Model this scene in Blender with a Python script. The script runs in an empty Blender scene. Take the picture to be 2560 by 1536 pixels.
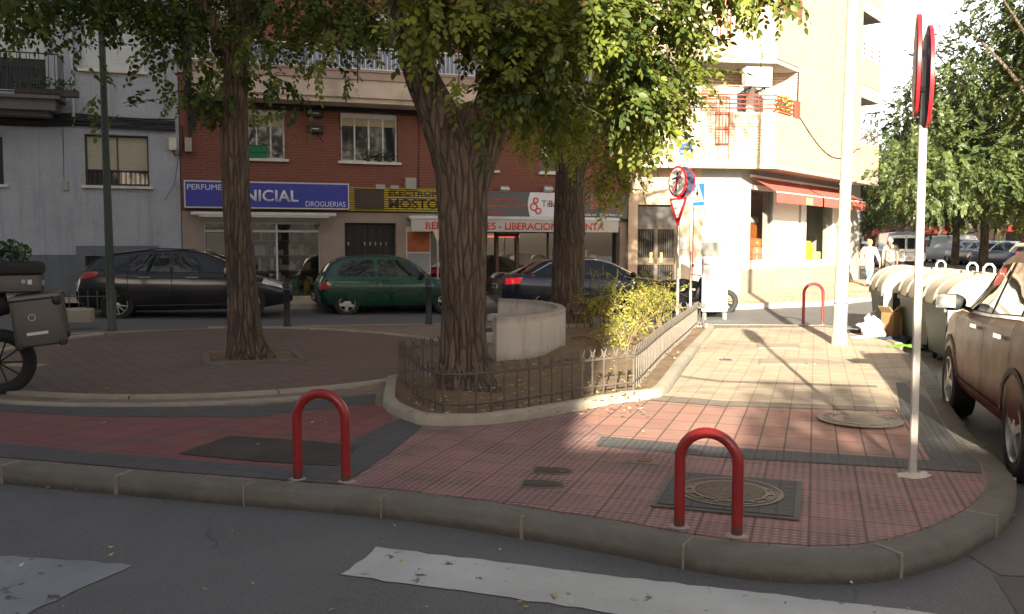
import bpy, bmesh, math, random
import numpy as np
from mathutils import Vector, Matrix, noise as mn
R = math.radians
# ------------------------------------------------------------------ camera, sky, sun, exposure
scene = bpy.context.scene
COL = scene.collection
CAMZ = 1.6; F = 2200.0; PITCH = math.atan((768-615)/F)
cd = bpy.data.cameras.new('camera'); cam = bpy.data.objects.new('camera', cd); COL.objects.link(cam)
cam.location = (0, 0, CAMZ); cam.rotation_euler = (R(90)-PITCH, 0, 0)
cd.sensor_width = 36; cd.lens = F/2560*36; cd.clip_end = 2000; cd.clip_start = .05
scene.camera = cam
SUN_AZ = R(9); SUN_EL = R(16)          # shadows run away from the camera, a little to the right
w = bpy.data.worlds.new('World'); scene.world = w; w.use_nodes = True
nt = w.node_tree; nt.nodes.clear()
sky = nt.nodes.new('ShaderNodeTexSky'); sky.sky_type = 'NISHITA'; sky.sun_disc = False
sky.sun_elevation = SUN_EL; sky.sun_rotation = R(180)+SUN_AZ; sky.air_density = 1.0; sky.dust_density = 3.0; sky.ozone_density = 1.0
bg = nt.nodes.new('ShaderNodeBackground'); bg.inputs[1].default_value = .05
wo = nt.nodes.new('ShaderNodeOutputWorld')
# hazy bright white sky low over the avenue
tcw = nt.nodes.new('ShaderNodeTexCoord'); dt = nt.nodes.new('ShaderNodeVectorMath'); dt.operation = 'DOT_PRODUCT'
nt.links.new(tcw.outputs['Generated'], dt.inputs[0]); dt.inputs[1].default_value = Vector((.46, .86, .22)).normalized()
mr = nt.nodes.new('ShaderNodeMapRange'); mr.interpolation_type = 'SMOOTHSTEP'; nt.links.new(dt.outputs['Value'], mr.inputs[0])
for k_, v_ in ((1, .80), (2, 1.), (3, 0.), (4, 9.)): mr.inputs[k_].default_value = v_
mxw = nt.nodes.new('ShaderNodeMix'); mxw.data_type = 'RGBA'; mxw.blend_type = 'ADD'; mxw.inputs[0].default_value = 1
cbw = nt.nodes.new('ShaderNodeCombineColor'); [nt.links.new(mr.outputs[0], cbw.inputs[k_]) for k_ in range(3)]
hsw = nt.nodes.new('ShaderNodeHueSaturation'); hsw.inputs['Saturation'].default_value = .6; nt.links.new(sky.outputs[0], hsw.inputs['Color']); wmw = nt.nodes.new('ShaderNodeMix'); wmw.data_type = 'RGBA'; wmw.blend_type = 'MULTIPLY'; wmw.inputs[0].default_value = 1; wmw.inputs[7].default_value = (1.1, 1.0, .93, 1); nt.links.new(hsw.outputs[0], wmw.inputs[6])
nt.links.new(wmw.outputs[2], mxw.inputs[6]); nt.links.new(cbw.outputs[0], mxw.inputs[7]); nt.links.new(mxw.outputs[2], bg.inputs[0]); nt.links.new(bg.outputs[0], wo.inputs[0])
sl = bpy.data.lights.new('sun', 'SUN'); sl.energy = 5.0; sl.angle = R(.55); sl.color = (1, .89, .70)
so = bpy.data.objects.new('sun', sl); COL.objects.link(so)
sd = Vector((math.sin(SUN_AZ)*math.cos(SUN_EL), math.cos(SUN_AZ)*math.cos(SUN_EL), -math.sin(SUN_EL)))
so.rotation_euler = sd.to_track_quat('-Z', 'Y').to_euler()
vs = scene.view_settings; vs.view_transform = 'Standard'; vs.look = 'None'; vs.gamma = 1; vs.exposure = 2.3
scene.render.resolution_x = 1024; scene.render.resolution_y = 614
scene.cycles.max_bounces = 6; scene.cycles.transparent_max_bounces = 12
# ------------------------------------------------------------------ geometry helpers
def sstep(a, b, x):
    t = max(0., min(1., (x-a)/(b-a))); return t*t*(3-2*t)
def gz(x, y):                            # the ground rises gently up the avenue and towards the back left
    return min(.62, max(0., (y-21)*.018)) + max(0., min(12., -(x+1)))*.03*sstep(10, 17, y)*(1-sstep(30, 45, y))
def ray(px, py):
    v = Vector(((px-1280)/F, 1, (768-py)/F))
    return Vector((v.x, math.cos(PITCH)*1+math.sin(PITCH)*v.z, -math.sin(PITCH)*1+math.cos(PITCH)*v.z))
def G(px, py, dz=0.):                    # the point of the ground seen there
    d = ray(px, py); z = dz
    for _ in range(12):
        t = (z-CAMZ)/d.z; x, y = d.x*t, d.y*t; z = .5*z+.5*(gz(x, y)+dz)
    return Vector((x, y, gz(x, y)+dz))
def Q(px, py, Y):
    d = ray(px, py); t = Y/d.y; return Vector((d.x*t, Y, CAMZ+d.z*t))
class MB:
    def __init__(s): s.v = []; s.f = []; s.m = []; s.M = Matrix.Identity(4); s.mi = 0
    def add(s, vs, fs, mi=None):
        b = len(s.v); s.v += [tuple(s.M @ Vector(p)) for p in vs]
        s.f += [tuple(b+i for i in f) for f in fs]; s.m += [s.mi if mi is None else mi]*len(fs); return s
    def box(s, c, d, rz=0, rx=0, ry=0, taper=1.):
        m = Matrix.Rotation(rz, 3, 'Z') @ Matrix.Rotation(ry, 3, 'Y') @ Matrix.Rotation(rx, 3, 'X'); c = Vector(c)
        vs = [c + m @ Vector((sx*d[0]/2*(taper if sz > 0 else 1), sy*d[1]/2*(taper if sz > 0 else 1), sz*d[2]/2)) for sz in (-1, 1) for sy in (-1, 1) for sx in (-1, 1)]
        return s.add(vs, [(0, 2, 3, 1), (4, 5, 7, 6), (0, 1, 5, 4), (2, 6, 7, 3), (0, 4, 6, 2), (1, 3, 7, 5)])
    def b2(s, x0, x1, y0, y1, z0, z1): return s.box(((x0+x1)/2, (y0+y1)/2, (z0+z1)/2), (abs(x1-x0), abs(y1-y0), abs(z1-z0)))
    def rbox(s, c, d, r=.03, rz=0, seg=3):          # box with rounded vertical edges and softened top
        x, y, z = d[0]/2, d[1]/2, d[2]/2; pts = []
        for cx, cy, a0 in ((x-r, y-r, 0), (-x+r, y-r, 90), (-x+r, -y+r, 180), (x-r, -y+r, 270)):
            for k in range(seg+1):
                a = R(a0+90*k/seg); pts.append((cx+r*math.cos(a), cy+r*math.sin(a)))
        m = Matrix.Rotation(rz, 3, 'Z'); n = len(pts); vs = []; c = Vector(c)
        lev = [(-z, -r*.5), (-z+r*.5, 0), (z-r, 0), (z-r*.3, -r*.3), (z, -r)]
        for zz, o in lev:
            for px, py in pts:
                vs.append(c + m @ Vector((px*(1+o/x), py*(1+o/y), zz)))
        fs = [tuple(range(n))[::-1], tuple(range((len(lev)-1)*n, len(lev)*n))]
        for l in range(len(lev)-1):
            for i in range(n): j = (i+1) % n; fs.append((l*n+i, l*n+j, l*n+n+j, l*n+n+i))
        return s.add(vs, fs)
    def tube(s, pts, rad, n=10, cap=True, close=False):
        pts = [Vector(p) for p in pts]; k = len(pts)
        if not hasattr(rad, '__len__'): rad = [rad]*k
        vs = []; up = None
        for i, p in enumerate(pts):
            a = pts[(i-1) % k] if (close or i > 0) else p; b = pts[(i+1) % k] if (close or i < k-1) else p
            t = (b-a); t = t.normalized() if t.length > 1e-9 else Vector((0, 0, 1))
            if up is None: up = Vector((0, 0, 1)) if abs(t.z) < .9 else Vector((1, 0, 0))
            x = t.cross(up); x = x.normalized() if x.length > 1e-6 else t.orthogonal().normalized()
            up = x.cross(t).normalized()
            for j in range(n):
                an = 2*math.pi*j/n; vs.append(p + (x*math.cos(an)+up*math.sin(an))*rad[i])
        fs = []
        for i in range(k if close else k-1):
            i2 = (i+1) % k
            for j in range(n): j2 = (j+1) % n; fs.append((i*n+j, i*n+j2, i2*n+j2, i2*n+j))
        if cap and not close: fs += [tuple(range(n))[::-1], tuple(range((k-1)*n, k*n))]
        return s.add(vs, fs)
    def cyl(s, a, b, r, n=12, r2=None): return s.tube([a, b], [r, r if r2 is None else r2], n)
    def lathe(s, c, prof, n=20, ax='Z', cap=True):
        vs = []; c = Vector(c)
        for r, h in prof:
            for j in range(n):
                a = 2*math.pi*j/n; x, y = r*math.cos(a), r*math.sin(a)
                vs.append(c + (Vector((x, y, h)) if ax == 'Z' else Vector((x, -h, y)) if ax == 'Y' else Vector((h, x, y))))
        fs = []; k = len(prof)
        for i in range(k-1):
            for j in range(n): j2 = (j+1) % n; fs.append((i*n+j, i*n+j2, i*n+n+j2, i*n+n+j))
        if cap and prof[0][0] > 1e-6: fs.append(tuple(range(n))[::-1])
        if cap and prof[-1][0] > 1e-6: fs.append(tuple(range((k-1)*n, k*n)))
        return s.add(vs, fs)
    def ell(s, c, r, n=14, m=8, jit=0, seed=0):
        vs = []; c = Vector(c); rr = random.Random(seed)
        for i in range(m+1):
            th = math.pi*i/m
            for j in range(n):
                a = 2*math.pi*j/n; p = Vector((math.sin(th)*math.cos(a), math.sin(th)*math.sin(a), math.cos(th)))
                q = 1+(mn.noise(p*1.7+Vector((seed*3.1, 0, 0)))*jit if jit else 0)
                vs.append(c+Vector((p.x*r[0], p.y*r[1], p.z*r[2]))*q)
        fs = [(i*n+j, i*n+n+j, i*n+n+(j+1) % n, i*n+(j+1) % n) for i in range(m) for j in range(n)]
        return s.add(vs, fs)
    def prism(s, poly, z0, z1, bottom=True):
        n = len(poly); vs = [(p[0], p[1], z0) for p in poly]+[(p[0], p[1], z1) for p in poly]
        fs = [tuple(range(n, 2*n))]+([tuple(range(n))[::-1]] if bottom else [])
        for i in range(n): j = (i+1) % n; fs.append((i, j, n+j, n+i))
        return s.add(vs, fs)
    def xz(s, poly, y0, y1):                       # polygon in the x,z plane extruded along y (y0 = front)
        n = len(poly); vs = [(p[0], y0, p[1]) for p in poly]+[(p[0], y1, p[1]) for p in poly]
        fs = [tuple(range(n)), tuple(range(n, 2*n))[::-1]]
        for i in range(n): j = (i+1) % n; fs.append((i, n+i, n+j, j))
        return s.add(vs, fs)
    def build(s, name, mats, parent=None, loc=None, rz=0, smooth=False, ang=40):
        me = bpy.data.meshes.new(name); me.from_pydata(s.v, [], s.f); me.update()
        mats = mats if isinstance(mats, (list, tuple)) else [mats]
        for m in mats: me.materials.append(m)
        if len(mats) > 1: me.polygons.foreach_set('material_index', s.m)
        bm = bmesh.new(); bm.from_mesh(me); bmesh.ops.remove_doubles(bm, verts=bm.verts, dist=1e-5)
        bm.to_mesh(me); bm.free()
        if smooth:
            me.polygons.foreach_set('use_smooth', [True]*len(me.polygons))
            if ang < 180: me.set_sharp_from_angle(angle=R(ang))
        o = bpy.data.objects.new(name, me); COL.objects.link(o); o.parent = parent
        if loc is not None: o.location = loc
        if rz: o.rotation_euler = (0, 0, rz)
        return o
def thing(name, label, cat, loc=(0, 0, 0), rz=0, group=None):
    o = bpy.data.objects.new(name, None); COL.objects.link(o); o.location = loc; o.rotation_euler = (0, 0, rz); o.empty_display_size = .2
    o['label'] = label; o['category'] = cat
    if group: o['group'] = group
    return o
def tag(o, label, cat, group=None):
    o['label'] = label; o['category'] = cat
    if group: o['group'] = group
    return o
def struct(o, kind='structure'): o['kind'] = kind; return o
def copy_tree(o, parent=None):
    c = o.copy(); COL.objects.link(c); c.parent = parent
    for ch in list(o.children):
        copy_tree(ch, c)
    return c
def relabel(o, label, group=None, cat=None):
    o['label'] = label
    if group: o['group'] = group
    if cat: o['category'] = cat
    return o
# ------------------------------------------------------------------ materials
class NT:
    def __init__(s, name):
        s.m = bpy.data.materials.new(name); s.m.use_nodes = True; s.t = s.m.node_tree; s.n = s.t.nodes; s.l = s.t.links
        s.b = s.n['Principled BSDF']; s.out = s.n['Material Output']
        tc = s.n.new('ShaderNodeTexCoord'); s.oc = tc.outputs['Object']
    def N(s, ty, **kw):
        n = s.n.new(ty)
        for k, v in kw.items():
            if k.startswith('i_'):
                key = k[2:]; key = int(key) if key.isdigit() else key
                if hasattr(v, 'is_linked') or isinstance(v, bpy.types.NodeSocket): s.l.new(v, n.inputs[key])
                else: n.inputs[key].default_value = v
            else: setattr(n, k, v)
        return n
    def math(s, op, a, b=None, c=None, clamp=False):
        n = s.n.new('ShaderNodeMath'); n.operation = op; n.use_clamp = clamp
        for i, x in enumerate((a, b, c)):
            if x is None: continue
            if isinstance(x, bpy.types.NodeSocket): s.l.new(x, n.inputs[i])
            else: n.inputs[i].default_value = x
        return n.outputs[0]
    def noise(s, sc, det=4, vec=None, rough=.6, dist=0):
        n = s.n.new('ShaderNodeTexNoise'); n.inputs['Scale'].default_value = sc; n.inputs['Detail'].default_value = det
        n.inputs['Roughness'].default_value = rough; n.inputs['Distortion'].default_value = dist
        s.l.new(vec or s.oc, n.inputs['Vector']); return n.outputs['Fac']
    def map(s, rot=(0, 0, 0), sc=(1, 1, 1), vec=None, loc=(0, 0, 0)):
        n = s.n.new('ShaderNodeMapping'); n.inputs['Rotation'].default_value = rot; n.inputs['Scale'].default_value = sc; n.inputs['Location'].default_value = loc
        s.l.new(vec or s.oc, n.inputs[0]); return n.outputs[0]
    def ramp(s, f, pts):
        n = s.n.new('ShaderNodeValToRGB'); e = n.color_ramp.elements
        while len(e) < len(pts): e.new(.5)
        for q, (p, c) in zip(e, pts):
            q.position = p; q.color = tuple(c)+(1,) if hasattr(c, '__len__') else (c, c, c, 1)
        s.l.new(f, n.inputs[0]); return n.outputs[0]
    def mix(s, f, a, b, mode='MIX'):
        n = s.n.new('ShaderNodeMix'); n.data_type = 'RGBA'; n.blend_type = mode
        for k, x in ((0, f), (6, a), (7, b)):
            if isinstance(x, bpy.types.NodeSocket): s.l.new(x, n.inputs[k])
            elif k == 0: n.inputs[0].default_value = x
            else: n.inputs[k].default_value = tuple(x)+(1,) if hasattr(x, '__len__') and len(x) == 3 else ((x, x, x, 1) if not hasattr(x, '__len__') else x)
        return n.outputs[2]
    def bump(s, h, st=.3, d=.01, nrm=None):
        n = s.n.new('ShaderNodeBump'); n.inputs['Strength'].default_value = st; n.inputs['Distance'].default_value = d
        s.l.new(h, n.inputs['Height'])
        if nrm: s.l.new(nrm, n.inputs['Normal'])
        return n.outputs[0]
    def set(s, col=None, rough=None, metal=None, nrm=None, **kw):
        for k, v in (('Base Color', col), ('Roughness', rough), ('Metallic', metal), ('Normal', nrm)):
            if v is None: continue
            if isinstance(v, bpy.types.NodeSocket): s.l.new(v, s.b.inputs[k])
            else: s.b.inputs[k].default_value = tuple(v)+(1,) if hasattr(v, '__len__') else v
        for k, v in kw.items(): s.b.inputs[k.replace('_', ' ')].default_value = v
        return s.m
def sc3(c, k): return tuple(min(1, x*k) for x in c)
_mc = {}
def mat(name, col, rough=.7, metal=0., var=.15, vs=6., bs=0., bd=.004, dirt=0., **kw):
    if name in _mc: return _mc[name]
    t = NT(name); n1 = t.noise(vs, 5); c = t.mix(n1, sc3(col, 1-var*1.6), sc3(col, 1+var*1.6))
    if dirt:
        n2 = t.noise(1.3, 6, rough=.7); c = t.mix(t.ramp(n2, [(.45, 0.), (.75, dirt)]), c, sc3((.12, .1, .08), .8))
    rr = t.math('MULTIPLY_ADD', n1, .25, rough-.12, clamp=True)
    nr = t.bump(t.noise(bs, 5), .5, bd) if bs else None
    _mc[name] = t.set(c, rr, metal, nr, **kw); return _mc[name]
def emis(name, col, st):
    t = NT(name); return t.set(col, .5, Emission_Color=tuple(col)+(1,), Emission_Strength=st)
# paving: a rotated grid of tiles with joints, optional studs or ribs, worn and dirty
PAVE = R(-19)
def paver(name, col, tile=(.3, .3), stud=None, step=.05, rot=PAVE, joint=.45, var=.12, off=0., jw=.012):
    t = NT(name); v = t.map(rot=(0, 0, -rot), loc=(off, 0, 0)); sp = t.N('ShaderNodeSeparateXYZ'); t.l.new(v, sp.inputs[0]); x, y = sp.outputs[0], sp.outputs[1]
    def cell(a, k): return t.math('SUBTRACT', t.math('FRACT', t.math('DIVIDE', a, k)), .5)
    def edge(a, k):
        d = t.math('MULTIPLY', t.math('SUBTRACT', .5, t.math('ABSOLUTE', cell(a, k))), k); return t.math('LESS_THAN', d, jw/2)
    j = t.math('MAXIMUM', edge(x, tile[0]), edge(y, tile[1]))
    fx = t.math('FLOOR', t.math('DIVIDE', x, tile[0])); fy = t.math('FLOOR', t.math('DIVIDE', y, tile[1]))
    cv = t.N('ShaderNodeCombineXYZ', i_0=fx, i_1=fy); wn = t.N('ShaderNodeTexWhiteNoise', noise_dimensions='2D', i_Vector=cv.outputs[0])
    c = t.mix(wn.outputs['Value'], sc3(col, 1-var), sc3(col, 1+var))
    n1 = t.noise(1.6, 6, rough=.65); c = t.mix(t.ramp(n1, [(.35, 0.), (.8, .55)]), c, sc3((.30, .25, .20), sum(col)/.7))
    n2 = t.noise(60, 3); c = t.mix(t.math('MULTIPLY', n2, .35), c, sc3(col, .4))
    n5 = t.noise(.9, 5, rough=.7, dist=.4); c = t.mix(t.ramp(n5, [(.5, 0.), (.66, .45)]), c, sc3((.10, .09, .08), 1.0))
    h = t.math('MULTIPLY', j, -1.)
    if stud:
        a = t.math('ABSOLUTE', cell(x, step)); b = t.math('ABSOLUTE', cell(y, step))
        if stud == 'dot': r_ = t.math('SQRT', t.math('ADD', t.math('MULTIPLY', a, a), t.math('MULTIPLY', b, b)))
        elif stud == 'grid': r_ = t.math('MAXIMUM', a, b)
        else: r_ = a
        top = t.N('ShaderNodeMapRange', interpolation_type='SMOOTHSTEP', i_0=r_, i_1=.42, i_2=.24, i_3=0., i_4=1.).outputs[0]
        h = t.math('ADD', h, top); wear = t.ramp(t.noise(2.3, 4), [(.4, .3), (.7, .8)])
        c = t.mix(t.math('MULTIPLY', t.math('SUBTRACT', 1., top), wear), c, sc3((.085, .065, .06), 1.))
    c = t.mix(t.math('MULTIPLY', j, joint+.2), c, (.05, .045, .04))
    n3 = t.noise(3.3, 2); sp2 = t.ramp(t.N('ShaderNodeTexVoronoi', i_Vector=t.oc, i_Scale=5.).outputs[0], [(.035, 1.), (.05, 0.)])
    c = t.mix(t.math('MULTIPLY', sp2, .35), c, (.04, .04, .04))
    return t.set(c, .8, nrm=t.bump(t.math('ADD', h, t.math('MULTIPLY', n2, .3)), .8, .006))
def asphalt(name, col=(.112, .112, .113)):
    t = NT(name); a = t.noise(180, 3, rough=.7); b = t.noise(.8, 6, rough=.7); c = t.mix(t.ramp(a, [(.35, 0.), (.7, 1.)]), sc3(col, .5), sc3(col, 1.75))
    c = t.mix(t.ramp(b, [(.4, 0.), (.7, .5)]), c, sc3(col, 1.5)); 
    vc = t.N('ShaderNodeTexVoronoi', feature='DISTANCE_TO_EDGE', i_Vector=t.N('ShaderNodeMix', data_type='VECTOR', i_0=.25, i_4=t.oc, i_5=t.N('ShaderNodeTexNoise', i_Vector=t.oc, i_Scale=2., i_Detail=5.).outputs[1]).outputs[1], i_Scale=.55)
    ck = t.ramp(vc.outputs[0], [(.0, 1.), (.006, 0.)]); c = t.mix(t.math('MULTIPLY', ck, t.ramp(t.noise(.5, 2), [(.5, 0.), (.62, .8)])), c, (.02, .02, .02))
    v = t.N('ShaderNodeTexVoronoi', i_Vector=t.oc, i_Scale=120.)
    return t.set(c, .75, nrm=t.bump(v.outputs[0], .7, .004))
def brickmat(name, c1, c2, mortar, w=.25, h=.065, ms=.012, vert=False, rough=.8, axes='xz'):
    t = NT(name); sp = t.N('ShaderNodeSeparateXYZ'); t.l.new(t.oc, sp.inputs[0])
    a, b = sp.outputs[0], sp.outputs[2]
    cx = t.N('ShaderNodeCombineXYZ', i_0=(b if vert else a), i_1=(a if vert else b))
    br = t.N('ShaderNodeTexBrick', i_Vector=cx.outputs[0]); br.inputs['Color1'].default_value = (*c1, 1); br.inputs['Color2'].default_value = (*c2, 1)
    br.inputs['Mortar'].default_value = (*mortar, 1); br.inputs['Scale'].default_value = 1; br.inputs['Mortar Size'].default_value = ms
    br.inputs['Brick Width'].default_value = w; br.inputs['Row Height'].default_value = h; br.inputs['Mortar Smooth'].default_value = .1; br.inputs['Bias'].default_value = -.1
    n = t.noise(2.5, 6, rough=.7); c = t.mix(t.ramp(n, [(.35, 0.), (.75, .45)]), br.outputs[0], sc3(c1, .55))
    n2 = t.noise(90, 3); c = t.mix(t.math('MULTIPLY', n2, .3), c, sc3(c1, .6))
    st = t.noise(1.2, 5, vec=t.map(sc=(2.5, 2.5, .25)), rough=.7); c = t.mix(t.ramp(st, [(.5, 0.), (.75, .35)]), c, (.12, .1, .09))
    return t.set(c, rough, nrm=t.bump(br.outputs[1], -.7 if False else .6, -.008))
def glassmat(name, tint=(.02, .025, .03), tr=.0, rough=.04, k=1.4):
    t = NT(name)
    if tr <= 0: return t.set(tint, rough, Specular_IOR_Level=.6, nrm=t.bump(t.noise(1.2, 2), .15, .02))
    g = t.n.new('ShaderNodeBsdfGlossy'); g.inputs['Roughness'].default_value = rough; tb = t.n.new('ShaderNodeBsdfTransparent'); tb.inputs[0].default_value = (*[.6+.4*x for x in tint], 1)
    fr = t.n.new('ShaderNodeFresnel'); fr.inputs[0].default_value = 1.5; mx = t.n.new('ShaderNodeMixShader')
    t.l.new(t.math('ADD', t.math('MULTIPLY', fr.outputs[0], k), 1-tr, clamp=True), mx.inputs[0]); t.l.new(tb.outputs[0], mx.inputs[1]); t.l.new(g.outputs[0], mx.inputs[2]); t.l.new(mx.outputs[0], t.out.inputs[0])
    return t.m
def carpaint(name, col, metal=.3, rough=.28):
    t = NT(name); n = t.noise(3, 4); c = t.mix(n, sc3(col, .85), sc3(col, 1.15))
    d = t.noise(1.6, 5, rough=.7); c = t.mix(t.ramp(d, [(.5, 0.), (.8, .25)]), c, (.12, .11, .1))
    return t.set(c, t.math('MULTIPLY_ADD', d, .25, rough-.1), metal, Coat_Weight=.6, Coat_Roughness=.08)
def grid_sheet(poly, dz, name, m, step=.5, kind='structure'):
    """flat polygon (x,y) draped on the ground: cut into cells, then lifted to gz+dz"""
    bm = bmesh.new(); f = bm.faces.new([bm.verts.new((p[0], p[1], 0)) for p in poly])
    if f.normal.z < 0 or True: bm.normal_update()
    if bm.faces[:][0].normal.z < 0: bmesh.ops.reverse_faces(bm, faces=bm.faces[:])
    xs = [p[0] for p in poly]; ys = [p[1] for p in poly]
    if step:
        for a0, a1, ax in ((min(xs), max(xs), 0), (min(ys), max(ys), 1)):
            k = math.floor(a0/step)+1
            while k*step < a1:
                c = Vector((k*step, 0, 0)) if ax == 0 else Vector((0, k*step, 0)); nn = Vector((1, 0, 0)) if ax == 0 else Vector((0, 1, 0))
                bmesh.ops.bisect_plane(bm, geom=bm.verts[:]+bm.edges[:]+bm.faces[:], plane_co=c, plane_no=nn); k += 1
    bmesh.ops.triangulate(bm, faces=bm.faces[:])
    for v in bm.verts: v.co.z = gz(v.co.x, v.co.y)+dz
    me = bpy.data.meshes.new(name); bm.to_mesh(me); bm.free(); me.materials.append(m)
    o = bpy.data.objects.new(name, me); COL.objects.link(o)
    if kind: o['kind'] = kind
    return o
def GP(pts, dz=0.): return [G(x, y, dz).xy for x, y in pts]
def smooth_poly(pts, k=6, closed=False):
    P = [Vector((p[0], p[1], 0)) for p in pts]; n = len(P); out = []
    for i in range(n if closed else n-1):
        p0 = P[(i-1) % n] if closed or i > 0 else P[0]; p1 = P[i]; p2 = P[(i+1) % n]; p3 = P[(i+2) % n] if closed or i+2 < n else P[-1]
        for j in range(k):
            t = j/k; out.append(.5*((2*p1)+(p2-p0)*t+(2*p0-5*p1+4*p2-p3)*t*t+(3*p1-p0-3*p2+p3)*t**3))
    if not closed: out.append(P[-1])
    return [(p.x, p.y) for p in out]
def offset(pts, d, closed=False):        # + = to the right of travel
    n = len(pts); out = []
    for i in range(n):
        a = pts[(i-1) % n] if closed or i > 0 else pts[i]; b = pts[(i+1) % n] if closed or i < n-1 else pts[i]
        dx, dy = b[0]-a[0], b[1]-a[1]; l = math.hypot(dx, dy) or 1; out.append((pts[i][0]+dy/l*d, pts[i][1]-dx/l*d))
    return out
def kerbmesh(inner, width, top, bot, name, m, bev=.02, closed=False, jit=.004):
    """kerb stone strip: inner line at pavement level, outer line drops to the road"""
    mb = MB(); A = inner; B = offset(inner, width-bev, closed); C = offset(inner, width, closed); n = len(A); vs = []
    rr = random.Random(5)
    for i in range(n):
        j = rr.uniform(-jit, jit)
        for p, z in ((A[i], bot), (A[i], top+j), (B[i], top+j), (C[i], top-bev+j), (C[i], bot)): vs.append((p[0], p[1], gz(p[0], p[1])+z))
    fs = [(i*5+k, i*5+k+1, ((i+1) % n)*5+k+1, ((i+1) % n)*5+k) for i in range(n if closed else n-1) for k in range(4)]
    if not closed: fs += [(0, 1, 2, 3, 4), tuple((n-1)*5+k for k in (4, 3, 2, 1, 0))]
    mb.add(vs, [f[::-1] for f in fs]); o = mb.build(name, m, smooth=True, ang=50); o['kind'] = 'structure'; return o
def textmesh(txt, size, depth=.01, bold=0., shear=0., sx=1., space=1.):
    cu = bpy.data.curves.new('t', 'FONT'); cu.body = txt; cu.size = size; cu.extrude = depth; cu.offset = bold; cu.shear = shear; cu.space_character = space
    cu.align_x = 'LEFT'; o = bpy.data.objects.new('t', cu); COL.objects.link(o)
    dg = bpy.context.evaluated_depsgraph_get(); me = bpy.data.meshes.new_from_object(o.evaluated_get(dg)); bpy.data.objects.remove(o); bpy.data.curves.remove(cu)
    me.transform(Matrix.Diagonal((sx, 1, 1, 1))); return me
def lettering(name, txt, m, parent, x, y, z, height, width=None, bold=0., shear=0., depth=.006):
    """letters standing in the parent's x,z plane (facing -y), cap height given, left foot at x,z"""
    me = textmesh(txt, 1., 0.0, bold, shear); co = [v.co.copy() for v in me.vertices]; x0 = min(c.x for c in co); x1 = max(c.x for c in co); z0 = min(c.y for c in co); z1 = max(c.y for c in co)
    k = height/(z1-z0); kx = k if width is None else width/(x1-x0)
    for v in me.vertices: v.co = Vector(((v.co.x-x0)*kx, 0, (v.co.y-z0)*k))
    bm = bmesh.new(); bm.from_mesh(me); r = bmesh.ops.extrude_face_region(bm, geom=bm.faces[:]); 
    bmesh.ops.translate(bm, verts=[g for g in r['geom'] if isinstance(g, bmesh.types.BMVert)], vec=(0, -depth, 0)); bmesh.ops.recalc_face_normals(bm, faces=bm.faces[:]); bm.to_mesh(me); bm.free()
    me.name = name; me.materials.clear(); me.materials.append(m); o = bpy.data.objects.new(name, me); COL.objects.link(o); o.parent = parent; o.location = (x, y, z); return o
class Plane:                              # a facade: s along it to the right, z up, out = towards the viewer (local -y)
    def __init__(s, O, ang): s.O = Vector((O[0], O[1], 0)); s.a = ang; s.u = Vector((math.cos(ang), math.sin(ang), 0)); s.n = Vector((math.sin(ang), -math.cos(ang), 0))
    def st(s, px, py, out=0.):
        d = ray(px, py); C = Vector((0, 0, CAMZ)); t = (s.O+s.n*out-C).dot(s.n)/d.dot(s.n); p = C+d*t-s.O; return (p.dot(s.u), p.z)
    def s(s_, px, out=0.): return s_.st(px, 615, out)[0]
    def z(s, px, py, out=0.): return s.st(px, py, out)[1]
    def rect(s, x0, y0, x1, y1, out=0.):
        xm, ym = (x0+x1)/2, (y0+y1)/2
        return (s.st(x0, ym, out)[0], s.st(x1, ym, out)[0], s.st(xm, y1, out)[1], s.st(xm, y0, out)[1])
def wall_holes(mb, s0, s1, z0, z1, holes, depth=.22, y=0.):
    S = sorted({s0, s1, *[min(max(h[k], s0), s1) for h in holes for k in (0, 1)]}); Z = sorted({z0, z1, *[min(max(h[k], z0), z1) for h in holes for k in (2, 3)]})
    for a, b in zip(S, S[1:]):
        for c, d in zip(Z, Z[1:]):
            if b-a < 1e-5 or d-c < 1e-5: continue
            mx, mz = (a+b)/2, (c+d)/2
            if any(h[0] < mx < h[1] and h[2] < mz < h[3] for h in holes): continue
            mb.add([(a, y, c), (b, y, c), (b, y, d), (a, y, d)], [(0, 1, 2, 3)])
    for h in holes:
        a, b, c, d = h[:4]; D = y+depth
        mb.add([(a, y, c), (b, y, c), (b, D, c), (a, D, c)], [(0, 1, 2, 3)][:]); mb.add([(a, y, d), (b, y, d), (b, D, d), (a, D, d)], [(3, 2, 1, 0)])
        mb.add([(a, y, c), (a, D, c), (a, D, d), (a, y, d)], [(0, 1, 2, 3)]); mb.add([(b, y, c), (b, D, c), (b, D, d), (b, y, d)], [(3, 2, 1, 0)])
# ------------------------------------------------------------------ ground, kerbs, paving
ROAD = -.13
M_asph = asphalt('asphalt')
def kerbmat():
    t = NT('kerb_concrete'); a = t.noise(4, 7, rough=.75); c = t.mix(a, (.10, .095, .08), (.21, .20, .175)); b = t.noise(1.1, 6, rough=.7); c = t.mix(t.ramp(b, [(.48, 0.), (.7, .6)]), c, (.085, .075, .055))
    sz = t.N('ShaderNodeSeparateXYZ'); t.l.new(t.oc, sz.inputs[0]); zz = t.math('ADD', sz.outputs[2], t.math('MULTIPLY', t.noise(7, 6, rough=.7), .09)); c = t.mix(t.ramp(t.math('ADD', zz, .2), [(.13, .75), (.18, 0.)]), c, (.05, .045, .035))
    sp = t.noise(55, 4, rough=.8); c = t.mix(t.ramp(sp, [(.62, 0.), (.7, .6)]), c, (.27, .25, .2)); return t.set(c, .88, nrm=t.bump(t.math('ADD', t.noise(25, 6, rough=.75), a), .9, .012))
M_conc = kerbmat()
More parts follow.
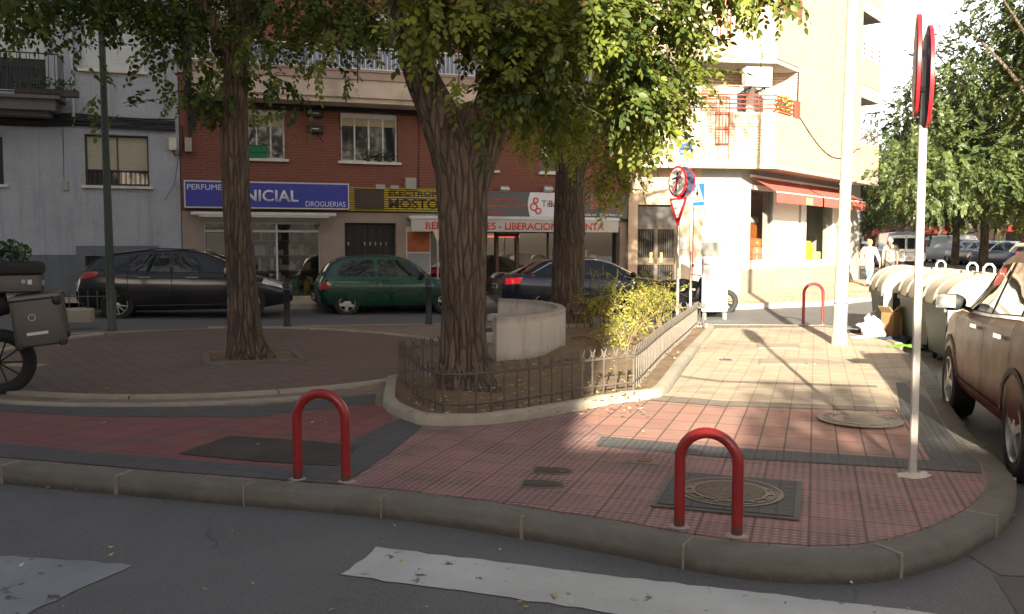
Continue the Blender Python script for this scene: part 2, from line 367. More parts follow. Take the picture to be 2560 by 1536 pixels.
M_concl = mat('light_concrete', (.34, .31, .25), .85, var=.15, vs=9, bs=60, bd=.003, dirt=.5)
M_pink = paver('pink_stud_tiles', (.40, .20, .19), stud='dot', step=.05)
M_pink2 = paver('pink_smooth_tiles', (.40, .20, .16), (.2, .4), joint=.6, jw=.014)
M_red = paver('red_rib_tiles', (.28, .085, .088), stud='rib', step=.034, rot=PAVE+R(0))
M_grey = paver('grey_band_tiles', (.095, .11, .125), (.2, .2), stud='grid', step=.05)
M_brown = paver('brown_small_tiles', (.17, .118, .10), (.2, .1), rot=R(38), joint=.6, jw=.01)
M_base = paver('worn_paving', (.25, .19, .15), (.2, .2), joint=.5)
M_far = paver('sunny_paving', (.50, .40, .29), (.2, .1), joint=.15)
M_farg = paver('grey_ribbed_band', (.24, .2, .16), (.2, .2), stud='rib', step=.05, rot=PAVE+R(90))
far = grid_sheet([(-90, -60), (140, -60), (140, 400), (-90, 400)], ROAD, 'road', M_asph, 4.)
# island outline in photo order: front kerb left -> right corner -> up the avenue -> back edge
front = [(-600, 1080), (-300, 1118), (0, 1148), (435, 1185), (797, 1213), (1045, 1235), (1304, 1270), (1553, 1309), (1698, 1336), (1863, 1361), (2035, 1371), (2140, 1368), (2237, 1350), (2329, 1320), (2422, 1272), (2462, 1230), (2470, 1195), (2452, 1160), (2396, 1100), (2368, 1068), (2330, 1000), (2300, 935), (2262, 880)]
back = [(2237, 858), (2150, 826), (2060, 814), (1780, 812), (1400, 811), (1070, 811), (725, 816), (450, 826), (-100, 846), (-700, 880)]
fr = smooth_poly(GP(front), 5); fr = fr[:-1]; bk = GP(back)
island = fr+bk
grid_sheet(island, 0, 'pavement', M_base, .7)
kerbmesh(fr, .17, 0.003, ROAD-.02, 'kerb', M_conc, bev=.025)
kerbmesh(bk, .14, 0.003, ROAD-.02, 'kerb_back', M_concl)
# mortar joints across the front kerb
mb = MB()
L = 0
for i in range(1, len(fr)):
    p, q = Vector(fr[i-1]), Vector(fr[i]); d = (q-p).length
    if d < 1e-6: continue
    k = 0
    while L+d > 1.0:
        t = (1.0-L); p = p+(q-p).normalized()*t; d -= t; L = 0; k += 1
        a = math.atan2((q-p).y, (q-p).x); nrm = Vector(((q-p).y, -(q-p).x)).normalized(); wj = .012+.012*(i % 3)
        mb.box((p.x+nrm.x*.0865, p.y+nrm.y*.0865, -.062), (wj, .177, .135), rz=a)
    L += d
struct(mb.build('kerb_joints', mat('mortar', (.24, .21, .17), .9, var=.3, vs=30, bs=60)))
def sheet(px, m, name, dz=.004, sm=0): return grid_sheet(smooth_poly(GP(px), sm, True) if sm else GP(px), dz, name, m, .7)
sheet([(860, 1213), (974, 1135), (1057, 1069), (1190, 1068), (1301, 1056), (1436, 1034), (1450, 1040), (1500, 1092), (1490, 1118), (1800, 1146), (2237, 1172), (2452, 1186), (2466, 1198), (2459, 1230), (2422, 1269), (2329, 1317), (2237, 1346), (2140, 1363), (2035, 1366), (1863, 1356), (1698, 1331), (1553, 1304), (1304, 1266), (1045, 1231)], M_pink, 'tactile_paving')
sheet([(1436, 1034), (1537, 1013), (1621, 1003), (1800, 1018), (2253, 1031), (2275, 1052), (2325, 1152), (2237, 1146), (1800, 1119), (1505, 1092)], M_pink2, 'pink_paving', .0055)
sheet([(1505, 1092.5), (1800, 1119.5), (2237, 1147), (2326, 1153), (2254, 1031.5), (2240, 960), (2262, 962), (2322, 1002), (2362, 1072), (2450, 1164), (2455, 1185), (2237, 1171.5), (1800, 1145.5), (1490, 1117.5)], M_grey, 'grey_band_paving', .0075)
sheet([(1640, 990), (1800, 1004), (2200, 1020), (2250, 1022), (2253, 1030.5), (1800, 1017.5), (1622, 1002.5)], M_farg, 'grey_line_paving', .0095)
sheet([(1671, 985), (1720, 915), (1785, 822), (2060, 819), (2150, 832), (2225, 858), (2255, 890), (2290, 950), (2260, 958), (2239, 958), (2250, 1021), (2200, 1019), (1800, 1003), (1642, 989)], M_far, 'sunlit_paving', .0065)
sheet([(1700, 940), (1800, 953), (2190, 966), (2195, 971), (1800, 958), (1696, 945)], M_farg, 'thin_line_paving', .0105)
sheet([(0, 1030), (236, 1043), (640, 1045), (735, 1029), (937, 1012), (960, 1028), (985, 1045), (974, 1059), (879, 1106), (735, 1177), (640, 1165), (286, 1136), (0, 1109), (-300, 1085), (-500, 1060), (-300, 1015)], M_red, 'red_ribbed_paving', .0045)
sheet([(0, 1109.5), (286, 1136.5), (640, 1165.5), (735, 1177.5), (879, 1106.5), (974, 1059.5), (1000, 1048), (1057, 1068.5), (974, 1134.5), (859, 1212.5), (797, 1209), (435, 1181), (0, 1145), (-300, 1113), (-300, 1085.5)], M_grey, 'grey_edge_paving', .0065)
sheet([(-300, 985), (0, 1000), (118, 1010), (286, 1018), (400, 1019), (640, 1016), (800, 1000), (940, 985), (937, 1011.5), (735, 1028.5), (640, 1044.5), (236, 1042.5), (0, 1029.5), (-300, 1014.5)], M_grey, 'grey_setts', .0055)
sheet([(445, 1138), (572, 1093), (760, 1104), (900, 1118), (840, 1168), (640, 1156)], paver('black_cover', (.045, .043, .038), (.4, .4), stud='grid', step=.03), 'drain_cover', .0105)
# round plaza
CC = Vector((-4.0, 12.6)); CR = 3.35
circ = [(CC.x+CR*math.cos(2*math.pi*i/72), CC.y+CR*math.sin(2*math.pi*i/72)) for i in range(72)]
grid_sheet(circ, .005, 'plaza', M_brown, .7)
def ring(c, r0, r1, a0, a1, dz, name, m, h=.03, n=90):
    mb = MB(); vs = []
    for i in range(n+1):
        a = a0+(a1-a0)*i/n
        for r, z in ((r0, dz), (r0, dz+h), (r1, dz+h), (r1, dz)):
            x, y = c.x+r*math.cos(a), c.y+r*math.sin(a); vs.append((x, y, gz(x, y)+z))
    mb.add(vs, [(i*4+k, i*4+k+1, i*4+k+5, i*4+k+4) for i in range(n) for k in range(3)]); return struct(mb.build(name, m, smooth=True, ang=40))
ring(CC, CR-.0, CR+.15, R(-215), R(115), .0, 'plaza_kerb', M_concl)
ring(CC, CR+.48, CR+.62, R(-112), R(-58), .001, 'outer_ring_kerb', M_concl, .02)
for k in range(14):          # joints of the ring
    a = R(-215+k*25); mb = MB(); c = CC+Vector((math.cos(a), math.sin(a)))*(CR+.075); mb.box((c.x, c.y, gz(c.x, c.y)+.0165), (.16, .012, .031), rz=a)
    struct(mb.build('plaza_kerb_joint', mat('joint_dirt', (.05, .045, .04))))
# zebra crossing and worn patches on the road
def marking(name, col, thr=.63):
    t = NT(name); n = t.noise(7, 8, rough=.75); n2 = t.noise(1.5, 4); c = t.mix(t.ramp(t.math('ADD', n, t.math('MULTIPLY', n2, .12)), [(thr, 0.), (thr+.03, 1.)]), col, (.07, .07, .075))
    c = t.mix(t.ramp(t.noise(2.2, 5), [(.35, 0.), (.75, .5)]), c, sc3(col, .45)); return t.set(c, .7, nrm=t.bump(t.noise(120, 3), .4, .003))
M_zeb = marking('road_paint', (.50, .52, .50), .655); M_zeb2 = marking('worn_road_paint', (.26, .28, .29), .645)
def jag(pts, amp=.012, n=9, seed=1):
    rr = random.Random(seed); out = []
    for i in range(len(pts)):
        a, b = Vector(pts[i]), Vector(pts[(i+1) % len(pts)]); k = max(2, int((b-a).length/.08))
        out += [tuple(a+(b-a)*j/k+Vector((rr.uniform(-1, 1), rr.uniform(-1, 1)))*amp) for j in range(k)]
    return out
RD = ROAD
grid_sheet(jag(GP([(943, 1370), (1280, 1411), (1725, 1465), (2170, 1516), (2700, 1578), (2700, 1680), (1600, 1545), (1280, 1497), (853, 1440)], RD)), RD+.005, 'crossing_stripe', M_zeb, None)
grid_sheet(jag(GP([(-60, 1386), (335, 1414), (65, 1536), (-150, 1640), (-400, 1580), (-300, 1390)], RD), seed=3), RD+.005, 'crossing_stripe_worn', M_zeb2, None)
grid_sheet(GP([(2410, 1384), (2555, 1290), (2700, 1240), (2900, 1300), (2750, 1450), (2500, 1440)], RD), RD+.004, 'road_patch', mat('patch', (.13, .125, .12), .85, var=.2, vs=3, bs=90, dirt=.5), None)
grid_sheet(GP([(2485, 1442), (2750, 1452), (2800, 1600), (2560, 1560)], RD), RD+.004, 'road_patch_lower', mat('patch2', (.10, .095, .09), .85, var=.2, vs=3, bs=90, dirt=.5), None)
# pavement along the shops, round the corner building and on up the avenue
PB = Plane((-8.69, 23.27), R(18))                       # white and brick buildings
def fp(s, out): p = PB.O+PB.u*s+PB.n*out; return (p.x, p.y)
shop_pave = [fp(-26, 2.3), fp(2, 2.25), fp(10, 2.1), (2.6, 24.2), (6.0, 23.4), (8.5, 24.4), (11.5, 27.), (15, 30.), (19, 36), (26, 60), (34, 110), (30, 112), (13.5, 40), (7, 33), fp(14, -4), fp(-26, -4)]
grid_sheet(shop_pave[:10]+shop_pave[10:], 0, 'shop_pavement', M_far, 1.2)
kerbmesh(shop_pave[:11], .14, .004, ROAD-.02, 'shop_kerb', M_concl)
# planted bed with its kerb
bed_px = [(958, 1008), (960, 1020), (985, 1040), (1055, 1063), (1190, 1064), (1301, 1053), (1436, 1030), (1537, 1010), (1621, 999), (1668, 983), (1722, 905), (1784, 828), (1776, 820), (1700, 819), (1560, 820), (1400, 822), (1250, 824)]
bed = smooth_poly(GP(bed_px), 4); a0 = math.atan2(bed[-1][1]-CC.y, bed[-1][0]-CC.x); a1 = math.atan2(bed[0][1]-CC.y, bed[0][0]-CC.x)
arc = [(CC.x+(CR+.17)*math.cos(a0+(a1-a0)*t/10), CC.y+(CR+.17)*math.sin(a0+(a1-a0)*t/10)) for t in range(1, 10)]
bed = bed+arc
def soilmat():
    t = NT('soil'); a = t.noise(3, 8, rough=.75); b = t.noise(30, 5); c = t.mix(a, (.09, .055, .032), (.33, .23, .13)); c = t.mix(t.math('MULTIPLY', b, .5), c, (.07, .045, .03)); 
    return t.set(c, .95, nrm=t.bump(t.math('ADD', a, b), .9, .03))
bin_ = offset(bed, -.12, True)
so_ = grid_sheet(bin_, .02, 'soil', soilmat(), .18)
for v in so_.data.vertices:
    d = min(1., min(math.hypot(v.co.x-p[0], v.co.y-p[1]) for p in bin_[::2])/.5); v.co.z += d*(.03+.09*mn.noise(Vector((v.co.x*.9, v.co.y*.9, 0)))+.03*mn.noise(Vector((v.co.x*5, v.co.y*5, 2))))
def soilz(x, y): return gz(x, y)+.05
kerbmesh([(p[0], p[1]) for p in bin_], .12, .09, -.02, 'bed_kerb', M_concl, closed=True, bev=.02)
# ------------------------------------------------------------------ buildings
M_white = None
def stucco(name, col, bs=14, bd=.03):
    t = NT(name); n = t.noise(bs, 5, rough=.55); n2 = t.noise(1.1, 5, rough=.7); c = t.mix(t.ramp(n2, [(.4, 0.), (.8, .6)]), col, sc3(col, .6))
    st = t.noise(1.4, 5, vec=t.map(sc=(2.5, 2.5, .2)), rough=.7); c = t.mix(t.ramp(st, [(.5, 0.), (.75, .5)]), c, sc3(col, .45))
    return t.set(c, .9, nrm=t.bump(n, .9, bd))
M_stucco = stucco('white_rough_stucco', (.37, .405, .45)); M_plinth = stucco('blue_grey_plinth', (.13, .155, .18), 10, .02)
M_rbrick = brickmat('red_brick', (.25, .085, .055), (.21, .07, .045), (.11, .05, .038), .26, .075, .012)
M_tan = mat('tan_stone_cladding', (.30, .24, .20), .7, var=.12, vs=3, bs=40, bd=.002, dirt=.4)
M_tanl = mat('tan_render', (.50, .38, .27), .85, var=.1, vs=3, bs=50, dirt=.3)
M_cream = mat('cream_render', (.52, .44, .36), .85, var=.1, vs=2, bs=40, dirt=.45)
M_shut = None
def shuttermat(name, col, pitch=.045):
    t = NT(name); sp = t.N('ShaderNodeSeparateXYZ'); t.l.new(t.oc, sp.inputs[0]); f = t.math('FRACT', t.math('DIVIDE', sp.outputs[2], pitch))
    k = t.math('LESS_THAN', f, .16); c = t.mix(k, col, sc3(col, .45)); c = t.mix(t.ramp(t.noise(3, 4), [(.4, 0.), (.8, .4)]), c, sc3(col, .6))
    return t.set(c, .6, nrm=t.bump(t.math('PINGPONG', f, .5), .6, .01))
M_shc = shuttermat('cream_roller_shutter', (.42, .40, .30)); M_shw = shuttermat('white_roller_shutter', (.55, .6, .6)); M_shb = shuttermat('beige_roller_shutter', (.45, .38, .24))
M_alu = mat('white_aluminium', (.55, .58, .56), .5, var=.06, dirt=.3); M_glass = glassmat('window_glass'); M_dark = mat('dark_inside', (.012, .012, .014), .9)
M_sill = mat('sill_stone', (.62, .60, .55), .8, var=.1, dirt=.3); M_black = mat('black_cable', (.018, .018, .02), .6); M_iron = mat('black_iron', (.03, .032, .035), .55, .3, var=.3, vs=20)
M_wrail = mat('white_railing', (.7, .7, .68), .5, var=.08, dirt=.3); M_metal = mat('galvanised_steel', (.45, .45, .43), .45, .6, var=.15, vs=15, dirt=.2)
M_gbox = mat('grey_box_metal', (.33, .31, .28), .6, .2, dirt=.3)
M_red = M_red; M_redp = mat('red_paint', (.42, .045, .03), .5, var=.12, vs=12, dirt=.3)
def win(parent, r, label=None, shutter=None, sh=.0, panes=2, frame=None, sill=True, depth=.16, glass=None, fw=.05, grille=None, box=0.):
    """window part set back in its opening; r = s0,s1,z0,z1; sub-parts pane, shutter, sill"""
    s0, s1, z0, z1 = r; fm = frame or M_alu; mb = MB(); zt = z1-(z1-z0)*sh
    for a, b, c, d in ((s0, s1, z0, z0+fw), (s0, s1, z1-fw, z1), (s0, s0+fw, z0+fw, z1-fw), (s1-fw, s1, z0+fw, z1-fw)): mb.b2(a, b, depth-.03, depth+.05, c, d)
    for k in range(1, panes): x = s0+(s1-s0)*k/panes; mb.b2(x-fw*.45, x+fw*.45, depth-.022, depth+.045, z0+fw, z1-fw)
    if box: mb.b2(s0, s1, depth-.06, depth-.032, z1-box, z1)
    o = mb.build('window', fm, parent)
    if label: o['label'] = label
    g = MB().add([(s0+.01, depth+.03, z0+.01), (s1-.01, depth+.03, z0+.01), (s1-.01, depth+.03, z1-.01), (s0+.01, depth+.03, z1-.01)], [(0, 1, 2, 3)]).build('pane', glass or M_glass, o)
    if sh > 0: MB().b2(s0+fw*.6, s1-fw*.6, depth-.015, depth-.005, zt, z1-box-.002).build('shutter', shutter or M_shc, o)
    if sill: MB().b2(s0-.09, s1+.09, -.09, depth-.035, z0-.07, z0-.002).build('sill', M_sill, o)
    if grille:
        mb = MB(); n = int((s1-s0)/.11)
        for i in range(1, n): x = s0+(s1-s0)*i/n; mb.b2(x-.008, x+.008, .03, .046, z0, z0+grille)
        for zz in (z0+.04, z0+grille): mb.b2(s0, s1, .026, .05, zz-.012, zz+.012)
        mb.build('grille', M_iron, o)
    return o
EXT = -14.
# ---- white rough-cast building on the left
wb = thing('white_building', 'white rough-cast apartment block with blue-grey plinth at the left edge', 'building', PB.O, PB.a)
W1 = PB.rect(212, 338, 372, 465); W2 = PB.rect(200, 62, 358, 176); W3 = PB.rect(-150, 340, 8, 460); W4 = PB.rect(214, 640, 380, 700); DB = PB.rect(-150, -120, 112, 225)
mb = MB(); holes = [W1, W2, W3, DB]; wall_holes(mb, EXT, -.02, 1.53, 12., holes)
mb.b2(EXT, -.02, .25, 8, 0, 14.) ; wo_ = mb.build('wall', M_stucco, wb)
zp = PB.z(300, 637); zp2 = PB.z(300, 615); mb = MB()
wall_holes(mb, EXT, -.02, -.2, 1.53, [W4], y=-.0); mb.build('lower_wall', M_stucco, wb)
mb = MB(); s_a, s_b = PB.s(190), PB.s(398); wall_holes(mb, EXT, -.01, -.2, zp, [(W4[0], W4[1], W4[2], zp)], y=-.025, depth=.1); wall_holes(mb, s_a, s_b, zp, zp2, [(W4[0], W4[1], zp, W4[3])], y=-.025, depth=.1); mb.b2(EXT, -.01, -.024, -.001, zp-.001, zp); mb.build('plinth', M_plinth, wb)
win(wb, W1, 'cream shutter two thirds down over a barred window', M_shc, .68, 2, frame=mat('dark_window_frame', (.08, .07, .06)), grille=.38)
win(wb, W2, 'white framed window with its shutter fully down', M_shw, 1., 1)
win(wb, W3, None, None, 0, 2, frame=M_iron); win(wb, W4, 'dark basement window', None, 0, 2, frame=M_iron, sill=False)
win(wb, DB, 'balcony door', M_shw, .75, 2, sill=False)
for k in range(4): win(wb, (-13+k*3.1-1.2, -13+k*3.1+.2, 8.6, 10.), None, M_shw, .6, 2) if k < 4 else None
# balcony
b0, b1, bz0, bz1 = PB.rect(-160, 240, 150, 285, .9); bz0 = PB.z(70, 285, .9); bz1 = PB.z(70, 236, .9); rt = PB.z(70, 132, .9)
bal = MB().b2(b0, b1-.12, -.8, -.002, bz0+.12, bz1-.01).b2(b0, b1, -.9, -.002, bz1-.08, bz1).b2(b0, b1-.3, -.6, -.002, bz0, bz0+.125).build('balcony', mat('dark_balcony_slab', (.12, .12, .125), .8, dirt=.5), wb)
mb = MB(); n = 38
for i in range(n+1):
    x = b1-.02-(b1-b0-.04)*i/n
    if i % 3 != 2: mb.b2(x-.008, x+.008, -.895, -.879, bz1+.06, rt)
for zz in (bz1+.06, rt): mb.b2(b0, b1, -.905, -.87, zz-.015, zz+.015)
for k in range(5): mb.b2(b1-.03, b1-.014, -.87+k*.18, -.854+k*.18, bz1+.06, rt)
mb.b2(b1-.035, b1-.01, -.9, 0, rt-.015, rt+.015); mb.b2(b1-.035, b1-.01, -.9, 0, bz1+.045, bz1+.075); mb.build('railing', M_iron, bal)
# cables across the wall, downpipe, boxes
zc = PB.z(250, 305, .1); zl = PB.z(-50, 295, .1); rr = random.Random(3); cb = MB()
for k in range(9):
    pts = [Vector((EXT+(-EXT-.1)*i/18, -.05-.05*rr.random(), zc+.02*math.sin(i*1.3+k)+(k-4)*.035+(.03 if i % 5 == 0 else 0))) for i in range(19)]
    cb.tube(pts, .016+.008*rr.random(), 6)
cb.build('cable_bundle', M_black, wb, smooth=True)
s_, _ = PB.st(180, 190, .08); MB().cyl((s_, -.07, zc+.1), (s_, -.07, 12), .045, 10).build('downpipe', mat('pipe_grey', (.42, .46, .5), .6, dirt=.3), wb, smooth=True)
s0, s1, z0, z1 = PB.rect(422, 345, 442, 376, .1); MB().rbox(((s0+s1)/2, -.08, (z0+z1)/2), (s1-s0, .14, z1-z0), .02).build('meter_box', M_sill, wb)
MB().tube([(s0+.1, -.06, z0), (s0+.14, -.07, z0-.12), (s0+.28, -.06, z0-.12), (s0+.33, -.05, z0+.1), (s0+.33, -.05, zc)], .018, 6).build('cable_loop', M_black, wb, smooth=True)
MB().tube([(s0+.25, -.02, z0), (s0+.1, -.02, z0-.9), (s0-.15, -.02, z0-1.3)], .006, 5).tube([PB_ for PB_ in [(PB.s(168), -.012, zc), (PB.s(166), -.012, PB.z(166, 455))]], .006, 5).build('thin_wire', M_black, wb)
s0, s1, z0, z1 = PB.rect(157, 452, 170, 476, .04); MB().rbox(((s0+s1)/2, -.03, (z0+z1)/2), (s1-s0, .06, z1-z0), .01).build('junction_box', M_gbox, wb)
# ---- red brick building with shops
bb = thing('brick_building', 'red brick apartment block above a row of shops, white railed balcony', 'building', PB.O, PB.a)
SE = PB.s(1592); ZS = PB.z(650, 530)          # right end; top of the cladding
X1 = PB.rect(606, 274, 712, 397); X2 = PB.rect(852, 284, 994, 405); X3 = PB.rect(1140, 320, 1240, 425); X4 = PB.rect(1352, 330, 1440, 432)
ZB = PB.z(800, 262); BF = .95
D1 = PB.rect(878, 30, 1000, 180); D1 = (D1[0], D1[1], PB.z(900, 205), D1[3]); D2 = (D1[0]-4.6, D1[0]-3.2, D1[2], D1[3]); D3 = (D1[1]+2, D1[1]+3.6, D1[2], D1[3])
mb = MB(); wall_holes(mb, 0, SE, ZS, 12.6, [X1, X2, X3, X4, D1, D2, D3]); mb.b2(0, SE, .25, 9, 3.2, 14.5); mb.build('wall', M_rbrick, bb)
win(bb, X1, 'window with a green cloth on its grille', M_shb, .33, 3, box=.14); win(bb, X2, 'four pane window with potted plants', M_shb, .26, 4, box=.14)
win(bb, X3, None, M_shb, .3, 2, box=.14); win(bb, X4, 'window with white shutter half down', M_shw, .62, 2)
for D in (D1, D2, D3): win(bb, D, None, M_shw, .12, 2, sill=False)
for k in range(5): win(bb, (1+k*2.5, 2.2+k*2.5, 9.6, 11), None, M_shb, .4, 2)
gc = MB().b2(X1[0]-.02, X1[0]+.62, -.06, -.045, X1[2]+.02, X1[2]+.34).build('green_cloth', mat('green_netting', (.01, .16, .07), .8, var=.3, vs=14), bb)
for X in (X1, X2):
    mb = MB()
    for zz in (X[2]+.16, X[2]+.34): mb.b2(X[0]-.06, X[1]+.06, -.075, -.063, zz-.006, zz+.006)
    mb.build('flower_rail', M_iron, bb)
# balcony with white railing
z_sl0, z_sl1, z_sl2 = PB.z(900, 247, BF), PB.z(900, 200, BF), PB.z(900, 180, BF); zr0, zr1 = PB.z(900, 172, BF), PB.z(900, 118, BF); sb0, sb1 = .35, SE-1.2
bl = MB().b2(sb0, sb1, -BF, -.002, z_sl0+.03, z_sl1).b2(sb0, sb1, -BF+.08, -.002, z_sl0-.1, z_sl0+.03).build('balcony', M_cream, bb)
MB().b2(sb0-.02, sb1+.02, -BF-.05, -BF+.2, z_sl1, z_sl1+.05).b2(sb0, sb1, -BF, -BF+.12, z_sl1+.05, z_sl2).b2(sb0-.02, sb1+.02, -BF-.04, -BF+.16, z_sl2, z_sl2+.045).build('parapet', mat('pinkish_coping', (.36, .27, .24), .8, dirt=.3), bl)
mb = MB(); n = int((sb1-sb0)/.115)
for i in range(n+1): x = sb0+(sb1-sb0)*i/n; mb.b2(x-.009, x+.009, -BF+.02, -BF+.038, zr0, zr1)
for zz in (zr0, zr1): mb.b2(sb0, sb1, -BF+.012, -BF+.046, zz-.014, zz+.014)
mb.build('railing', M_wrail, bl)
mb = MB()
for i in range(0, n, 12): x = sb0+(sb1-sb0)*i/n; mb.b2(x-.015, x+.015, -BF-.06, -BF-.04, z_sl1-.1, zr1+.1)
mb.build('post', M_iron, bl); MB().b2(sb0+.4, sb1-.4, -BF+.06, -BF+.07, zr0+.02, zr1-.06).build('screen', mat('blue_grey_screen', (.2, .24, .34), .8, var=.3, vs=3), bl)
# loose cables below the balcony
rr = random.Random(8); cb = MB(); zc2 = PB.z(800, 262, .1)
for k in range(8):
    cb.tube([Vector((.1+(SE-.3)*i/22, -.04-.05*rr.random(), zc2+(k-4)*.035+.02*math.sin(i+k))) for i in range(23)], .013+.01*rr.random(), 6)
for px, d in ((1045, 0), (780, .8), (850, 1.2), (1200, 0)):
    s_ = PB.s(px); cb.tube([(s_, -.05, zc2), (s_+.05, -.05, zc2-.6), (s_+(.35 if d else 0), -.03, zc2-(1.0 if d else 2.9))], .012, 6)
for k in range(5): cb.tube([(.12+k*.05, -.06, 7.5), (.14+k*.05, -.08, 5.9-k*.1), (.2+k*.06, -.09, 5.2), (.24+k*.04, -.08, 4.4+.1*k)], .022, 6)
cb.build('cable_bundle', M_black, bb, smooth=True)
for y_ in (284, 323):
    s0, s1, z0, z1 = PB.rect(770, y_-10, 808, y_+10, .12); bo = MB().rbox(((s0+s1)/2, -.1, (z0+z1)/2), (s1-s0, .16, z1-z0), .05).build('splice_box', M_black, bb, smooth=True)
    MB().b2(s0+.1, s1-.12, -.188, -.182, (z0+z1)/2-.012, (z0+z1)/2+.012).build('sticker', M_sill, bo)
s0, s1, z0, z1 = PB.rect(76+0, 0, 88, 20)
for (x0, y0, x1, y1) in ((1013, 445, 1040, 474), (938, 462, 962, 474), (975, 464, 996, 474), (462, 345, 480, 380)):
    s0, s1, z0, z1 = PB.rect(x0, y0, x1, y1, .12); MB().rbox(((s0+s1)/2, -.1, (z0+z1)/2), (s1-s0, .18, z1-z0), .015).build('meter_box', M_gbox, bb)
# ground floor: cladding with openings
P1 = PB.rect(512, 555, 800, 735); P1 = (P1[0], P1[1], .15, P1[3]); DR = PB.rect(862, 558, 990, 700); DR = (DR[0], DR[1], .02, DR[3]); S2 = PB.rect(1076, 575, 1548, 700); S2 = (S2[0], S2[1], .12, S2[3]+.1)
mb = MB(); wall_holes(mb, 0, SE, -.2, ZS-.002, [P1, DR, S2], depth=.3, y=-.03); mb.build('stone_cladding', M_tan, bb)
# ---- interiors behind the shop glass
M_inw = mat('shop_inside_wall', (.10, .10, .09), .9); M_shop = mat('shop_shelf', (.20, .2, .17), .7)
def room(r, name, depth=2.6, col=M_inw):
    s0, s1, z0, z1 = r; return MB().add([(s0-.3, .32, z0-.05), (s1+.3, .32, z0-.05), (s1+.3, depth, z0-.05), (s0-.3, depth, z0-.05), (s0-.3, .32, z1+.1), (s1+.3, .32, z1+.1), (s1+.3, depth, z1+.1), (s0-.3, depth, z1+.1)], [(0, 1, 2, 3), (7, 6, 5, 4), (3, 2, 6, 7), (0, 3, 7, 4), (1, 5, 6, 2)]).build(name, col, bb)
room(P1, 'shop_interior'); room(S2, 'shop_interior')
tubew = emis('shop_tube_light', (.9, .95, 1.), 1.2)
rr = random.Random(11)
goods = [mat('goods_%s' % n_, c_, .5, var=.3, vs=20) for n_, c_ in (('red', (.35, .04, .04)), ('green', (.05, .2, .06)), ('cream', (.45, .42, .3)), ('blue', (.05, .08, .3)), ('yellow', (.4, .3, .06)), ('white', (.5, .5, .5)), ('dark', (.05, .04, .05)))]
for lvl in range(5):
    z = .5+lvl*.42; sh_ = MB().b2(P1[0]+.05, P1[1]-.05, 1.0, 1.4, z-.03, z).build('shelf', M_shop, bb); mb = MB(); x = P1[0]+.1
    while x < P1[1]-.2:
        wd = rr.uniform(.05, .16); h = rr.uniform(.12, .34); mb.mi = rr.choice((0, 1, 2, 2, 3, 4, 5, 5, 6) if lvl < 3 else (6, 6, 2, 5)); mb.b2(x, x+wd*.92, 1.02, 1.2, z, z+h); x += wd
    mb.build('goods_on_shelf', goods, sh_)
mb = MB()
for k in range(12): mb.mi = rr.choice((0, 1, 1, 2, 4)); x = P1[0]+.3+k*.3; mb.rbox((x, .7, .45), (.2, .2, rr.uniform(.25, .5)), .04)
mb.build('window_display_goods', goods, bb)
MB().b2(P1[0]+.1, P1[0]+1.0, .9, .94, 1.73, 1.76).b2(P1[0]+1.6, P1[1]-.4, 1.5, 1.54, 2.25, 2.28).build('tube_light', tubew, bb)
gt = glassmat('shop_glass', (.5, .6, .55), .85, .02)
def shopfront(r, nm, cols, frame, y=.1, trans=None, skip=()):
    s0, s1, z0, z1 = r; mb = MB(); fw = .05
    xs = [s0]+[s0+(s1-s0)*c for c in cols]+[s1]
    for x in xs: mb.b2(x-fw/2, x+fw/2, y-.03, y+.04, z0, z1)
    for zz in (z0+.03, z1-.03)+((trans,) if trans else ()): mb.b2(s0, s1, y-.026, y+.036, zz-.03, zz+.03)
    o = mb.build('shopfront', frame, bb); o['label'] = nm
    for i in range(len(xs)-1):
        if i in skip: continue
        MB().add([(xs[i]+.02, y, z0+.03), (xs[i+1]-.02, y, z0+.03), (xs[i+1]-.02, y, z1-.03), (xs[i]+.02, y, z1-.03)], [(0, 1, 2, 3)]).build('pane', gt, o)
    return o
shopfront(P1, 'glass perfume shop window', (.24, .3, .62), M_alu, trans=P1[3]-.25)
MB().b2(P1[0]+.05, P1[0]+.9, .14, .2, P1[3]-.85, P1[3]-.3).build('lowered_shutter', M_shc, bb)
M_brownf = mat('brown_wood_frame', (.10, .035, .02), .5, var=.3)
shopfront(S2, 'phone shop front with wooden door', (.12, .34, .46, .62, .8), M_iron, .25)
x = S2[0]+(S2[1]-S2[0])*.34; x2 = S2[0]+(S2[1]-S2[0])*.46; MB().b2(x, x+.09, .18, .24, .15, S2[3]-.2).b2(x2-.09, x2, .18, .24, .15, S2[3]-.2).b2(x, x2, .18, .24, S2[3]-.3, S2[3]-.2).b2(x, x2, .18, .24, .15, .35).build('shop_door', M_brownf, bb)
mb = MB()
for k in range(16):
    mb.mi = rr.choice((0, 0, 5, 6, 2)); x = rr.uniform(S2[0]+.4, S2[1]-.5); z = rr.choice((.5, .8, 1.2, 1.6, 2.)); mb.b2(x, x+rr.uniform(.15, .4), .9, 1.0, z, z+rr.uniform(.1, .3))
mb.build('counter_goods', goods, bb); MB().b2(S2[0]+1.8, S2[0]+2.8, .28, .3, 1.85, 1.9).build('red_neon_strip', emis('red_strip', (1, .08, .03), .35), bb)
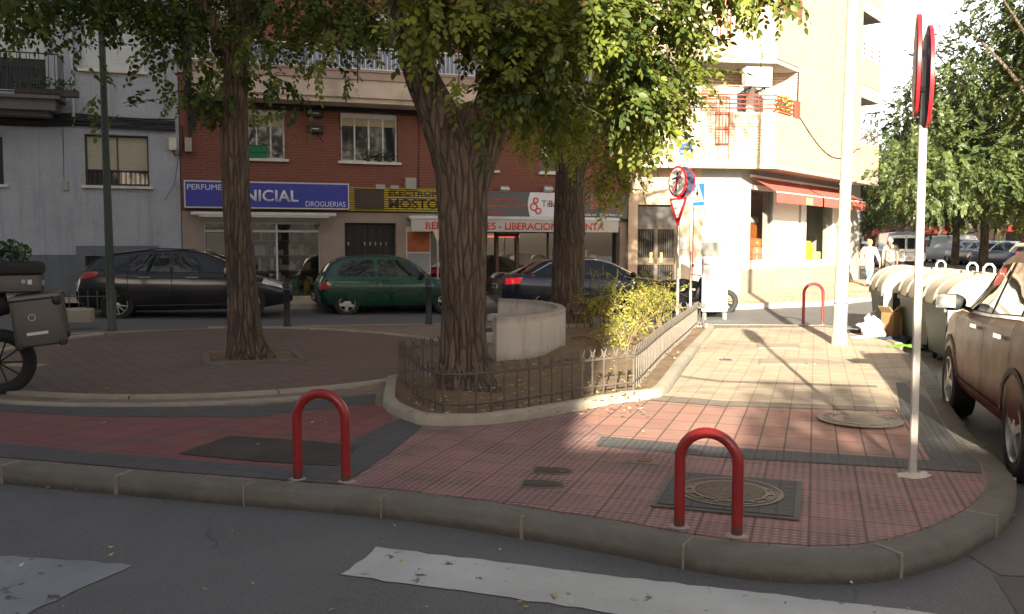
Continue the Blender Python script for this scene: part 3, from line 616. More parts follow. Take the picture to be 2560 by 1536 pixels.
# building door
dm = mat('dark_door_metal', (.02, .02, .022), .4, .4); mb = MB(); s0, s1, z0, z1 = DR; mb.b2(s0, s1, .2, .24, z0, z1)
for k in range(7): x = s0+(s1-s0)*(k+.5)/7; mb.b2(x-.012, x+.012, .17, .2, z0+.5, z1-.15)
mb.b2(s0, s1, .16, .2, z1-.14, z1-.08); mb.b2((s0+s1)/2-.04, (s0+s1)/2+.04, .16, .2, z0, z1-.14); d_ = mb.build('door', dm, bb); d_['label'] = 'dark metal street door'
zh = PB.z(920, 610, -.15); mb = MB()
for k in (0, 3, 4, 5, 6, 7): x = s0+.12+(s1-s0-.3)*k/7.5; mb.lathe((x, .16, zh), [(.0, -.06), (.02, -.04), (.022, .04), (0, .06)], 8)
mb.build('brass_knob', mat('brass', (.75, .62, .3), .3, .9), d_, smooth=True)
# posters left of the phone shop
s0, s1, z0, z1 = PB.rect(1018, 578, 1074, 682, .05); pf = MB().b2(s0-.03, s1+.03, -.055, -.032, z0-.03, z1+.12).build('poster_board', M_alu, bb); zm = (z0+z1)/2-.02
MB().b2(s0, s1, -.062, -.056, zm+.02, z1-.02).build('poster', mat('orange_poster', (.35, .10, .03), .6, var=.6, vs=3.5), pf); MB().b2(s0, s1, -.062, -.056, z0, zm-.02).build('poster', mat('grey_poster', (.26, .27, .29), .6, var=.2, vs=9), pf)
# ---- signs, each a thing of its own on the facade
def facade_thing(name, label, cat, r, out, group=None):
    p = PB.O+PB.u*r[0]+PB.n*out; return thing(name, label, cat, (p.x, p.y, r[2]), PB.a, group)
M_blue = mat('blue_sign', (.018, .03, .32), .35, var=.05, dirt=.15); M_lett = mat('white_lettering', (.62, .63, .66), .5, var=.03); M_redl = mat('red_lettering', (.55, .05, .03), .5); M_orl = mat('orange_lettering', (.55, .09, .03), .5)
r = PB.rect(460, 455, 873, 522, .3); w_, h_ = r[1]-r[0], r[3]-r[2]
t = facade_thing('shop_sign', 'long blue light box sign of the perfume shop on the brick wall', 'shop sign', r, .3)
MB().b2(0, w_, 0, .26, 0, h_).build('sign_box', M_alu, t); MB().b2(.035, w_-.035, -.008, -.001, .035, h_-.035).build('sign_face', M_blue, t)
lettering('lettering', 'PERFUMERIAS', M_lett, t, .08, -.009, h_*.66, h_*.2, w_*.3); lettering('lettering', 'INICIAL', M_lett, t, w_*.33, -.009, h_*.26, h_*.44, w_*.35, bold=.02); lettering('lettering', 'DROGUERIAS', M_lett, t, w_*.725, -.009, h_*.1, h_*.2, w_*.25)
r = PB.rect(476, 530, 842, 538, .5); t = facade_thing('awning_case', 'closed white awning case under the blue sign', 'awning', r, .45); MB().rbox(((r[1]-r[0])/2, .1, .03), (r[1]-r[0], .14, .09), .03).build('case', M_alu, t); MB().b2(.2, r[1]-r[0]-.2, -.02, .0, -.06, -.01).build('front_bar', M_metal, t)
# yellow striped sign
r = PB.rect(874, 474, 1212, 530, .12); w_, h_ = r[1]-r[0], r[3]-r[2]; t = facade_thing('shop_sign', 'yellow slatted sign with brown raised letters beside the blue sign', 'shop sign', r, .12)
M_yel = mat('yellow_slat', (.50, .38, .03), .6, dirt=.3); M_brn = mat('brown_letters', (.05, .028, .02), .6)
mb = MB(); n = 10
for k in range(n): z = h_*k/n; mb.b2(0, w_, -.0, .03, z+.006, z+h_/n*.62)
mb.build('slat', M_yel, t); MB().b2(0, w_, .031, .1, 0, h_).build('sign_back', M_brn, t); MB().b2(0, w_, -.01, .1, h_, h_+.02).build('top_trim', M_yel, t)
MB().b2(w_*.035, w_*.245, -.02, -.001, h_*.12, h_*.97).build('sign_panel', M_brn, t); MB().b2(w_*.035, w_*.245, -.022, -.001, h_*.05, h_*.10).build('green_strip', mat('green_strip', (.01, .12, .03)), t)
MB().b2(w_*.3, w_*.8, -.004, -.001, h_*.05, h_*.10).build('green_strip', mat('green_strip', (.01, .12, .03)), t)
lettering('lettering', 'ELECTRONICA', M_brn, t, w_*.28, -.002, h_*.70, h_*.23, w_*.5, bold=.015); lettering('lettering', 'MOSTOLES', M_brn, t, w_*.28, -.002, h_*.14, h_*.42, w_*.52, bold=.022)
# grey phone-shop sign
r = PB.rect(1214, 482, 1570, 545, .25); w_, h_ = r[1]-r[0], r[3]-r[2]; t = facade_thing('shop_sign', 'grey phone shop sign with white logo panel and orange letters', 'shop sign', r, .25)
MB().b2(0, w_, 0, .2, 0, h_).build('sign_box', mat('grey_sign', (.085, .085, .09), .5, dirt=.2), t); MB().b2(0, w_, -.006, 0, -.03, .0).build('lower_trim', M_black, t)
a0, a1 = w_*.29, w_*.56; pl = [(a0+.05+.0, .02), (a1, .02), (a1, h_-.01), (a0+.05, h_-.01)]+[(a0+.05-.07*math.sin(math.pi*k/8), h_-.01-(h_-.03)*k/8) for k in range(1, 8)]
lp = MB().xz([pl[0], pl[1], pl[2], pl[3]]+pl[4:], -.01, -.001).build('logo_panel', M_lett, t); mb = MB()
for cx, cz, rad in ((a0+.22, .62*h_+.04, .07), (a0+.16, .42*h_, .1), (a0+.30, .26*h_, .08)):
    mb.tube([(cx+rad*math.cos(2*math.pi*k/20), -.016, cz+rad*math.sin(2*math.pi*k/20)) for k in range(20)], .022, 6, close=True)
mb.build('logo_ring', M_redl, t, smooth=True); lettering('lettering', 'Tri', mat('dark_lettering', (.08, .08, .09)), t, a0+.4, -.011, h_*.42, h_*.26); lettering('lettering', 'Banda', mat('magenta_lettering', (.3, .03, .1)), t, a0+.63, -.011, h_*.42, h_*.26, bold=.01)
for i, (tx, zz) in enumerate((('TELEFONIA MOVIL LIBRE', .62), ('REPARACIONES DE TODO TIPO', .36), ('ACCESORIOS', .12))): lettering('lettering', tx, M_orl, t, .04 if i != 2 else .04, -.001, h_*zz, h_*.12, (.75, .95, .4)[i]*w_*.28, bold=.01)
for i, (tx, zz) in enumerate((('916 64 71 09', .66), ('911 27 33 38', .36))): lettering('lettering', tx, M_orl, t, w_*.62, -.001, h_*zz, h_*.2, w_*.31, bold=.02)
lettering('lettering', 'tribanda.es  @tribanda', M_lett, t, w_*.6, -.001, h_*.06, h_*.15, w_*.36, bold=.01)
# white valance with red words
r = PB.rect(1028, 551, 1546, 580, .95); w_, h_ = r[1]-r[0], r[3]-r[2]; t = facade_thing('awning', 'white shop awning valance with large red capital letters', 'awning', r, .95)
MB().b2(0, w_, 0, .006, 0, h_).build('valance', mat('off_white_canvas', (.50, .47, .43), .9, var=.08, vs=4, dirt=.2), t); MB().rbox((w_/2, .05, h_+.045), (w_+.1, .14, .085), .03).build('front_rail', M_alu, t)
MB().b2(.05, w_-.05, .1, .93, h_+.08, h_+.11).build('canvas', mat('off_white_canvas', (.5, .5, .5)), t); mb = MB()
for x in (.25, w_/2, w_-.25): mb.tube([(x, .12, h_+.05), (x+.1, .5, h_+.02), (x, .92, h_+.05)], .018, 6)
mb.build('folding_arm', M_metal, t)
lettering('lettering', 'REPARACIONES - LIBERACIONES - VENTA', M_redl, t, w_*.065, -.001, h_*.18, h_*.62, w_*.86, bold=.018)
for i, px in enumerate((1262, 1371)):
    s0, z0 = PB.st(px, 476, .3); p = PB.O+PB.u*s0+PB.n*.0; f = thing('floodlight', ('grey floodlight above the orange letters of the grey sign', 'grey floodlight above the white logo panel')[i], 'floodlight', (p.x, p.y, z0), PB.a, 'floodlights over the grey sign')
    MB().tube([(-.12, -.02, .05), (-.12, -.25, .12), (.12, -.25, .12), (.12, -.02, .05)], .01, 6).build('bracket', M_metal, f); MB().box((0, -.3, .02), (.26, .14, .09), rx=R(-25)).build('lamp_head', M_alu, f)
def leafy(mb, c, r, n, size, seed, flat=.7):
    rr = random.Random(seed)
    for _ in range(n):
        d = Vector((rr.gauss(0, 1), rr.gauss(0, 1), rr.gauss(0, 1))).normalized()*(rr.random()**.4); p = Vector(c)+Vector((d.x*r[0], d.y*r[1], d.z*r[2]))
        a = Vector((rr.gauss(0, 1), rr.gauss(0, 1), rr.gauss(0, .6))).normalized(); b = a.cross(Vector((rr.gauss(0, 1), rr.gauss(0, 1), rr.gauss(0, 1)))).normalized(); s = size*rr.uniform(.6, 1.3)
        mb.add([p, p+a*s*.5+b*s*.3, p+a*s, p+a*s*.5-b*s*.3], [(0, 1, 2, 3)])
M_leafd = mat('dark_leaf', (.03, .075, .02), .6, var=.4, vs=9)
p = PB.O+PB.u*((X2[0]+X2[1])/2+.25)-PB.n*(-.02); t = thing('potted_plant', 'small green potted plants on the brick building window sill', 'potted plant', (p.x, p.y, X2[2]), PB.a)
mb = MB()
for k in range(3): mb.lathe((-.3+k*.3, -.04, 0), [(.05, 0), (.07, .12)], 10)
mb.build('pot', mat('plastic_pot', (.06, .05, .04)), t); mb = MB(); leafy(mb, (0, -.04, .2), (.45, .08, .13), 170, .07, 4); mb.build('foliage', M_leafd, t)
b_ = PB.O+PB.u*((b0+b1)/2+1.0)+PB.n*.8; t = thing('potted_plant', 'leafy balcony plants on the white building balcony floor', 'potted plant', (b_.x, b_.y, bz1), PB.a)
MB().rbox((0, .12, .09), (1.4, .18, .18), .03).build('planter', mat('plastic_pot', (.06, .05, .04)), t); mb = MB(); leafy(mb, (0, .08, .3), (.8, .12, .16), 260, .08, 9); mb.build('foliage', M_leafd, t)
# ------------------------------------------------------------------ corner building of pale brick
K0 = Vector((3.72, 26.2, 0)); K1 = Vector((7.87, 26.6, 0)); K2 = Vector((14.2, 34.4, 0))
M_pb = brickmat('pale_brick', (.35, .235, .16), (.40, .28, .19), (.62, .52, .40), .30, .085, .022); M_ps = brickmat('pale_soldier_brick', (.35, .235, .16), (.41, .29, .2), (.62, .52, .40), .30, .085, .022, vert=True)
M_soff = mat('overhang_soffit', (.42, .37, .32), .85, dirt=.3); M_gpan = mat('grey_panel', (.30, .31, .30), .6, var=.08, vs=2, dirt=.2); M_wfr = mat('white_shop_frame', (.75, .74, .70), .5, var=.03)
M_base2 = mat('grey_stone_base', (.32, .28, .22), .8, var=.15, vs=3, bs=30, dirt=.5)
FA = Plane(K0, math.atan2((K1-K0).y, (K1-K0).x)); SA = Plane(K1, math.atan2((K2-K1).y, (K2-K1).x)); LF = (K1-K0).length; LS = (K2-K1).length
cbd = thing('corner_building', 'pale brick corner block with rounded brick balconies and a furniture shop', 'building', K0, FA.a)
rzs = SA.a-FA.a; s1loc = (LF, 0, 0)
def side(o): o.location = s1loc; o.rotation_euler = (0, 0, rzs); return o
ZF = 4.07; PER = 3.09; NF = 5
# brick bands (balcony parapets): soldier course, running bond, soldier course
REC = LF*.995; RS = 1.75                                # recess runs over the whole front and 1.75 m round the corner
for f in range(NF):
    z = ZF+f*PER
    for (a, b, m) in ((z, z+.34, M_ps), (z+.34, z+1.2, M_pb), (z+1.2, z+1.5, M_ps)):
        nm = 'brick_band' if m is M_pb else 'soldier_course'; e = .006 if m is M_ps else 0
        slot = FA.s(1800)
        MB().b2(0, slot-.22, -e, .3, a, b).build(nm, m, cbd); MB().b2(slot+.22, LF, -e, .3, a, b).build(nm, m, cbd)
        mb = MB().b2(0, RS, -e, .3, a, b); side(mb.build(nm, m, cbd))
        if z > 0: MB().b2(slot-.22, slot+.22, .09, .3, a, b).build(nm, m, cbd) if a < z+1.3 else None
    # red grille in the slot of the band
    mb = MB()
    for k in range(5): mb.b2(slot-.2+k*.1, slot-.2+k*.1+.02, -.04, -.02, z+.55, z+1.95)
    for k in range(4): mb.b2(slot-.22, slot+.22, -.05, -.018, z+.55+k*.45, z+.59+k*.45)
    mb.build('red_grille', M_redp, cbd)
    mb = MB()
    for k in range(4): mb.b2(0, LF+.02, .02, .05, z+1.60+k*.13, z+1.635+k*.13)
    rl = mb.build('railing', M_redp, cbd); mb = MB()
    for k in range(4): mb.b2(-.02, RS+.1, .02, .05, z+1.60+k*.13, z+1.635+k*.13)
    for k in range(4): mb.b2(RS-.2+k*.09, RS-.17+k*.09, -.03, .06, z+1.52, z+2.05)
    side(mb.build('railing', M_redp, cbd))
    # slab / soffit above the recess and its back wall with openings
    MB().b2(0, LF, .03, 1.7, z+PER-.14, z+PER-.003).build('slab', M_soff, cbd); MB().b2(0, LF, .3, 1.7, z+.1, z+.3).build('slab', M_soff, cbd)
    bs_ = [(.9, 2.35, z+.32, z+2.7), (3.2, 4.1, z+.32, z+2.5)]; mb = MB(); wall_holes(mb, 0, LF, z+.3, z+PER-.14, bs_, .15, y=1.4); o = mb.build('recess_wall', M_pb, cbd)
    for q, b in enumerate(bs_): 
        ww = win(cbd, b, 'balcony door' , M_shw, (.55, .8)[q] if f < 2 else .4, 2, sill=False, depth=.1); ww.location = (0, 1.4, 0)
    mb = MB(); wall_holes(mb, .0, RS, z+.3, z+PER-.14, [(.55, 1.5, z+1.0, z+2.4)], .15, y=.95); side(mb.build('recess_wall', M_wfr, cbd))
    ww = win(cbd, (.55, 1.5, z+1.0, z+2.4), 'enclosed balcony window', M_shw, .5, 2, sill=False, depth=.1); ww.location = s1loc; ww.rotation_euler = (0, 0, rzs); 
    v = Matrix.Rotation(rzs, 3, 'Z') @ Vector((0, .95, 0)); ww.location = (LF+v.x, v.y, 0)
    side(MB().b2(0, RS+.05, .02, 1.7, z+PER-.139, z+PER-.002).build('slab', M_soff, cbd)); side(MB().b2(RS-.02, RS+.02, .05, .95, z, z+PER-.14).build('recess_cheek', M_pb, cbd))
# side wall, with window openings out of sight and corner balconies at its far end
zt = ZF+NF*PER; E = .0; LB = SA.s(2143)
hl = []
mb = MB(); wall_holes(mb, RS, LB, ZF+.34, zt, hl, .2)
side(mb.build('side_wall', M_pb, cbd)); side(MB().b2(RS, LS, -.006, .2, ZF, ZF+.34).build('soldier_course', M_ps, cbd))
for f in range(NF):
    z = ZF+f*PER; side(MB().b2(RS, LB, -.005, -.0005, z+1.2, z+1.5).build('soldier_course', M_ps, cbd))
    if f: side(MB().b2(RS, LB, -.005, -.0005, z, z+.34).build('soldier_course', M_ps, cbd))
    side(MB().b2(LB, LS, 0, .15, z+.34, z+1.35).build('brick_band', M_pb, cbd)); side(MB().b2(LB, LS+.0, 0.01, 2.5, z-.12+.12*(f == 0), z+.339).build('balcony_slab', M_soff, cbd)); 
    if f: side(MB().b2(LB, LS, -.006, .15, z, z+.339).build('soldier_course', M_ps, cbd)) if False else None
    side(MB().b2(LB-.15, LB, .02, 3, z+.34, z+PER).build('balcony_cheek', M_pb, cbd)); mb = MB()
    for k in range(3): mb.b2(LB, LS+.15, .02, .045, z+1.5+k*.17, z+1.525+k*.17)
    for k in range(3): mb.b2(LB+.3+k*.9, LB+.33+k*.9, .02, .05, z+1.35, z+1.9)
    side(mb.build('railing', mat('brown_railing', (.16, .09, .07), .6), cbd)); side(MB().b2(LB, LS, 1.5, 1.6, z+.339, z+PER-.121).build('recess_wall', M_gpan, cbd))
# body behind so that the block is solid, roof
mb = MB(); far_ = [(0.2, 1.75), (LF-.5, 1.75)]
pK = [Vector((.3, 1.71)), Vector((LF-.35, 1.71))]
c_, s_ = math.cos(rzs), math.sin(rzs)
def sl(x, y): return (LF+x*c_-y*s_, x*s_+y*c_)
poly = [(0, 1.71), (LF-.75, 1.71), sl(RS+.1, .25), sl(LB-.2, .25), sl(LB-.16, 3.), sl(LS, 3.), sl(LS, 9), (0, 14)]
MB().prism(poly, ZF+.31, zt+.2).build('core', M_pb, cbd); poly2 = [(-.0, -.1), (LF+.03, -.1), sl(LS+.1, -.1), sl(LS+.1, 9), (0, 14)]; MB().prism(poly2, zt+.2, zt+.5).build('roof', M_soff, cbd)
# soffit and ground floor
MB().prism([(0, .01), (LF, .01), sl(LS, .01), sl(LS, 6), (0, 10)], ZF-.1, ZF-.001).build('soffit', M_soff, cbd); MB().prism([(-.02, -.02), (LF+.01, -.02), sl(LS+.02, -.02), sl(LS+.02, .06), (LF-.03, .06), (-.02, .06)], ZF-.16, ZF-.101).build('soffit_edge', M_tanl, cbd)
g0, g1 = 0., 7.0   # ground floor: front wall set back .75 m, side wall set back .8 m
GA = Plane(FA.O-FA.n*.75, FA.a); gx = GA.s(1850); GX = [GA.s(p) for p in (1592, 1693, 1752, 1762, 1842)]
DD = (GX[0]+.02, GX[1], .05, GA.z(1640, 512))
mb = MB(); wall_holes(mb, -.1, GX[2], -.1, ZF-.101, [DD], .3, y=.75); mb.build('tan_wall', M_tanl, cbd)
mb = MB().b2(GX[2], gx, .75, 1.1, -.1, ZF-.1).build('grey_wall', M_gpan, cbd)
z_a, z_b = GA.z(1800, 448), GA.z(1800, 606); z_c = GA.z(1800, 640); MB().b2(GX[3], GX[4], .72, .749, z_b, z_a).build('white_panel', M_wfr, cbd); MB().b2(GX[2]+.03, GX[4]-.2, .71, .749, z_c, z_b-.01).build('grey_vent', mat('vent_grey', (.17, .17, .16), .6), cbd)
# metal double door with bars
dm2 = mat('door_bronze', (.11, .085, .06), .45, .5, dirt=.3); s0, s1, z0, z1 = DD; mb = MB(); zt_ = GA.z(1640, 568); mid = (s0+s1)/2
for a, b in ((s0, s0+.05), (mid-.05, mid+.05), (s1-.05, s1)): mb.b2(a, b, .93, .98, z0, zt_)
for zz in (z0+.04, z0+1.0, z0+1.15, zt_-.03): mb.b2(s0, s1, .932, .978, zz-.035, zz+.035)
mb.b2(s0, s1, .93, .98, z0+1.0, z0+1.15)
n = 18
for k in range(1, n):
    x = s0+(s1-s0)*k/n
    for za, zb in ((z0+.08, z0+.95), (z0+1.2, zt_-.06)): mb.cyl((x, .955, za), (x, .955, zb), .011, 6)
dr_ = mb.build('street_door', dm2, cbd); MB().b2(s0, s1, 1.0, 1.02, z0, zt_).build('pane', M_glass, dr_); MB().b2(s0, s1, .95, 1.04, zt_, z1).build('dark_panel', mat('dark_panel', (.05, .045, .04), .5), dr_)
MB().b2(mid-.2, mid-.12, .88, .93, z0+1.02, z0+1.35).b2(mid+.12, mid+.2, .88, .93, z0+1.02, z0+1.35).build('door_handle', mat('brass', (.75, .62, .3)), dr_)
x = GX[1]+.45; MB().cyl((x, .68, .3), (x, .68, 3.9), .035, 10).build('drainpipe', M_redp, cbd, smooth=True); x = GX[1]+.1; MB().b2(x-.05, x+.2, .72, .749, 1.5, 1.85).build('mail_panel', M_alu, cbd); MB().b2(x-.1, x+.25, .70, .749, .2, 1.3).build('cream_cabinet', M_cream, cbd)
# side ground floor wall with the two big furniture-shop windows
gv = FA.O+FA.u*gx-FA.n*.75; SG = Plane(gv, SA.a); off = Vector(((gv-K0).dot(FA.u), -(gv-K0).dot(FA.n), 0)); LG = SG.s(2128)
def sg(o): o.location = off; o.rotation_euler = (0, 0, rzs); return o
zb1, zb0 = 1.0, 1.0
def gw(x0, y0, x1, y1): 
    r = SG.rect(x0, y0, x1, y1); return r
A = (SG.s(1864), SG.s(1992)); B = (SG.s(2001), SG.s(2094)); zlo = SG.z(1930, 671); zhi = ZF-.55; blo = zlo
mb = MB(); hA = (A[0]+.28, A[1]-.0, zlo+.28, zhi-.2); 
hA = (SG.s(1871), SG.s(1930), SG.z(1900, 650), zhi-.15); hA2 = (SG.s(1930)+.02, SG.s(1973), hA[2], hA[3]); hB = (SG.s(2011), SG.s(2079), SG.z(2045, 650), zhi-.15)
wall_holes(mb, 0, LG, zlo, ZF-.101, [hA, hB], .35); sg(mb.build('shop_wall', M_gpan, cbd)); sg(MB().b2(0, LG, -.03, .3, -.2, zlo).build('stone_base', M_base2, cbd))
def frameset(r, o, w1=.16):
    s0, s1, z0, z1 = r; a, b, c, d = o; mb = MB(); 
    mb.b2(a, s0, -.05, .1, c, d); mb.b2(s1, b, -.05, .1, c, d); mb.b2(s0, s1, -.05, .1, c, z0); mb.b2(s0, s1, -.05, .1, z1, d); q = sg(mb.build('shop_window', M_wfr, cbd))
    MB().add([(s0, .08, z0), (s1, .08, z0), (s1, .08, z1), (s0, .08, z1)], [(0, 1, 2, 3)]).build('pane', glassmat('clear_shop_glass', (.8, .8, .8), .97, .02, .35), q); return q
frameset(hA, (A[0], A[1]-.02, zlo, zhi)); frameset(hB, (B[0], B[1], zlo, zhi))
sg(MB().add([(-.0, .36, hA[2]-.2), (LG, .36, hA[2]-.2), (LG, 2.6, hA[2]-.2), (0, 2.6, hA[2]-.2), (0, 2.6, zhi), (LG, 2.6, zhi), (LG, .36, zhi), (0, .36, zhi)], [(0, 1, 2, 3), (3, 2, 5, 4), (4, 5, 6, 7), (0, 3, 4, 7), (1, 6, 5, 2)]).build('shop_interior', mat('furniture_shop_inside', (.2, .19, .18), .9), cbd))
side(MB().cyl((LG+.1, .75, .2), (LG+.1, .75, ZF-.1), .06, 12).build('corner_column', M_black, cbd, smooth=True))
side(MB().b2(LG+.05-1.2, LG+.1, .76, 5, .2, ZF-.1).build('end_wall', M_gpan, cbd))
def side_world(s, y, z): p = SG.O+SG.u*s-SG.n*y; return (p.x, p.y, z)
# furniture behind the glass
wood = mat('orange_wood', (.42, .14, .03), .45, var=.2, vs=5); 
t = thing('chest_of_drawers', 'orange wood chest of drawers behind the left furniture shop window', 'chest of drawers', side_world(hA[0]+1.55, .62, hA[2]-.2), SA.a)
MB().b2(-.55, .5, -.2, .25, .06, .9).build('carcass', wood, t); 
for k in range(3): q = MB().b2(-.5, .45, -.225, -.203, .12+k*.26, .34+k*.26).build('drawer', mat('orange_wood_front', (.5, .19, .05), .45, var=.15), t); MB().ell((0, -.235, .23+k*.26), (.05, .015, .03)).build('handle', M_wfr, q)
t = thing('bed', 'white headboard and orange bed in the left furniture shop window', 'bed', side_world(hA[0]+2.7, 1.15, hA[2]-.2), SA.a); MB().rbox((0, 0, .9), (1.5, .1, 1.0), .04).build('headboard', wood, t); MB().rbox((.0, .1, 1.55), (1.3, .3, .25), .1).build('pillow', M_lett, t)
lime = mat('lime_upholstery', (.38, .55, .03), .8); 
t = thing('sofa', 'lime green sofa behind the right furniture shop window', 'sofa', side_world((hB[0]+hB[1])/2+1.3, .85, hB[2]-.2), SA.a); MB().rbox((0, 0, .3), (1.7, .7, .4), .08).rbox((0, .3, .65), (1.7, .2, .6), .08).build('seat', mat('pale_lime_upholstery', (.55, .62, .3), .8), t)
MB().rbox((-.72, -.02, .5), (.3, .7, .7), .1).build('armrest', lime, t); MB().ell((-.45, -.25, .55), (.2, .1, .18)).build('cushion', lime, t); mb = MB(); [mb.cyl((x, -.25, 0), (x, -.25, .12), .03, 8) for x in (-.7, .7)]; mb.build('leg', M_black, t)
# awnings over the shop windows
M_awn = mat('faded_red_canvas', (.36, .09, .07), .85, var=.12, vs=3)
for i, (a, b) in enumerate(((A[0]+.15, A[1]-.15), (B[0]-.3, B[1]+.25))):
    t = thing('awning', ('faded red awning with a cream patch over the left shop window', 'faded red awning over the right shop window, next to the lamp post')[i], 'awning', side_world(a, -.06, 3.75), SA.a, 'red awnings of the furniture shop'); L_ = b-a
    mb = MB(); mb.add([(0, 0, 0), (L_, 0, 0), (L_, -.85, -.5), (0, -.85, -.5)], [(0, 1, 2, 3)]); mb.add([(0, 0, .004), (L_, 0, .004), (L_, -.85, -.496), (0, -.85, -.496)], [(3, 2, 1, 0)]); mb.build('canvas', M_awn, t)
    MB().b2(0, L_, -.87, -.86, -.82, -.5).build('valance', M_awn, t); MB().cyl((0, -.01, .03), (L_, -.01, .03), .05, 10).cyl((0, -.86, -.5), (L_, -.86, -.5), .02, 8).build('roller', M_wfr, t)
    if i == 0: MB().b2(L_*.62, L_*.76, -.876, -.871, -.8, -.58).build('patch', mat('cream_patch', (.6, .5, .2)), t)
# air conditioner, flower pots and street plate
s0, s1, z0, z1 = FA.rect(1843, 180, 1893, 222); zz = FA.z(1865, 222)
p = K0+FA.u*(LF*.79)+FA.n*.35; t = thing('air_conditioner', 'white air conditioning unit under the brick balcony', 'air conditioner', (p.x, p.y, zz), FA.a)
MB().rbox((.22, .2, .3), (.8, .34, .56), .02).build('housing', M_wfr, t); MB().lathe((.13, .02, .3), [(.2, 0), (.2, -.012), (.04, -.02)], 20, 'Y').build('fan_grille', M_alu, t); mb = MB()
for x in (0, .45): mb.b2(x-.02, x+.02, .05, .9, -.03, .01); mb.cyl((x, .1, -.02), (x, .7, -.3), .015, 6)
mb.build('bracket', M_iron, t)
pp = K1+SA.u*1.0+SA.n*(-.1)
t = thing('potted_plant', 'yellowish bushy plant in an orange pot on the corner balcony parapet', 'potted plant', (pp.x, pp.y, ZF+1.5), SA.a); MB().rbox((0, .12, .09), (1.0, .2, .17), .04).build('pot', mat('terracotta', (.5, .17, .07), .8), t); mb = MB(); leafy(mb, (0, .08, .42), (.6, .2, .26), 380, .09, 5); mb.build('foliage', mat('yellowish_leaf', (.18, .22, .06), .6, var=.3), t)
pp = K1+SA.u*1.1+SA.n*(-.1); t = thing('potted_plant', 'trailing plants on the upper corner balcony with red rails', 'potted plant', (pp.x, pp.y, ZF+PER+1.5), SA.a); MB().rbox((0, .12, .09), (1.2, .2, .17), .04).build('pot', mat('terracotta', (.5, .17, .07), .8), t); mb = MB(); leafy(mb, (0, .05, .35), (.8, .25, .3), 420, .09, 6); mb.build('foliage', mat('yellowish_leaf', (.18, .22, .06)), t)
s0, s1, z0, z1 = FA.rect(1698, 360, 1729, 388); p = K0+FA.u*s0+FA.n*.02; t = thing('street_name_plate', 'small blue street name plate on the pale brick band', 'street sign', (p.x, p.y, z0), FA.a); w_, h_ = s1-s0, z1-z0
MB().b2(0, w_, -.01, .01, 0, h_).build('plate', mat('blue_plate', (.02, .09, .4), .4), t); lettering('lettering', 'CALLE', M_lett, t, w_*.25, -.011, h_*.6, h_*.22, w_*.6); lettering('lettering', 'BARCELONA', M_lett, t, w_*.1, -.011, h_*.2, h_*.24, w_*.8)
# cable swag along the side wall
pts = [side_world(RS+.15-.7+0*k, -.9, 0) for k in range(1)]
a = Vector(K1+SA.u*(RS+.1)+SA.n*.03); b = Vector(K1+SA.u*(LB)+SA.n*.03); mb = MB(); mb.tube([a.lerp(b, k/14)+Vector((0, 0, ZF+1.55-1.0*math.sin(math.pi*min(1, k/14*1.05)*.85))) for k in range(15)], .013, 6); tag(mb.build('hanging_cable', M_black), 'black cable sagging across the sunlit brick side wall', 'cable')
# ------------------------------------------------------------------ block behind the camera that shades the square, and an added low shade caster
ob = thing('opposite_building', 'tall apartment block across the street behind the viewer', 'building', (0, 0, 0), R(0))
xe = -3.0; mb = MB(); mb.b2(xe-60, xe, -15, -11, -.2, 26); mb.build('wall', M_cream, ob)
for f in range(7):
    for k in range(12): win(ob, (xe-4-k*4, xe-2.5-k*4, 1+f*3.4, 2.6+f*3.4), None, M_shw, .4, 2, sill=False, depth=.1).rotation_euler = (0, 0, math.pi) if False else (0, 0, 0)
for c in ob.children:
    if c.name.startswith('window'): c.location = (0, -10.9, 0); c.scale = (1, -1, 1)
ow = thing('low_shade_block', 'low flat-roofed pavilion behind the viewer', 'pavilion', (0, 0, 0)); mb = MB(); mb.b2(xe+.0+.01, xe+26, -16, -9.5, -.2, 4.6).build('wall', M_cream, ow); MB().b2(xe+.05, xe+26.2, -16.2, -9.35, 4.6, 4.72).build('roof', M_soff, ow)  # added out of view; its height sets where the shade on the paving ends
mb = MB(); leafy(mb, (.2, -9.9, 5.1), (1.1, .5, .8), 900, .16, 3); leafy(mb, (4.5, -9.9, 4.85), (2.0, .5, .35), 900, .16, 13); leafy(mb, (7.5, -9.9, 4.85), (1.6, .5, .3), 500, .16, 23); o = mb.build('shadow_edge_leaves', M_leafd); tag(o, 'unseen leaf clumps added on the low block to make its shadow edge ragged', 'shadow caster')  # added leaf clumps, unseen, shaping blobs along the shadow edge
# ------------------------------------------------------------------ trees
def leafmat(name, c1, c2, tr=.35):
    t = NT(name); at = t.n.new('ShaderNodeAttribute'); at.attribute_name = 'tint'; c = t.mix(at.outputs['Fac'], c1, c2)
    t.set(c, .5, Specular_IOR_Level=.35); tl = t.n.new('ShaderNodeBsdfTranslucent'); t.l.new(t.mix(1., c, (1.5, 1.35, .6), 'MULTIPLY'), tl.inputs[0]); mx = t.n.new('ShaderNodeMixShader'); mx.inputs[0].default_value = tr
    t.l.new(t.b.outputs[0], mx.inputs[1]); t.l.new(tl.outputs[0], mx.inputs[2]); t.l.new(mx.outputs[0], t.out.inputs[0]); return t.m
M_leaf = leafmat('elm_leaf', (.022, .05, .014), (.13, .17, .03)); M_leafs = leafmat('sunlit_tint_elm_leaf', (.07, .11, .02), (.40, .40, .08))  # third crown's copy: autumn yellow, with sunlit brightness put into the leaf colour
M_leafm = leafmat('mid_elm_leaf', (.028, .055, .014), (.20, .23, .038))  # in-between copy for the middle crown, part of the sunlight in its colour
M_leaff = leafmat('far_elm_leaf', (.035, .06, .025), (.10, .13, .035), .25)
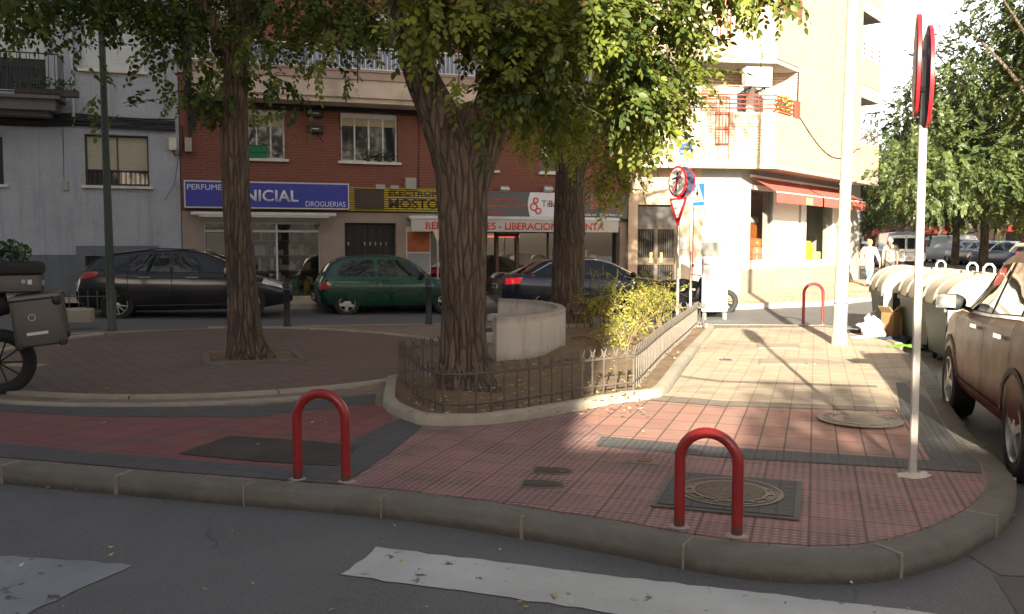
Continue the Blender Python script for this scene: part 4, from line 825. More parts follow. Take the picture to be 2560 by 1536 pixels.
def barkmat(name, c1, c2, sc=1.):
    t = NT(name); v = t.map(sc=(9*sc, 9*sc, 1.0*sc)); n = t.noise(1.6, 8, vec=v, rough=.65, dist=.6); n2 = t.noise(3, 4)
    vo = t.N('ShaderNodeTexVoronoi', feature='DISTANCE_TO_EDGE', i_Vector=t.map(sc=(12*sc, 12*sc, 2.0*sc)), i_Scale=1.2); cr = t.ramp(vo.outputs[0], [(.0, 0.), (.16, 1.)])
    c = t.mix(t.ramp(n, [(.35, 0.), (.65, 1.)]), c1, c2); c = t.mix(t.math('MULTIPLY', t.math('SUBTRACT', 1., cr), .5), c, sc3(c1, .35)); c = t.mix(t.ramp(n2, [(.5, 0.), (.8, .35)]), c, (.10, .10, .05))
    return t.set(c, .92, nrm=t.bump(t.math('ADD', n, t.math('MULTIPLY', cr, .8)), 1., .035))
M_bark = barkmat('elm_bark', (.06, .042, .03), (.17, .125, .092))
def fbm(p): return mn.fractal(p, .8, 2.1, 4)
def trunkmesh(mb, pts, rads, n=44, ridge=.1, step=.05, seed=0, base_flare=None):
    P = []; RR = []; L = 0
    for i in range(len(pts)-1):
        a, b = Vector(pts[i]), Vector(pts[i+1]); k = max(1, int((b-a).length/step))
        for j in range(k): t = j/k; P.append((i, t)); 
    cat = []
    for i, t in P:
        q = [Vector(pts[max(0, min(len(pts)-1, i+d))]) for d in (-1, 0, 1, 2)]; r_ = [rads[max(0, min(len(pts)-1, i+d))] for d in (-1, 0, 1, 2)]
        f = lambda a, b, c, d: .5*((2*b)+(c-a)*t+(2*a-5*b+4*c-d)*t*t+(3*b-a-3*c+d)*t**3)
        cat.append((Vector([f(*[v[k] for v in q]) for k in range(3)]), f(*r_)))
    cat.append((Vector(pts[-1]), rads[-1])); vs = []; up = Vector((0, 1, 0)); nn = len(cat)
    for i, (c, r) in enumerate(cat):
        t = (cat[min(i+1, nn-1)][0]-cat[max(0, i-1)][0]).normalized(); x = t.cross(up).normalized() if abs(t.dot(up)) < .98 else t.orthogonal(); y = x.cross(t)
        for j in range(n):
            a = 2*math.pi*j/n; d = x*math.cos(a)+y*math.sin(a); p = c+d*r
            k = 1+ridge*(fbm(Vector((d.x*2.6+seed, d.y*2.6, p.z*.55)))*.9)+ridge*.7*(1-abs(mn.noise(Vector((d.x*5+seed, d.y*5, p.z*1.1))))*2)-ridge*.3
            k += ridge*.35*mn.noise(Vector((d.x*12, d.y*12, p.z*3+seed)))
            if base_flare: h = p.z-base_flare[0]; k += base_flare[1]*math.exp(-max(0, h)/.16)*(.55+.65*mn.noise(Vector((d.x*1.9+seed*2, d.y*1.9, 0)))+.15)
            vs.append(c+d*r*k)
    mb.add(vs, [(i*n+j, i*n+(j+1) % n, (i+1)*n+(j+1) % n, (i+1)*n+j) for i in range(nn-1) for j in range(n)]); mb.add(vs[-n:], [tuple(range(n))])
def twig_templates(seed, k=7, nl=15, L=.62, ls=.085):
    rng = np.random.RandomState(seed); out = []
    for _ in range(k):
        V = []; droop = rng.uniform(.1, .45); ln = L*rng.uniform(.7, 1.15)
        for i in range(nl):
            t = (i+1)/nl; base = np.array([t*ln, .03*math.sin(t*5), -droop*t*t*ln]); sd_ = 1 if i % 2 else -1; s = ls*rng.uniform(.7, 1.2)*(1-.25*t)
            d = np.array([.55+.3*rng.rand(), sd_*.8, -.35+.3*rng.randn()]); 
            if i == nl-1: d = np.array([1, 0, -.4])
            d /= np.linalg.norm(d); nrm = np.array([0.25*rng.randn(), .25*rng.randn(), 1.]); sdv = np.cross(nrm, d); sdv /= np.linalg.norm(sdv); up = np.cross(d, sdv); wd = s*.3
            V += [base, base+d*s*.3+sdv*wd-up*s*.02, base+d*s*.68+sdv*wd*.85-up*s*.05, base+d*s*1.05-up*s*.16, base+d*s*.68-sdv*wd*.85-up*s*.05, base+d*s*.3-sdv*wd-up*s*.02]
            V[-6] = base; 
        # spine: thin triangle strip
        out.append(np.array(V))
    return out
TW = twig_templates(1, 7, 12, .45, .098); TWF = twig_templates(2, 6, 14, .6, .15)
def foliage(name, clumps, parent, m, templ, seed=1, outw=.8, spine=True, thin=None):
    rng = np.random.RandomState(seed); VV = []; FF = []; TT = []; nb = 0
    for (c, r, n) in clumps:
        c = np.array(c); r = np.array(r); base_t = rng.rand()*.5
        for _ in range(int(n)):
            d = rng.randn(3); d /= np.linalg.norm(d); q = rng.rand()**.45; p = c+d*r*q
            if mn.noise(Vector(p*.9/max(.5, r.max()*.6)))*1.0+.62 < rng.rand()*.9: continue
            dr = d*outw+rng.randn(3)*.45+np.array([0, 0, -.25]); dr /= np.linalg.norm(dr); up = np.array([0, 0, 1.])+rng.randn(3)*.3; y = np.cross(up, dr); y /= np.linalg.norm(y); z = np.cross(dr, y)
            T = templ[rng.randint(len(templ))]*rng.uniform(.75, 1.2); W = p+T[:, :1]*dr+T[:, 1:2]*y+T[:, 2:]*z; nl = len(T)//6; VV.append(W)
            b = nb+np.arange(nl)[:, None]*6; FF.append(np.concatenate([b+np.array([0, 1, 2, 3]), b+np.array([0, 3, 4, 5])], 1).reshape(-1, 4)); nb += len(W)
            tt = np.clip(base_t+rng.rand()*.45+rng.randn(nl)*.14, 0, 1); TT.append(np.repeat(tt, 2))
            if spine:
                e = p+(T[-6])[0]*dr+(T[-6])[1]*y+(T[-6])[2]*z; w_ = z*.004; VV.append(np.array([p-w_, p+w_, e+w_*.5, e-w_*.5])); FF.append(np.array([[nb, nb+1, nb+2, nb+3]])); nb += 4; TT.append(np.array([.0]))
    V = np.concatenate(VV); Fa = np.concatenate(FF); T = np.concatenate(TT); me = bpy.data.meshes.new(name)
    me.vertices.add(len(V)); me.vertices.foreach_set('co', V.astype(np.float32).ravel()); me.loops.add(Fa.size); me.loops.foreach_set('vertex_index', Fa.astype(np.int32).ravel())
    me.polygons.add(len(Fa)); me.polygons.foreach_set('loop_start', np.arange(0, Fa.size, 4, dtype=np.int32)); me.polygons.foreach_set('loop_total', np.full(len(Fa), 4, np.int32)); me.update(calc_edges=True)
    at = me.attributes.new('tint', 'FLOAT', 'FACE'); at.data.foreach_set('value', T.astype(np.float32)); me.materials.append(m)
    o = bpy.data.objects.new(name, me); COL.objects.link(o); o.parent = parent; return o
def CL(px, py, Y, rx, ry, rz, n): p = Q(px, py, Y); return ((p.x, p.y, p.z), (rx, ry, rz), n)
# left tree standing in the round plaza
g1 = G(620, 903); t1 = thing('elm_tree', 'slender dark elm growing from the square pit in the round plaza', 'tree', (0, 0, 0)); Y1 = g1.y+.25
mb = MB(); trunkmesh(mb, [(g1.x, Y1, g1.z-.15), Q(616, 860, Y1), Q(606, 740, Y1), Q(596, 600, Y1), Q(590, 480, Y1), Q(586, 330, Y1), Q(590, 200, Y1), Q(594, 90, Y1)], [.26, .24, .205, .19, .185, .18, .165, .17], ridge=.08, seed=3, base_flare=(g1.z, .45))
for a, b, c, r0 in ((Q(590, 150, Y1), Q(520, 40, Y1-.2), Q(430, -120, Y1-.5), .12), (Q(594, 120, Y1), Q(660, -10, Y1+.2), Q(760, -200, Y1+.6), .12), (Q(593, 100, Y1), Q(600, -80, Y1), Q(590, -350, Y1+.3), .13), (Q(470, -30, Y1-.3), Q(300, -60, Y1-.6), Q(120, -40, Y1-1.), .06), (Q(690, -50, Y1+.3), Q(800, -40, Y1), Q(930, -60, Y1-.8), .06)):
    trunkmesh(mb, [a, b, c], [r0, r0*.8, r0*.45], n=16, step=.12, seed=7)
mb.build('trunk', M_bark, t1, smooth=True, ang=180)
cl = [CL(590, -130, 12.6, 1.9, 1.8, 1.1, 420), CL(500, 110, 12, .45, .5, .5, 90), CL(450, 0, 12.4, 1., 1., .5, 180), CL(760, -15, 12, 1.2, 1.3, .45, 220), CL(860, 60, 11.5, .45, .6, .2, 50), CL(650, 95, 11.8, .3, .4, .25, 40), CL(690, 195, 11.8, .2, .2, .14, 16), CL(640, 200, 11.8, .15, .2, .16, 12),
      CL(300, -25, 12, 1.1, 1., .35, 150), CL(110, 0, 11.5, .9, 1., .3, 110), CL(10, 30, 11, .4, .5, .3, 45), CL(550, 200, 12, .2, .3, .2, 16), CL(460, 220, 12, .12, .2, .2, 12), CL(900, -20, 11.3, .6, .8, .5, 110), CL(405, 110, 12, .25, .3, .3, 44), CL(350, 95, 12, .2, .2, .15, 12), CL(290, 235, 12, .35, .2, .06, 10), CL(305, 280, 12, .06, .06, .15, 5), CL(180, 95, 12, .5, .5, .1, 22), CL(430, 200, 12, .12, .2, .3, 14), CL(550, 240, 12.2, .4, .5, .2, 40), CL(800, 150, 11.7, .4, .4, .1, 24), CL(860, 180, 11.7, .12, .2, .1, 6), CL(760, 262, 11.8, .3, .2, .04, 6), CL(250, -120, 12, 2.4, 1.6, .8, 260), CL(0, -80, 11, 1.5, 1.5, .6, 160)]
for i in range(14): rr = random.Random(i); cl.append(((rr.uniform(-9, -1.5), rr.uniform(9.5, 16), rr.uniform(5.8, 9.5)), (1.3, 1.3, .9), 90))
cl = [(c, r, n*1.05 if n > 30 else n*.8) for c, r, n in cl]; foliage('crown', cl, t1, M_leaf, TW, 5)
# middle tree in front of the bench, forking into two heavy limbs
g2 = G(1165, 988); Y2 = g2.y+.15; t2 = thing('elm_tree', 'thick old elm with a forked trunk at the front of the fenced bed', 'tree', (0, 0, 0)); mb = MB()
trunkmesh(mb, [(g2.x-.0, Y2, g2.z-.1), Q(1163, 960, Y2), Q(1160, 850, Y2), Q(1160, 700, Y2), Q(1158, 560, Y2), Q(1155, 450, Y2), Q(1140, 380, Y2), Q(1090, 270, Y2), Q(1050, 180, Y2-.1), Q(1020, 60, Y2-.3), Q(980, -120, Y2-.6)], [.32, .29, .245, .245, .26, .27, .27, .2, .17, .15, .12], n=64, ridge=.085, step=.04, seed=11, base_flare=(g2.z, .55))
trunkmesh(mb, [Q(1170, 480, Y2), Q(1185, 400, Y2), Q(1215, 320, Y2), Q(1240, 220, Y2), Q(1265, 100, Y2), Q(1300, -80, Y2), Q(1330, -260, Y2+.2)], [.2, .24, .22, .17, .16, .15, .13], n=40, ridge=.1, step=.05, seed=15)
trunkmesh(mb, [Q(1190, 350, Y2-.02), Q(1175, 300, Y2-.1), Q(1160, 262, Y2-.16)], [.17, .15, .08], n=28, ridge=.14, step=.04, seed=19)
for a, b, c, r0 in ((Q(1255, 200, Y2), Q(1400, 60, Y2+.3), Q(1600, -60, Y2+1), .06), (Q(1260, 120, Y2), Q(1180, -40, Y2-.5), Q(1130, -200, Y2-1), .07), (Q(1230, 290, Y2), Q(1300, 235, Y2-.2), Q(1360, 215, Y2-.4), .03)): trunkmesh(mb, [a, b, c], [r0, r0*.8, r0*.45], n=12, step=.12, seed=7)
for px, py, r_, sd in ((1205, 300, .11, 1),):
    q = Q(px, py, Y2-.2); mb.ell((q.x, q.y, q.z), (r_, r_*.9, r_*1.3), 22, 16, .7, sd)
mb.build('trunk', M_bark, t2, smooth=True, ang=180)
cl = [CL(1150, -5, 9.3, .65, .8, .45, 140), CL(1065, 40, 8.9, .3, .5, .4, 50), CL(1235, 60, 9.2, .45, .6, .4, 85), CL(1075, 95, 8.8, .3, .3, .2, 26), CL(1290, 140, 9.2, .22, .4, .3, 24), CL(1330, 200, 9.2, .38, .5, .42, 75), CL(1400, 90, 9.3, .6, .7, .5, 130), CL(1510, 30, 9.4, .6, .7, .4, 110), CL(1400, 290, 10.5, .4, .5, .35, 60), CL(1290, 250, 9., .2, .2, .2, 14), CL(1140, 230, 8.75, .14, .1, .16, 5), CL(1215, 300, 8.9, .08, .08, .2, 5), CL(1100, 130, 8.8, .25, .2, .1, 10),
      CL(1560, 120, 9.8, .5, .7, .5, 95), CL(1620, 60, 9.8, .5, .7, .35, 75), CL(1530, 230, 10.2, .5, .7, .45, 90), CL(1640, 190, 10, .4, .6, .25, 45), CL(1610, 290, 10.6, .45, .6, .4, 70), CL(1710, 90, 10, .25, .4, .12, 14), CL(1740, 205, 10.2, .18, .3, .1, 7), CL(1690, 290, 10.6, .2, .3, .12, 10)]
for i in range(12): rr = random.Random(50+i); cl.append(((rr.uniform(-1.5, 3.0), rr.uniform(9.5, 12.5), rr.uniform(5.6, 8.)), (1.1, 1.1, .8), 85))
for px in (1750, 1830, 1910): cl.append(CL(px, -25, 9.6, .45, .6, .22, 34))
cl += [CL(1870, 25, 9.6, .12, .2, .14, 5), CL(1790, 30, 9.6, .15, .2, .12, 6)]
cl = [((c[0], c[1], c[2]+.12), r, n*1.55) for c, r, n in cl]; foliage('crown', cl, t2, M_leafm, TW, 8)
# third tree behind the bench
g3 = G(1425, 816); Y3 = g3.y+.1; t3 = thing('elm_tree', 'straight elm behind the curved bench with sunlit yellow-green leaves', 'tree', (0, 0, 0)); mb = MB()
trunkmesh(mb, [(g3.x, Y3, g3.z-.1), Q(1422, 790, Y3), Q(1420, 700, Y3), Q(1424, 570, Y3), Q(1427, 450, Y3), Q(1425, 370, Y3), Q(1395, 290, Y3), Q(1370, 180, Y3), Q(1350, 40, Y3)], [.36, .35, .31, .295, .29, .30, .27, .2, .18], n=56, ridge=.1, step=.06, seed=23, base_flare=(g3.z, .25))
trunkmesh(mb, [Q(1440, 420, Y3), Q(1455, 350, Y3), Q(1490, 250, Y3), Q(1530, 120, Y3), Q(1560, -40, Y3)], [.2, .22, .19, .16, .13], n=30, ridge=.1, step=.07, seed=27)
for a, b, c, r0 in ((Q(1480, 280, Y3), Q(1560, 220, Y3-.3), Q(1650, 200, Y3-.8), .07), (Q(1460, 330, Y3), Q(1540, 330, Y3-.3), Q(1620, 380, Y3-.5), .05), (Q(1530, 130, Y3), Q(1640, 60, Y3), Q(1780, 30, Y3), .06)): trunkmesh(mb, [a, b, c], [r0, r0*.8, r0*.45], n=12, step=.12, seed=7)
mb.build('trunk', M_bark, t3, smooth=True, ang=180)
Yc = 14.5
cl = [CL(1500, 180, Yc, .9, 1.1, .7, 150), CL(1530, 320, 13.8, .6, .8, .45, 110), CL(1480, 360, 14, .45, .6, .3, 60), CL(1600, 320, 13.5, .38, .6, .3, 50), CL(1500, 420, 13.2, .2, .3, .3, 26), CL(1555, 400, 13.4, .3, .4, .25, 34), CL(1575, 430, 13.4, .12, .2, .2, 9), CL(1545, 470, 13.2, .14, .2, .16, 8), CL(1650, 260, 13.5, .3, .4, .16, 20), CL(1620, 200, 14, .8, .9, .5, 100), CL(1370, 320, 14.5, .5, .7, .3, 60), CL(1330, 300, 14.5, .4, .5, .3, 40), CL(1535, 515, 13.4, .06, .1, .06, 2), CL(1460, 60, 14.5, 1., 1.2, .8, 150)]
for i in range(16): rr = random.Random(90+i); cl.append(((rr.uniform(-.5, 4.3), rr.uniform(11.5, 17), rr.uniform(6.6, 10.6)), (1.4, 1.3, 1.), 80))
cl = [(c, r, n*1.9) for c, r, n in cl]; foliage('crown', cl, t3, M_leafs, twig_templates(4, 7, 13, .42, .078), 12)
# square pit round the left tree
mb = MB(); gp = G(640, 893); a_ = R(20); hw = .62
for k in range(4):
    ang = a_+k*math.pi/2; c = Vector((gp.x-.05, gp.y))+Vector((math.cos(ang), math.sin(ang)))*hw; mb.box((c.x, c.y, gp.z+.012), (.09, 2*hw+(.09 if k % 2 else -.09), .035), rz=ang)
struct(mb.build('tree_pit_edging', M_conc)); pp = [(gp.x-.05+hw*1.38*math.cos(a_+R(45+90*k)), gp.y+hw*1.38*math.sin(a_+R(45+90*k))) for k in range(4)]; grid_sheet(pp, .012, 'tree_pit_soil', bpy.data.materials['soil'], .3)
# trees along the avenue
def ctree(px, Y, h, rad, label, seed, z0=2.2, grp='elms lining the right side of the avenue', n=900, bias=0):
    x = (px-1280)/F*Y; zg = gz(x, Y); t = thing('avenue_tree', label, 'tree', (x, Y, zg), 0, grp); mb = MB(); rr = random.Random(seed)
    trunkmesh(mb, [(0, 0, -.1), (.05, 0, 1.5), (rr.uniform(-.2, .2), 0, 3.2), (rr.uniform(-.4, .4), .2, h*.7)], [.24, .19, .17, .08], n=14, step=.3, seed=seed)
    for k in range(5): a = 1.3*k+seed; trunkmesh(mb, [(0, 0, 2.4+.3*k), (math.cos(a)*rad*.4, math.sin(a)*rad*.4, h*.5+.2*k), (math.cos(a)*rad*.75, math.sin(a)*rad*.75, h*.7)], [.09, .06, .02], n=8, step=.5, seed=seed)
    mb.build('trunk', M_bark, t, smooth=True, ang=180); cls = []
    for k in range(15):
        a = rr.uniform(0, 6.28); q = rr.uniform(.2, .82)*rad; zz = rr.uniform(z0+1.0, h-1.3); s = 1-.55*max(0, (zz-h*.55)/(h*.5)); cls.append(((math.cos(a)*q*s, math.sin(a)*q*s, zz), (rad*.42, rad*.42, rad*.3), n*1.5/15))
    cls.append(((0, 0, h-1.7), (rad*.6, rad*.6, 1.4), n/10)); foliage('crown', cls, t, M_leaff, TWF, seed, spine=False); return t
ctree(2700, 27, 12.5, 5.0, 'nearest avenue elm, its crown filling the upper right corner', 31, n=4200)
ctree(2560, 34, 12.3, 5.0, 'tall avenue elm second from the right edge', 32, n=4000)
ctree(2455, 42, 12., 5.4, 'avenue elm behind the right-hand signpost', 33, n=3200)
ctree(2385, 52, 12.0, 5.8, 'mid-distance avenue elm right of the white signpost', 34, n=2200)
ctree(2345, 66, 11.0, 5.5, 'distant avenue elm above the small white van', 35, n=1600)
ctree(2290, 80, 11.5, 6.0, 'distant avenue elm behind the signpost pole', 36, n=1400)
ctree(2225, 95, 12., 6.5, 'far avenue elm above the big white van', 37, n=1300)
ctree(2168, 72, 9.4, 4.2, 'sunlit elm beyond the brick corner above the two walkers', 38, grp='elms beyond the corner building', n=1000)
ctree(2125, 62, 6.8, 3.2, 'low elm just right of the brick corner', 39, z0=1.4, grp='elms beyond the corner building', n=800)
ctree(2185, 112, 11, 6.5, 'farthest hazy elm where the avenue ends', 40, n=700, grp='elms beyond the corner building')
# dark houses behind the trees
fb = thing('far_building', 'dark brick apartment row behind the avenue trees', 'building', (40, 30, 0), R(0)); fa = MB().b2(0, 12, 0, 110, -.3, 8).build('wall', mat('dark_brick_far', (.10, .06, .05), .9, var=.3, vs=.8), fb)
for k in range(22):
    for f in range(2): MB().b2(-.05, .02, 3+k*4.8, 4.6+k*4.8, 4.2*f+1.2, 4.2*f+2.8).build('window', M_glass, fb)
for k in range(5): MB().add([(0, 6+k*14, 3.4), (0, 12+k*14, 3.4), (-1.6, 12+k*14, 2.7), (-1.6, 6+k*14, 2.7)], [(0, 1, 2, 3)]).build('awning', M_redp, fb)
fe = thing('far_building', 'low pale house closing the end of the avenue', 'building', (20, 135, .4)); MB().b2(-30, 60, 0, 10, -.3, 6).build('wall', mat('far_house_wall', (.2, .16, .13), .9, var=.2, vs=.5), fe); MB().b2(-30.3, 60.3, -.3, 10.3, 6, 6.4).build('roof', M_soff, fe)
for k in range(16): MB().b2(-28+k*5, -26.4+k*5, -.06, .01, 1.5, 3.2).build('window', M_glass, fe)
# ------------------------------------------------------------------ curved concrete bench
bc = Vector((-.61, 13.95)); bz = gz(bc.x, bc.y)+.02; t = thing('bench', 'curved pale concrete bench between the two big tree trunks', 'bench', (bc.x, bc.y, bz)); n = 36
def arcsolid(mb, prof, a0, a1, n=36, seg=None):
    vs = []; k = len(prof)
    for i in range(n+1):
        a = a0+(a1-a0)*i/n
        for r, z in prof: vs.append((r*math.cos(a)*.90+(1.62-r)*-.1*math.cos(a), r*math.sin(a)*1.39-(1.62-r)*-.39*math.sin(a), z))
    mb.add(vs, [(i*k+j, (i+1)*k+j, (i+1)*k+(j+1) % k, i*k+(j+1) % k) for i in range(n) for j in range(k)]+[tuple(range(k))[::-1], tuple(n*k+j for j in range(k))])
def concmat():
    tt = NT('bench_concrete'); a = tt.noise(3, 7, rough=.7); b = tt.noise(2.2, 5, vec=tt.map(sc=(2.5, 2.5, .35)), rough=.7); c = tt.mix(a, (.40, .36, .32), (.58, .54, .49)); c = tt.mix(tt.ramp(b, [(.52, 0.), (.72, .7)]), c, (.24, .21, .18))
    sp_ = tt.N('ShaderNodeSeparateXYZ'); tt.l.new(tt.oc, sp_.inputs[0]); edge = tt.math('ADD', sp_.outputs[2], tt.math('MULTIPLY', tt.noise(9, 4), .12)); c = tt.mix(tt.ramp(edge, [(.58, 0.), (.66, .6)]), c, (.2, .17, .14)); c = tt.mix(tt.ramp(edge, [(.06, .7), (.2, 0.)]), c, (.2, .15, .1))
    return tt.set(c, .85, nrm=tt.bump(tt.noise(40, 5), .4, .004))
M_bench = concmat(); mb = MB(); arcsolid(mb, [(1.42, .30), (1.47, .60), (1.485, .62), (1.60, .62), (1.62, .60), (1.62, -.1), (1.42, -.1)], R(-74), R(74)); mb.build('backrest', M_bench, t, smooth=True, ang=30)
mb = MB(); arcsolid(mb, [(1.0, .26), (1.0, .36), (1.415, .36), (1.415, .26)], R(-78), R(78)); mb.build('seat', M_bench, t, smooth=True, ang=30)
for a in (-70, -25, 25, 70): mb = MB(); arcsolid(mb, [(1.1, -.1), (1.1, .258), (1.41, .258), (1.41, -.1)], R(a-4), R(a+4), 3); mb.build('support', M_bench, t)
# ------------------------------------------------------------------ wrought-iron fence round the bed
fl = offset(bed, -.34, True); i0 = min(range(len(bed)-9), key=lambda i: (Vector(fl[i])-G(1000, 975).xy).length)
line = [Vector(p) for p in fl[:len(bed)-9]]; Lc = [0]
def resamp(line, step):
    out = []; acc = 0; nxt = 0
    for a, b in zip(line, line[1:]):
        d = (b-a).length
        while nxt <= acc+d: out.append(a+(b-a)*((nxt-acc)/d if d else 0)); nxt += step
        acc += d
    return out
M_fence = mat('dark_wrought_iron', (.10, .085, .07), .6, .1, var=.4, vs=15, bs=60, bd=.001); pk = resamp(line, .155)
# start a little round the left corner of the bed
st_ = [Vector(arc[-1])*.0+Vector(p) for p in offset([tuple(p) for p in arc[-4:]], -.2)]; pk = resamp(st_+line, .155)
ft = thing('iron_fence', 'low dark wrought-iron fence with scroll tops around the planted bed', 'fence', (pk[0].x, pk[0].y, 0)); H0, H1, H2 = .05, .36, .44; o0 = pk[0].copy()
def fz(p): return gz(p.x, p.y)+.05
for zz in (H0+.03, H1): mb = MB(); mb.tube([(p.x-o0.x, p.y-o0.y, fz(p)+zz) for p in pk], .011, 5); mb.build('rail', M_fence, ft)
order = sorted(range(len(pk)), key=lambda i: pk[i].length); near = set(order[:100]); rest = MB()
for i, p in enumerate(pk):
    t_ = (pk[min(i+1, len(pk)-1)]-pk[max(i-1, 0)]).normalized(); x, y, z = p.x-o0.x, p.y-o0.y, fz(p); mb = MB() if i in near else rest
    mb.box((x, y, z+.21), (.014, .014, .44), rz=math.atan2(t_.y, t_.x))
    for sgn in (-1, 1): mb.tube([(x, y, z+H2-.06), (x+t_.x*sgn*.018, y+t_.y*sgn*.018, z+H2-.01), (x+t_.x*sgn*.035, y+t_.y*sgn*.035, z+H2+.03)], [.009, .008, .005], 5)
    if i+1 < len(pk):   # U-shaped scroll to the next picket
        q = pk[i+1]; d = Vector((q.x-p.x, q.y-p.y, 0)); mb.tube([Vector((x, y, z+H1+.085))+d*(.5-.42*math.cos(math.pi*k/8))+Vector((0, 0, -.075*math.sin(math.pi*k/8))) for k in range(9)], .006, 5)
    if i in near: mb.build('picket', M_fence, ft)
o = rest.build('picket', M_fence, ft); o['kind'] = 'stuff'
# ------------------------------------------------------------------ rose shrubs, hose and litter in the bed
M_rose = leafmat('rose_leaf', (.17, .19, .04), (.48, .42, .09), .4); M_stem = mat('green_stem', (.16, .12, .06), .8); TWR = twig_templates(5, 6, 8, .26, .05)
def shrub(px, py, w_, h, n, label, seed, dead=False):
    g = G(px, py); t = thing('shrub', label, 'shrub', (g.x, g.y, g.z+.05), 0, 'rose shrubs in the fenced bed'); rr = random.Random(seed); mb = MB(); cls = []
    for k in range(11):
        a = rr.uniform(0, 6.28); q = rr.uniform(.2, 1)*w_; hh = h*rr.uniform(.55, 1.); p3 = (math.cos(a)*q, math.sin(a)*q, hh); mb.tube([(rr.uniform(-.05, .05), rr.uniform(-.05, .05), -.05), (p3[0]*.4, p3[1]*.4, hh*.5), p3], [.009, .007, .004], 5)
        cls += [((p3[0]*f, p3[1]*f, hh*g_), (.1, .1, .12), n/22) for f, g_ in ((.6, .6), (.95, .92))]
    mb.build('stem', M_stem, t); foliage('foliage', cls, t, M_rose, TWR, seed); return t
shrub(1510, 832, .42, 1.05, 190, 'tall sparse rose shrub just right of the third trunk', 1); shrub(1585, 845, .5, .85, 260, 'widest leafy rose shrub in the middle of the sunlit bed', 2); shrub(1645, 828, .4, .95, 200, 'rose shrub in front of the yield sign pole', 3); shrub(1560, 880, .35, .45, 120, 'low rose shrub nearest the fence on the sunlit soil', 4); shrub(1475, 825, .25, .6, 60, 'small rose shrub touching the third trunk', 6); shrub(1612, 822, .35, 1.0, 140, 'upright rose shrub by the back fence left of the yield sign', 7)
mb = MB(); hp = [G(x, y, .06) for x, y in ((1360, 925), (1400, 905), (1450, 905), (1500, 880), (1490, 855), (1460, 848), (1430, 850))]; sp_ = smooth_poly([(p.x, p.y) for p in hp], 5); mb.tube([(x, y, soilz(x, y)+.035+.02*mn.noise(Vector((x*3, y*3, 0)))) for x, y in sp_], .012, 6); tag(mb.build('irrigation_hose', mat('brown_hose', (.07, .045, .03), .7), smooth=True), 'thin dark irrigation hose curling over the soil', 'hose')
def scatter(name, label, n, region, size, cols, seed, zoff=.01, dens=None):
    rr = random.Random(seed); mb = MB()
    for k in range(n):
        px, py, dz = region(rr); g = G(px, py, dz); s = size*rr.uniform(.5, 1.3); a = rr.uniform(0, 6.28); mb.mi = rr.randrange(len(cols)); c, s_ = math.cos(a)*s, math.sin(a)*s; z = g.z+zoff
        mb.add([(g.x, g.y, z+rr.uniform(0, .01)), (g.x+c*.5-s_*.3, g.y+s_*.5+c*.3, z+.012*rr.random()), (g.x+c, g.y+s_, z+.02*rr.random()), (g.x+c*.5+s_*.3, g.y+s_*.5-c*.3, z+.004)], [(0, 1, 2, 3)])
    o = mb.build(name, cols, smooth=False); o['kind'] = 'stuff'; o['label'] = label; return o
lc = [mat('dry_leaf_yellow', (.45, .33, .06), .8), mat('dry_leaf_brown', (.20, .10, .04), .8), mat('dry_leaf_pale', (.42, .36, .24), .8)]
def rg_front(r):
    i = r.randrange(2, 15); a, b = front[i], front[i+1]; t = r.random(); x, y = a[0]+(b[0]-a[0])*t, a[1]+(b[1]-a[1])*t; off_ = 62+8*max(0, min(1, x/2000)); 
    return (x+(18 if x > 2350 else 0), y+off_-abs(r.gauss(0, 3)), ROAD) if x < 2330 else (x+70, y+50, ROAD)
scatter('fallen_leaves', 'dry leaves gathered along the foot of the kerb', 120, rg_front, .045, lc, 3)
scatter('fallen_leaves', 'dry leaves scattered on the soil', 700, lambda r: (r.uniform(1020, 1620), r.uniform(905, 1040), .09) if r.random() < .7 else (r.uniform(1450, 1700), r.uniform(830, 900), .09), .05, lc, 4)
scatter('litter', 'small leaves and crumbs on the paving and road', 120, lambda r: ((r.uniform(0, 2400), r.uniform(850, 1060), .012) if r.random() < .4 else (r.uniform(0, 2300), r.uniform(1300, 1530), ROAD+.002) if r.random() < .6 else (r.uniform(200, 2300), r.uniform(1060, 1190), .012)), .03, lc+[mat('paper_bit', (.6, .6, .55), .8)], 6)
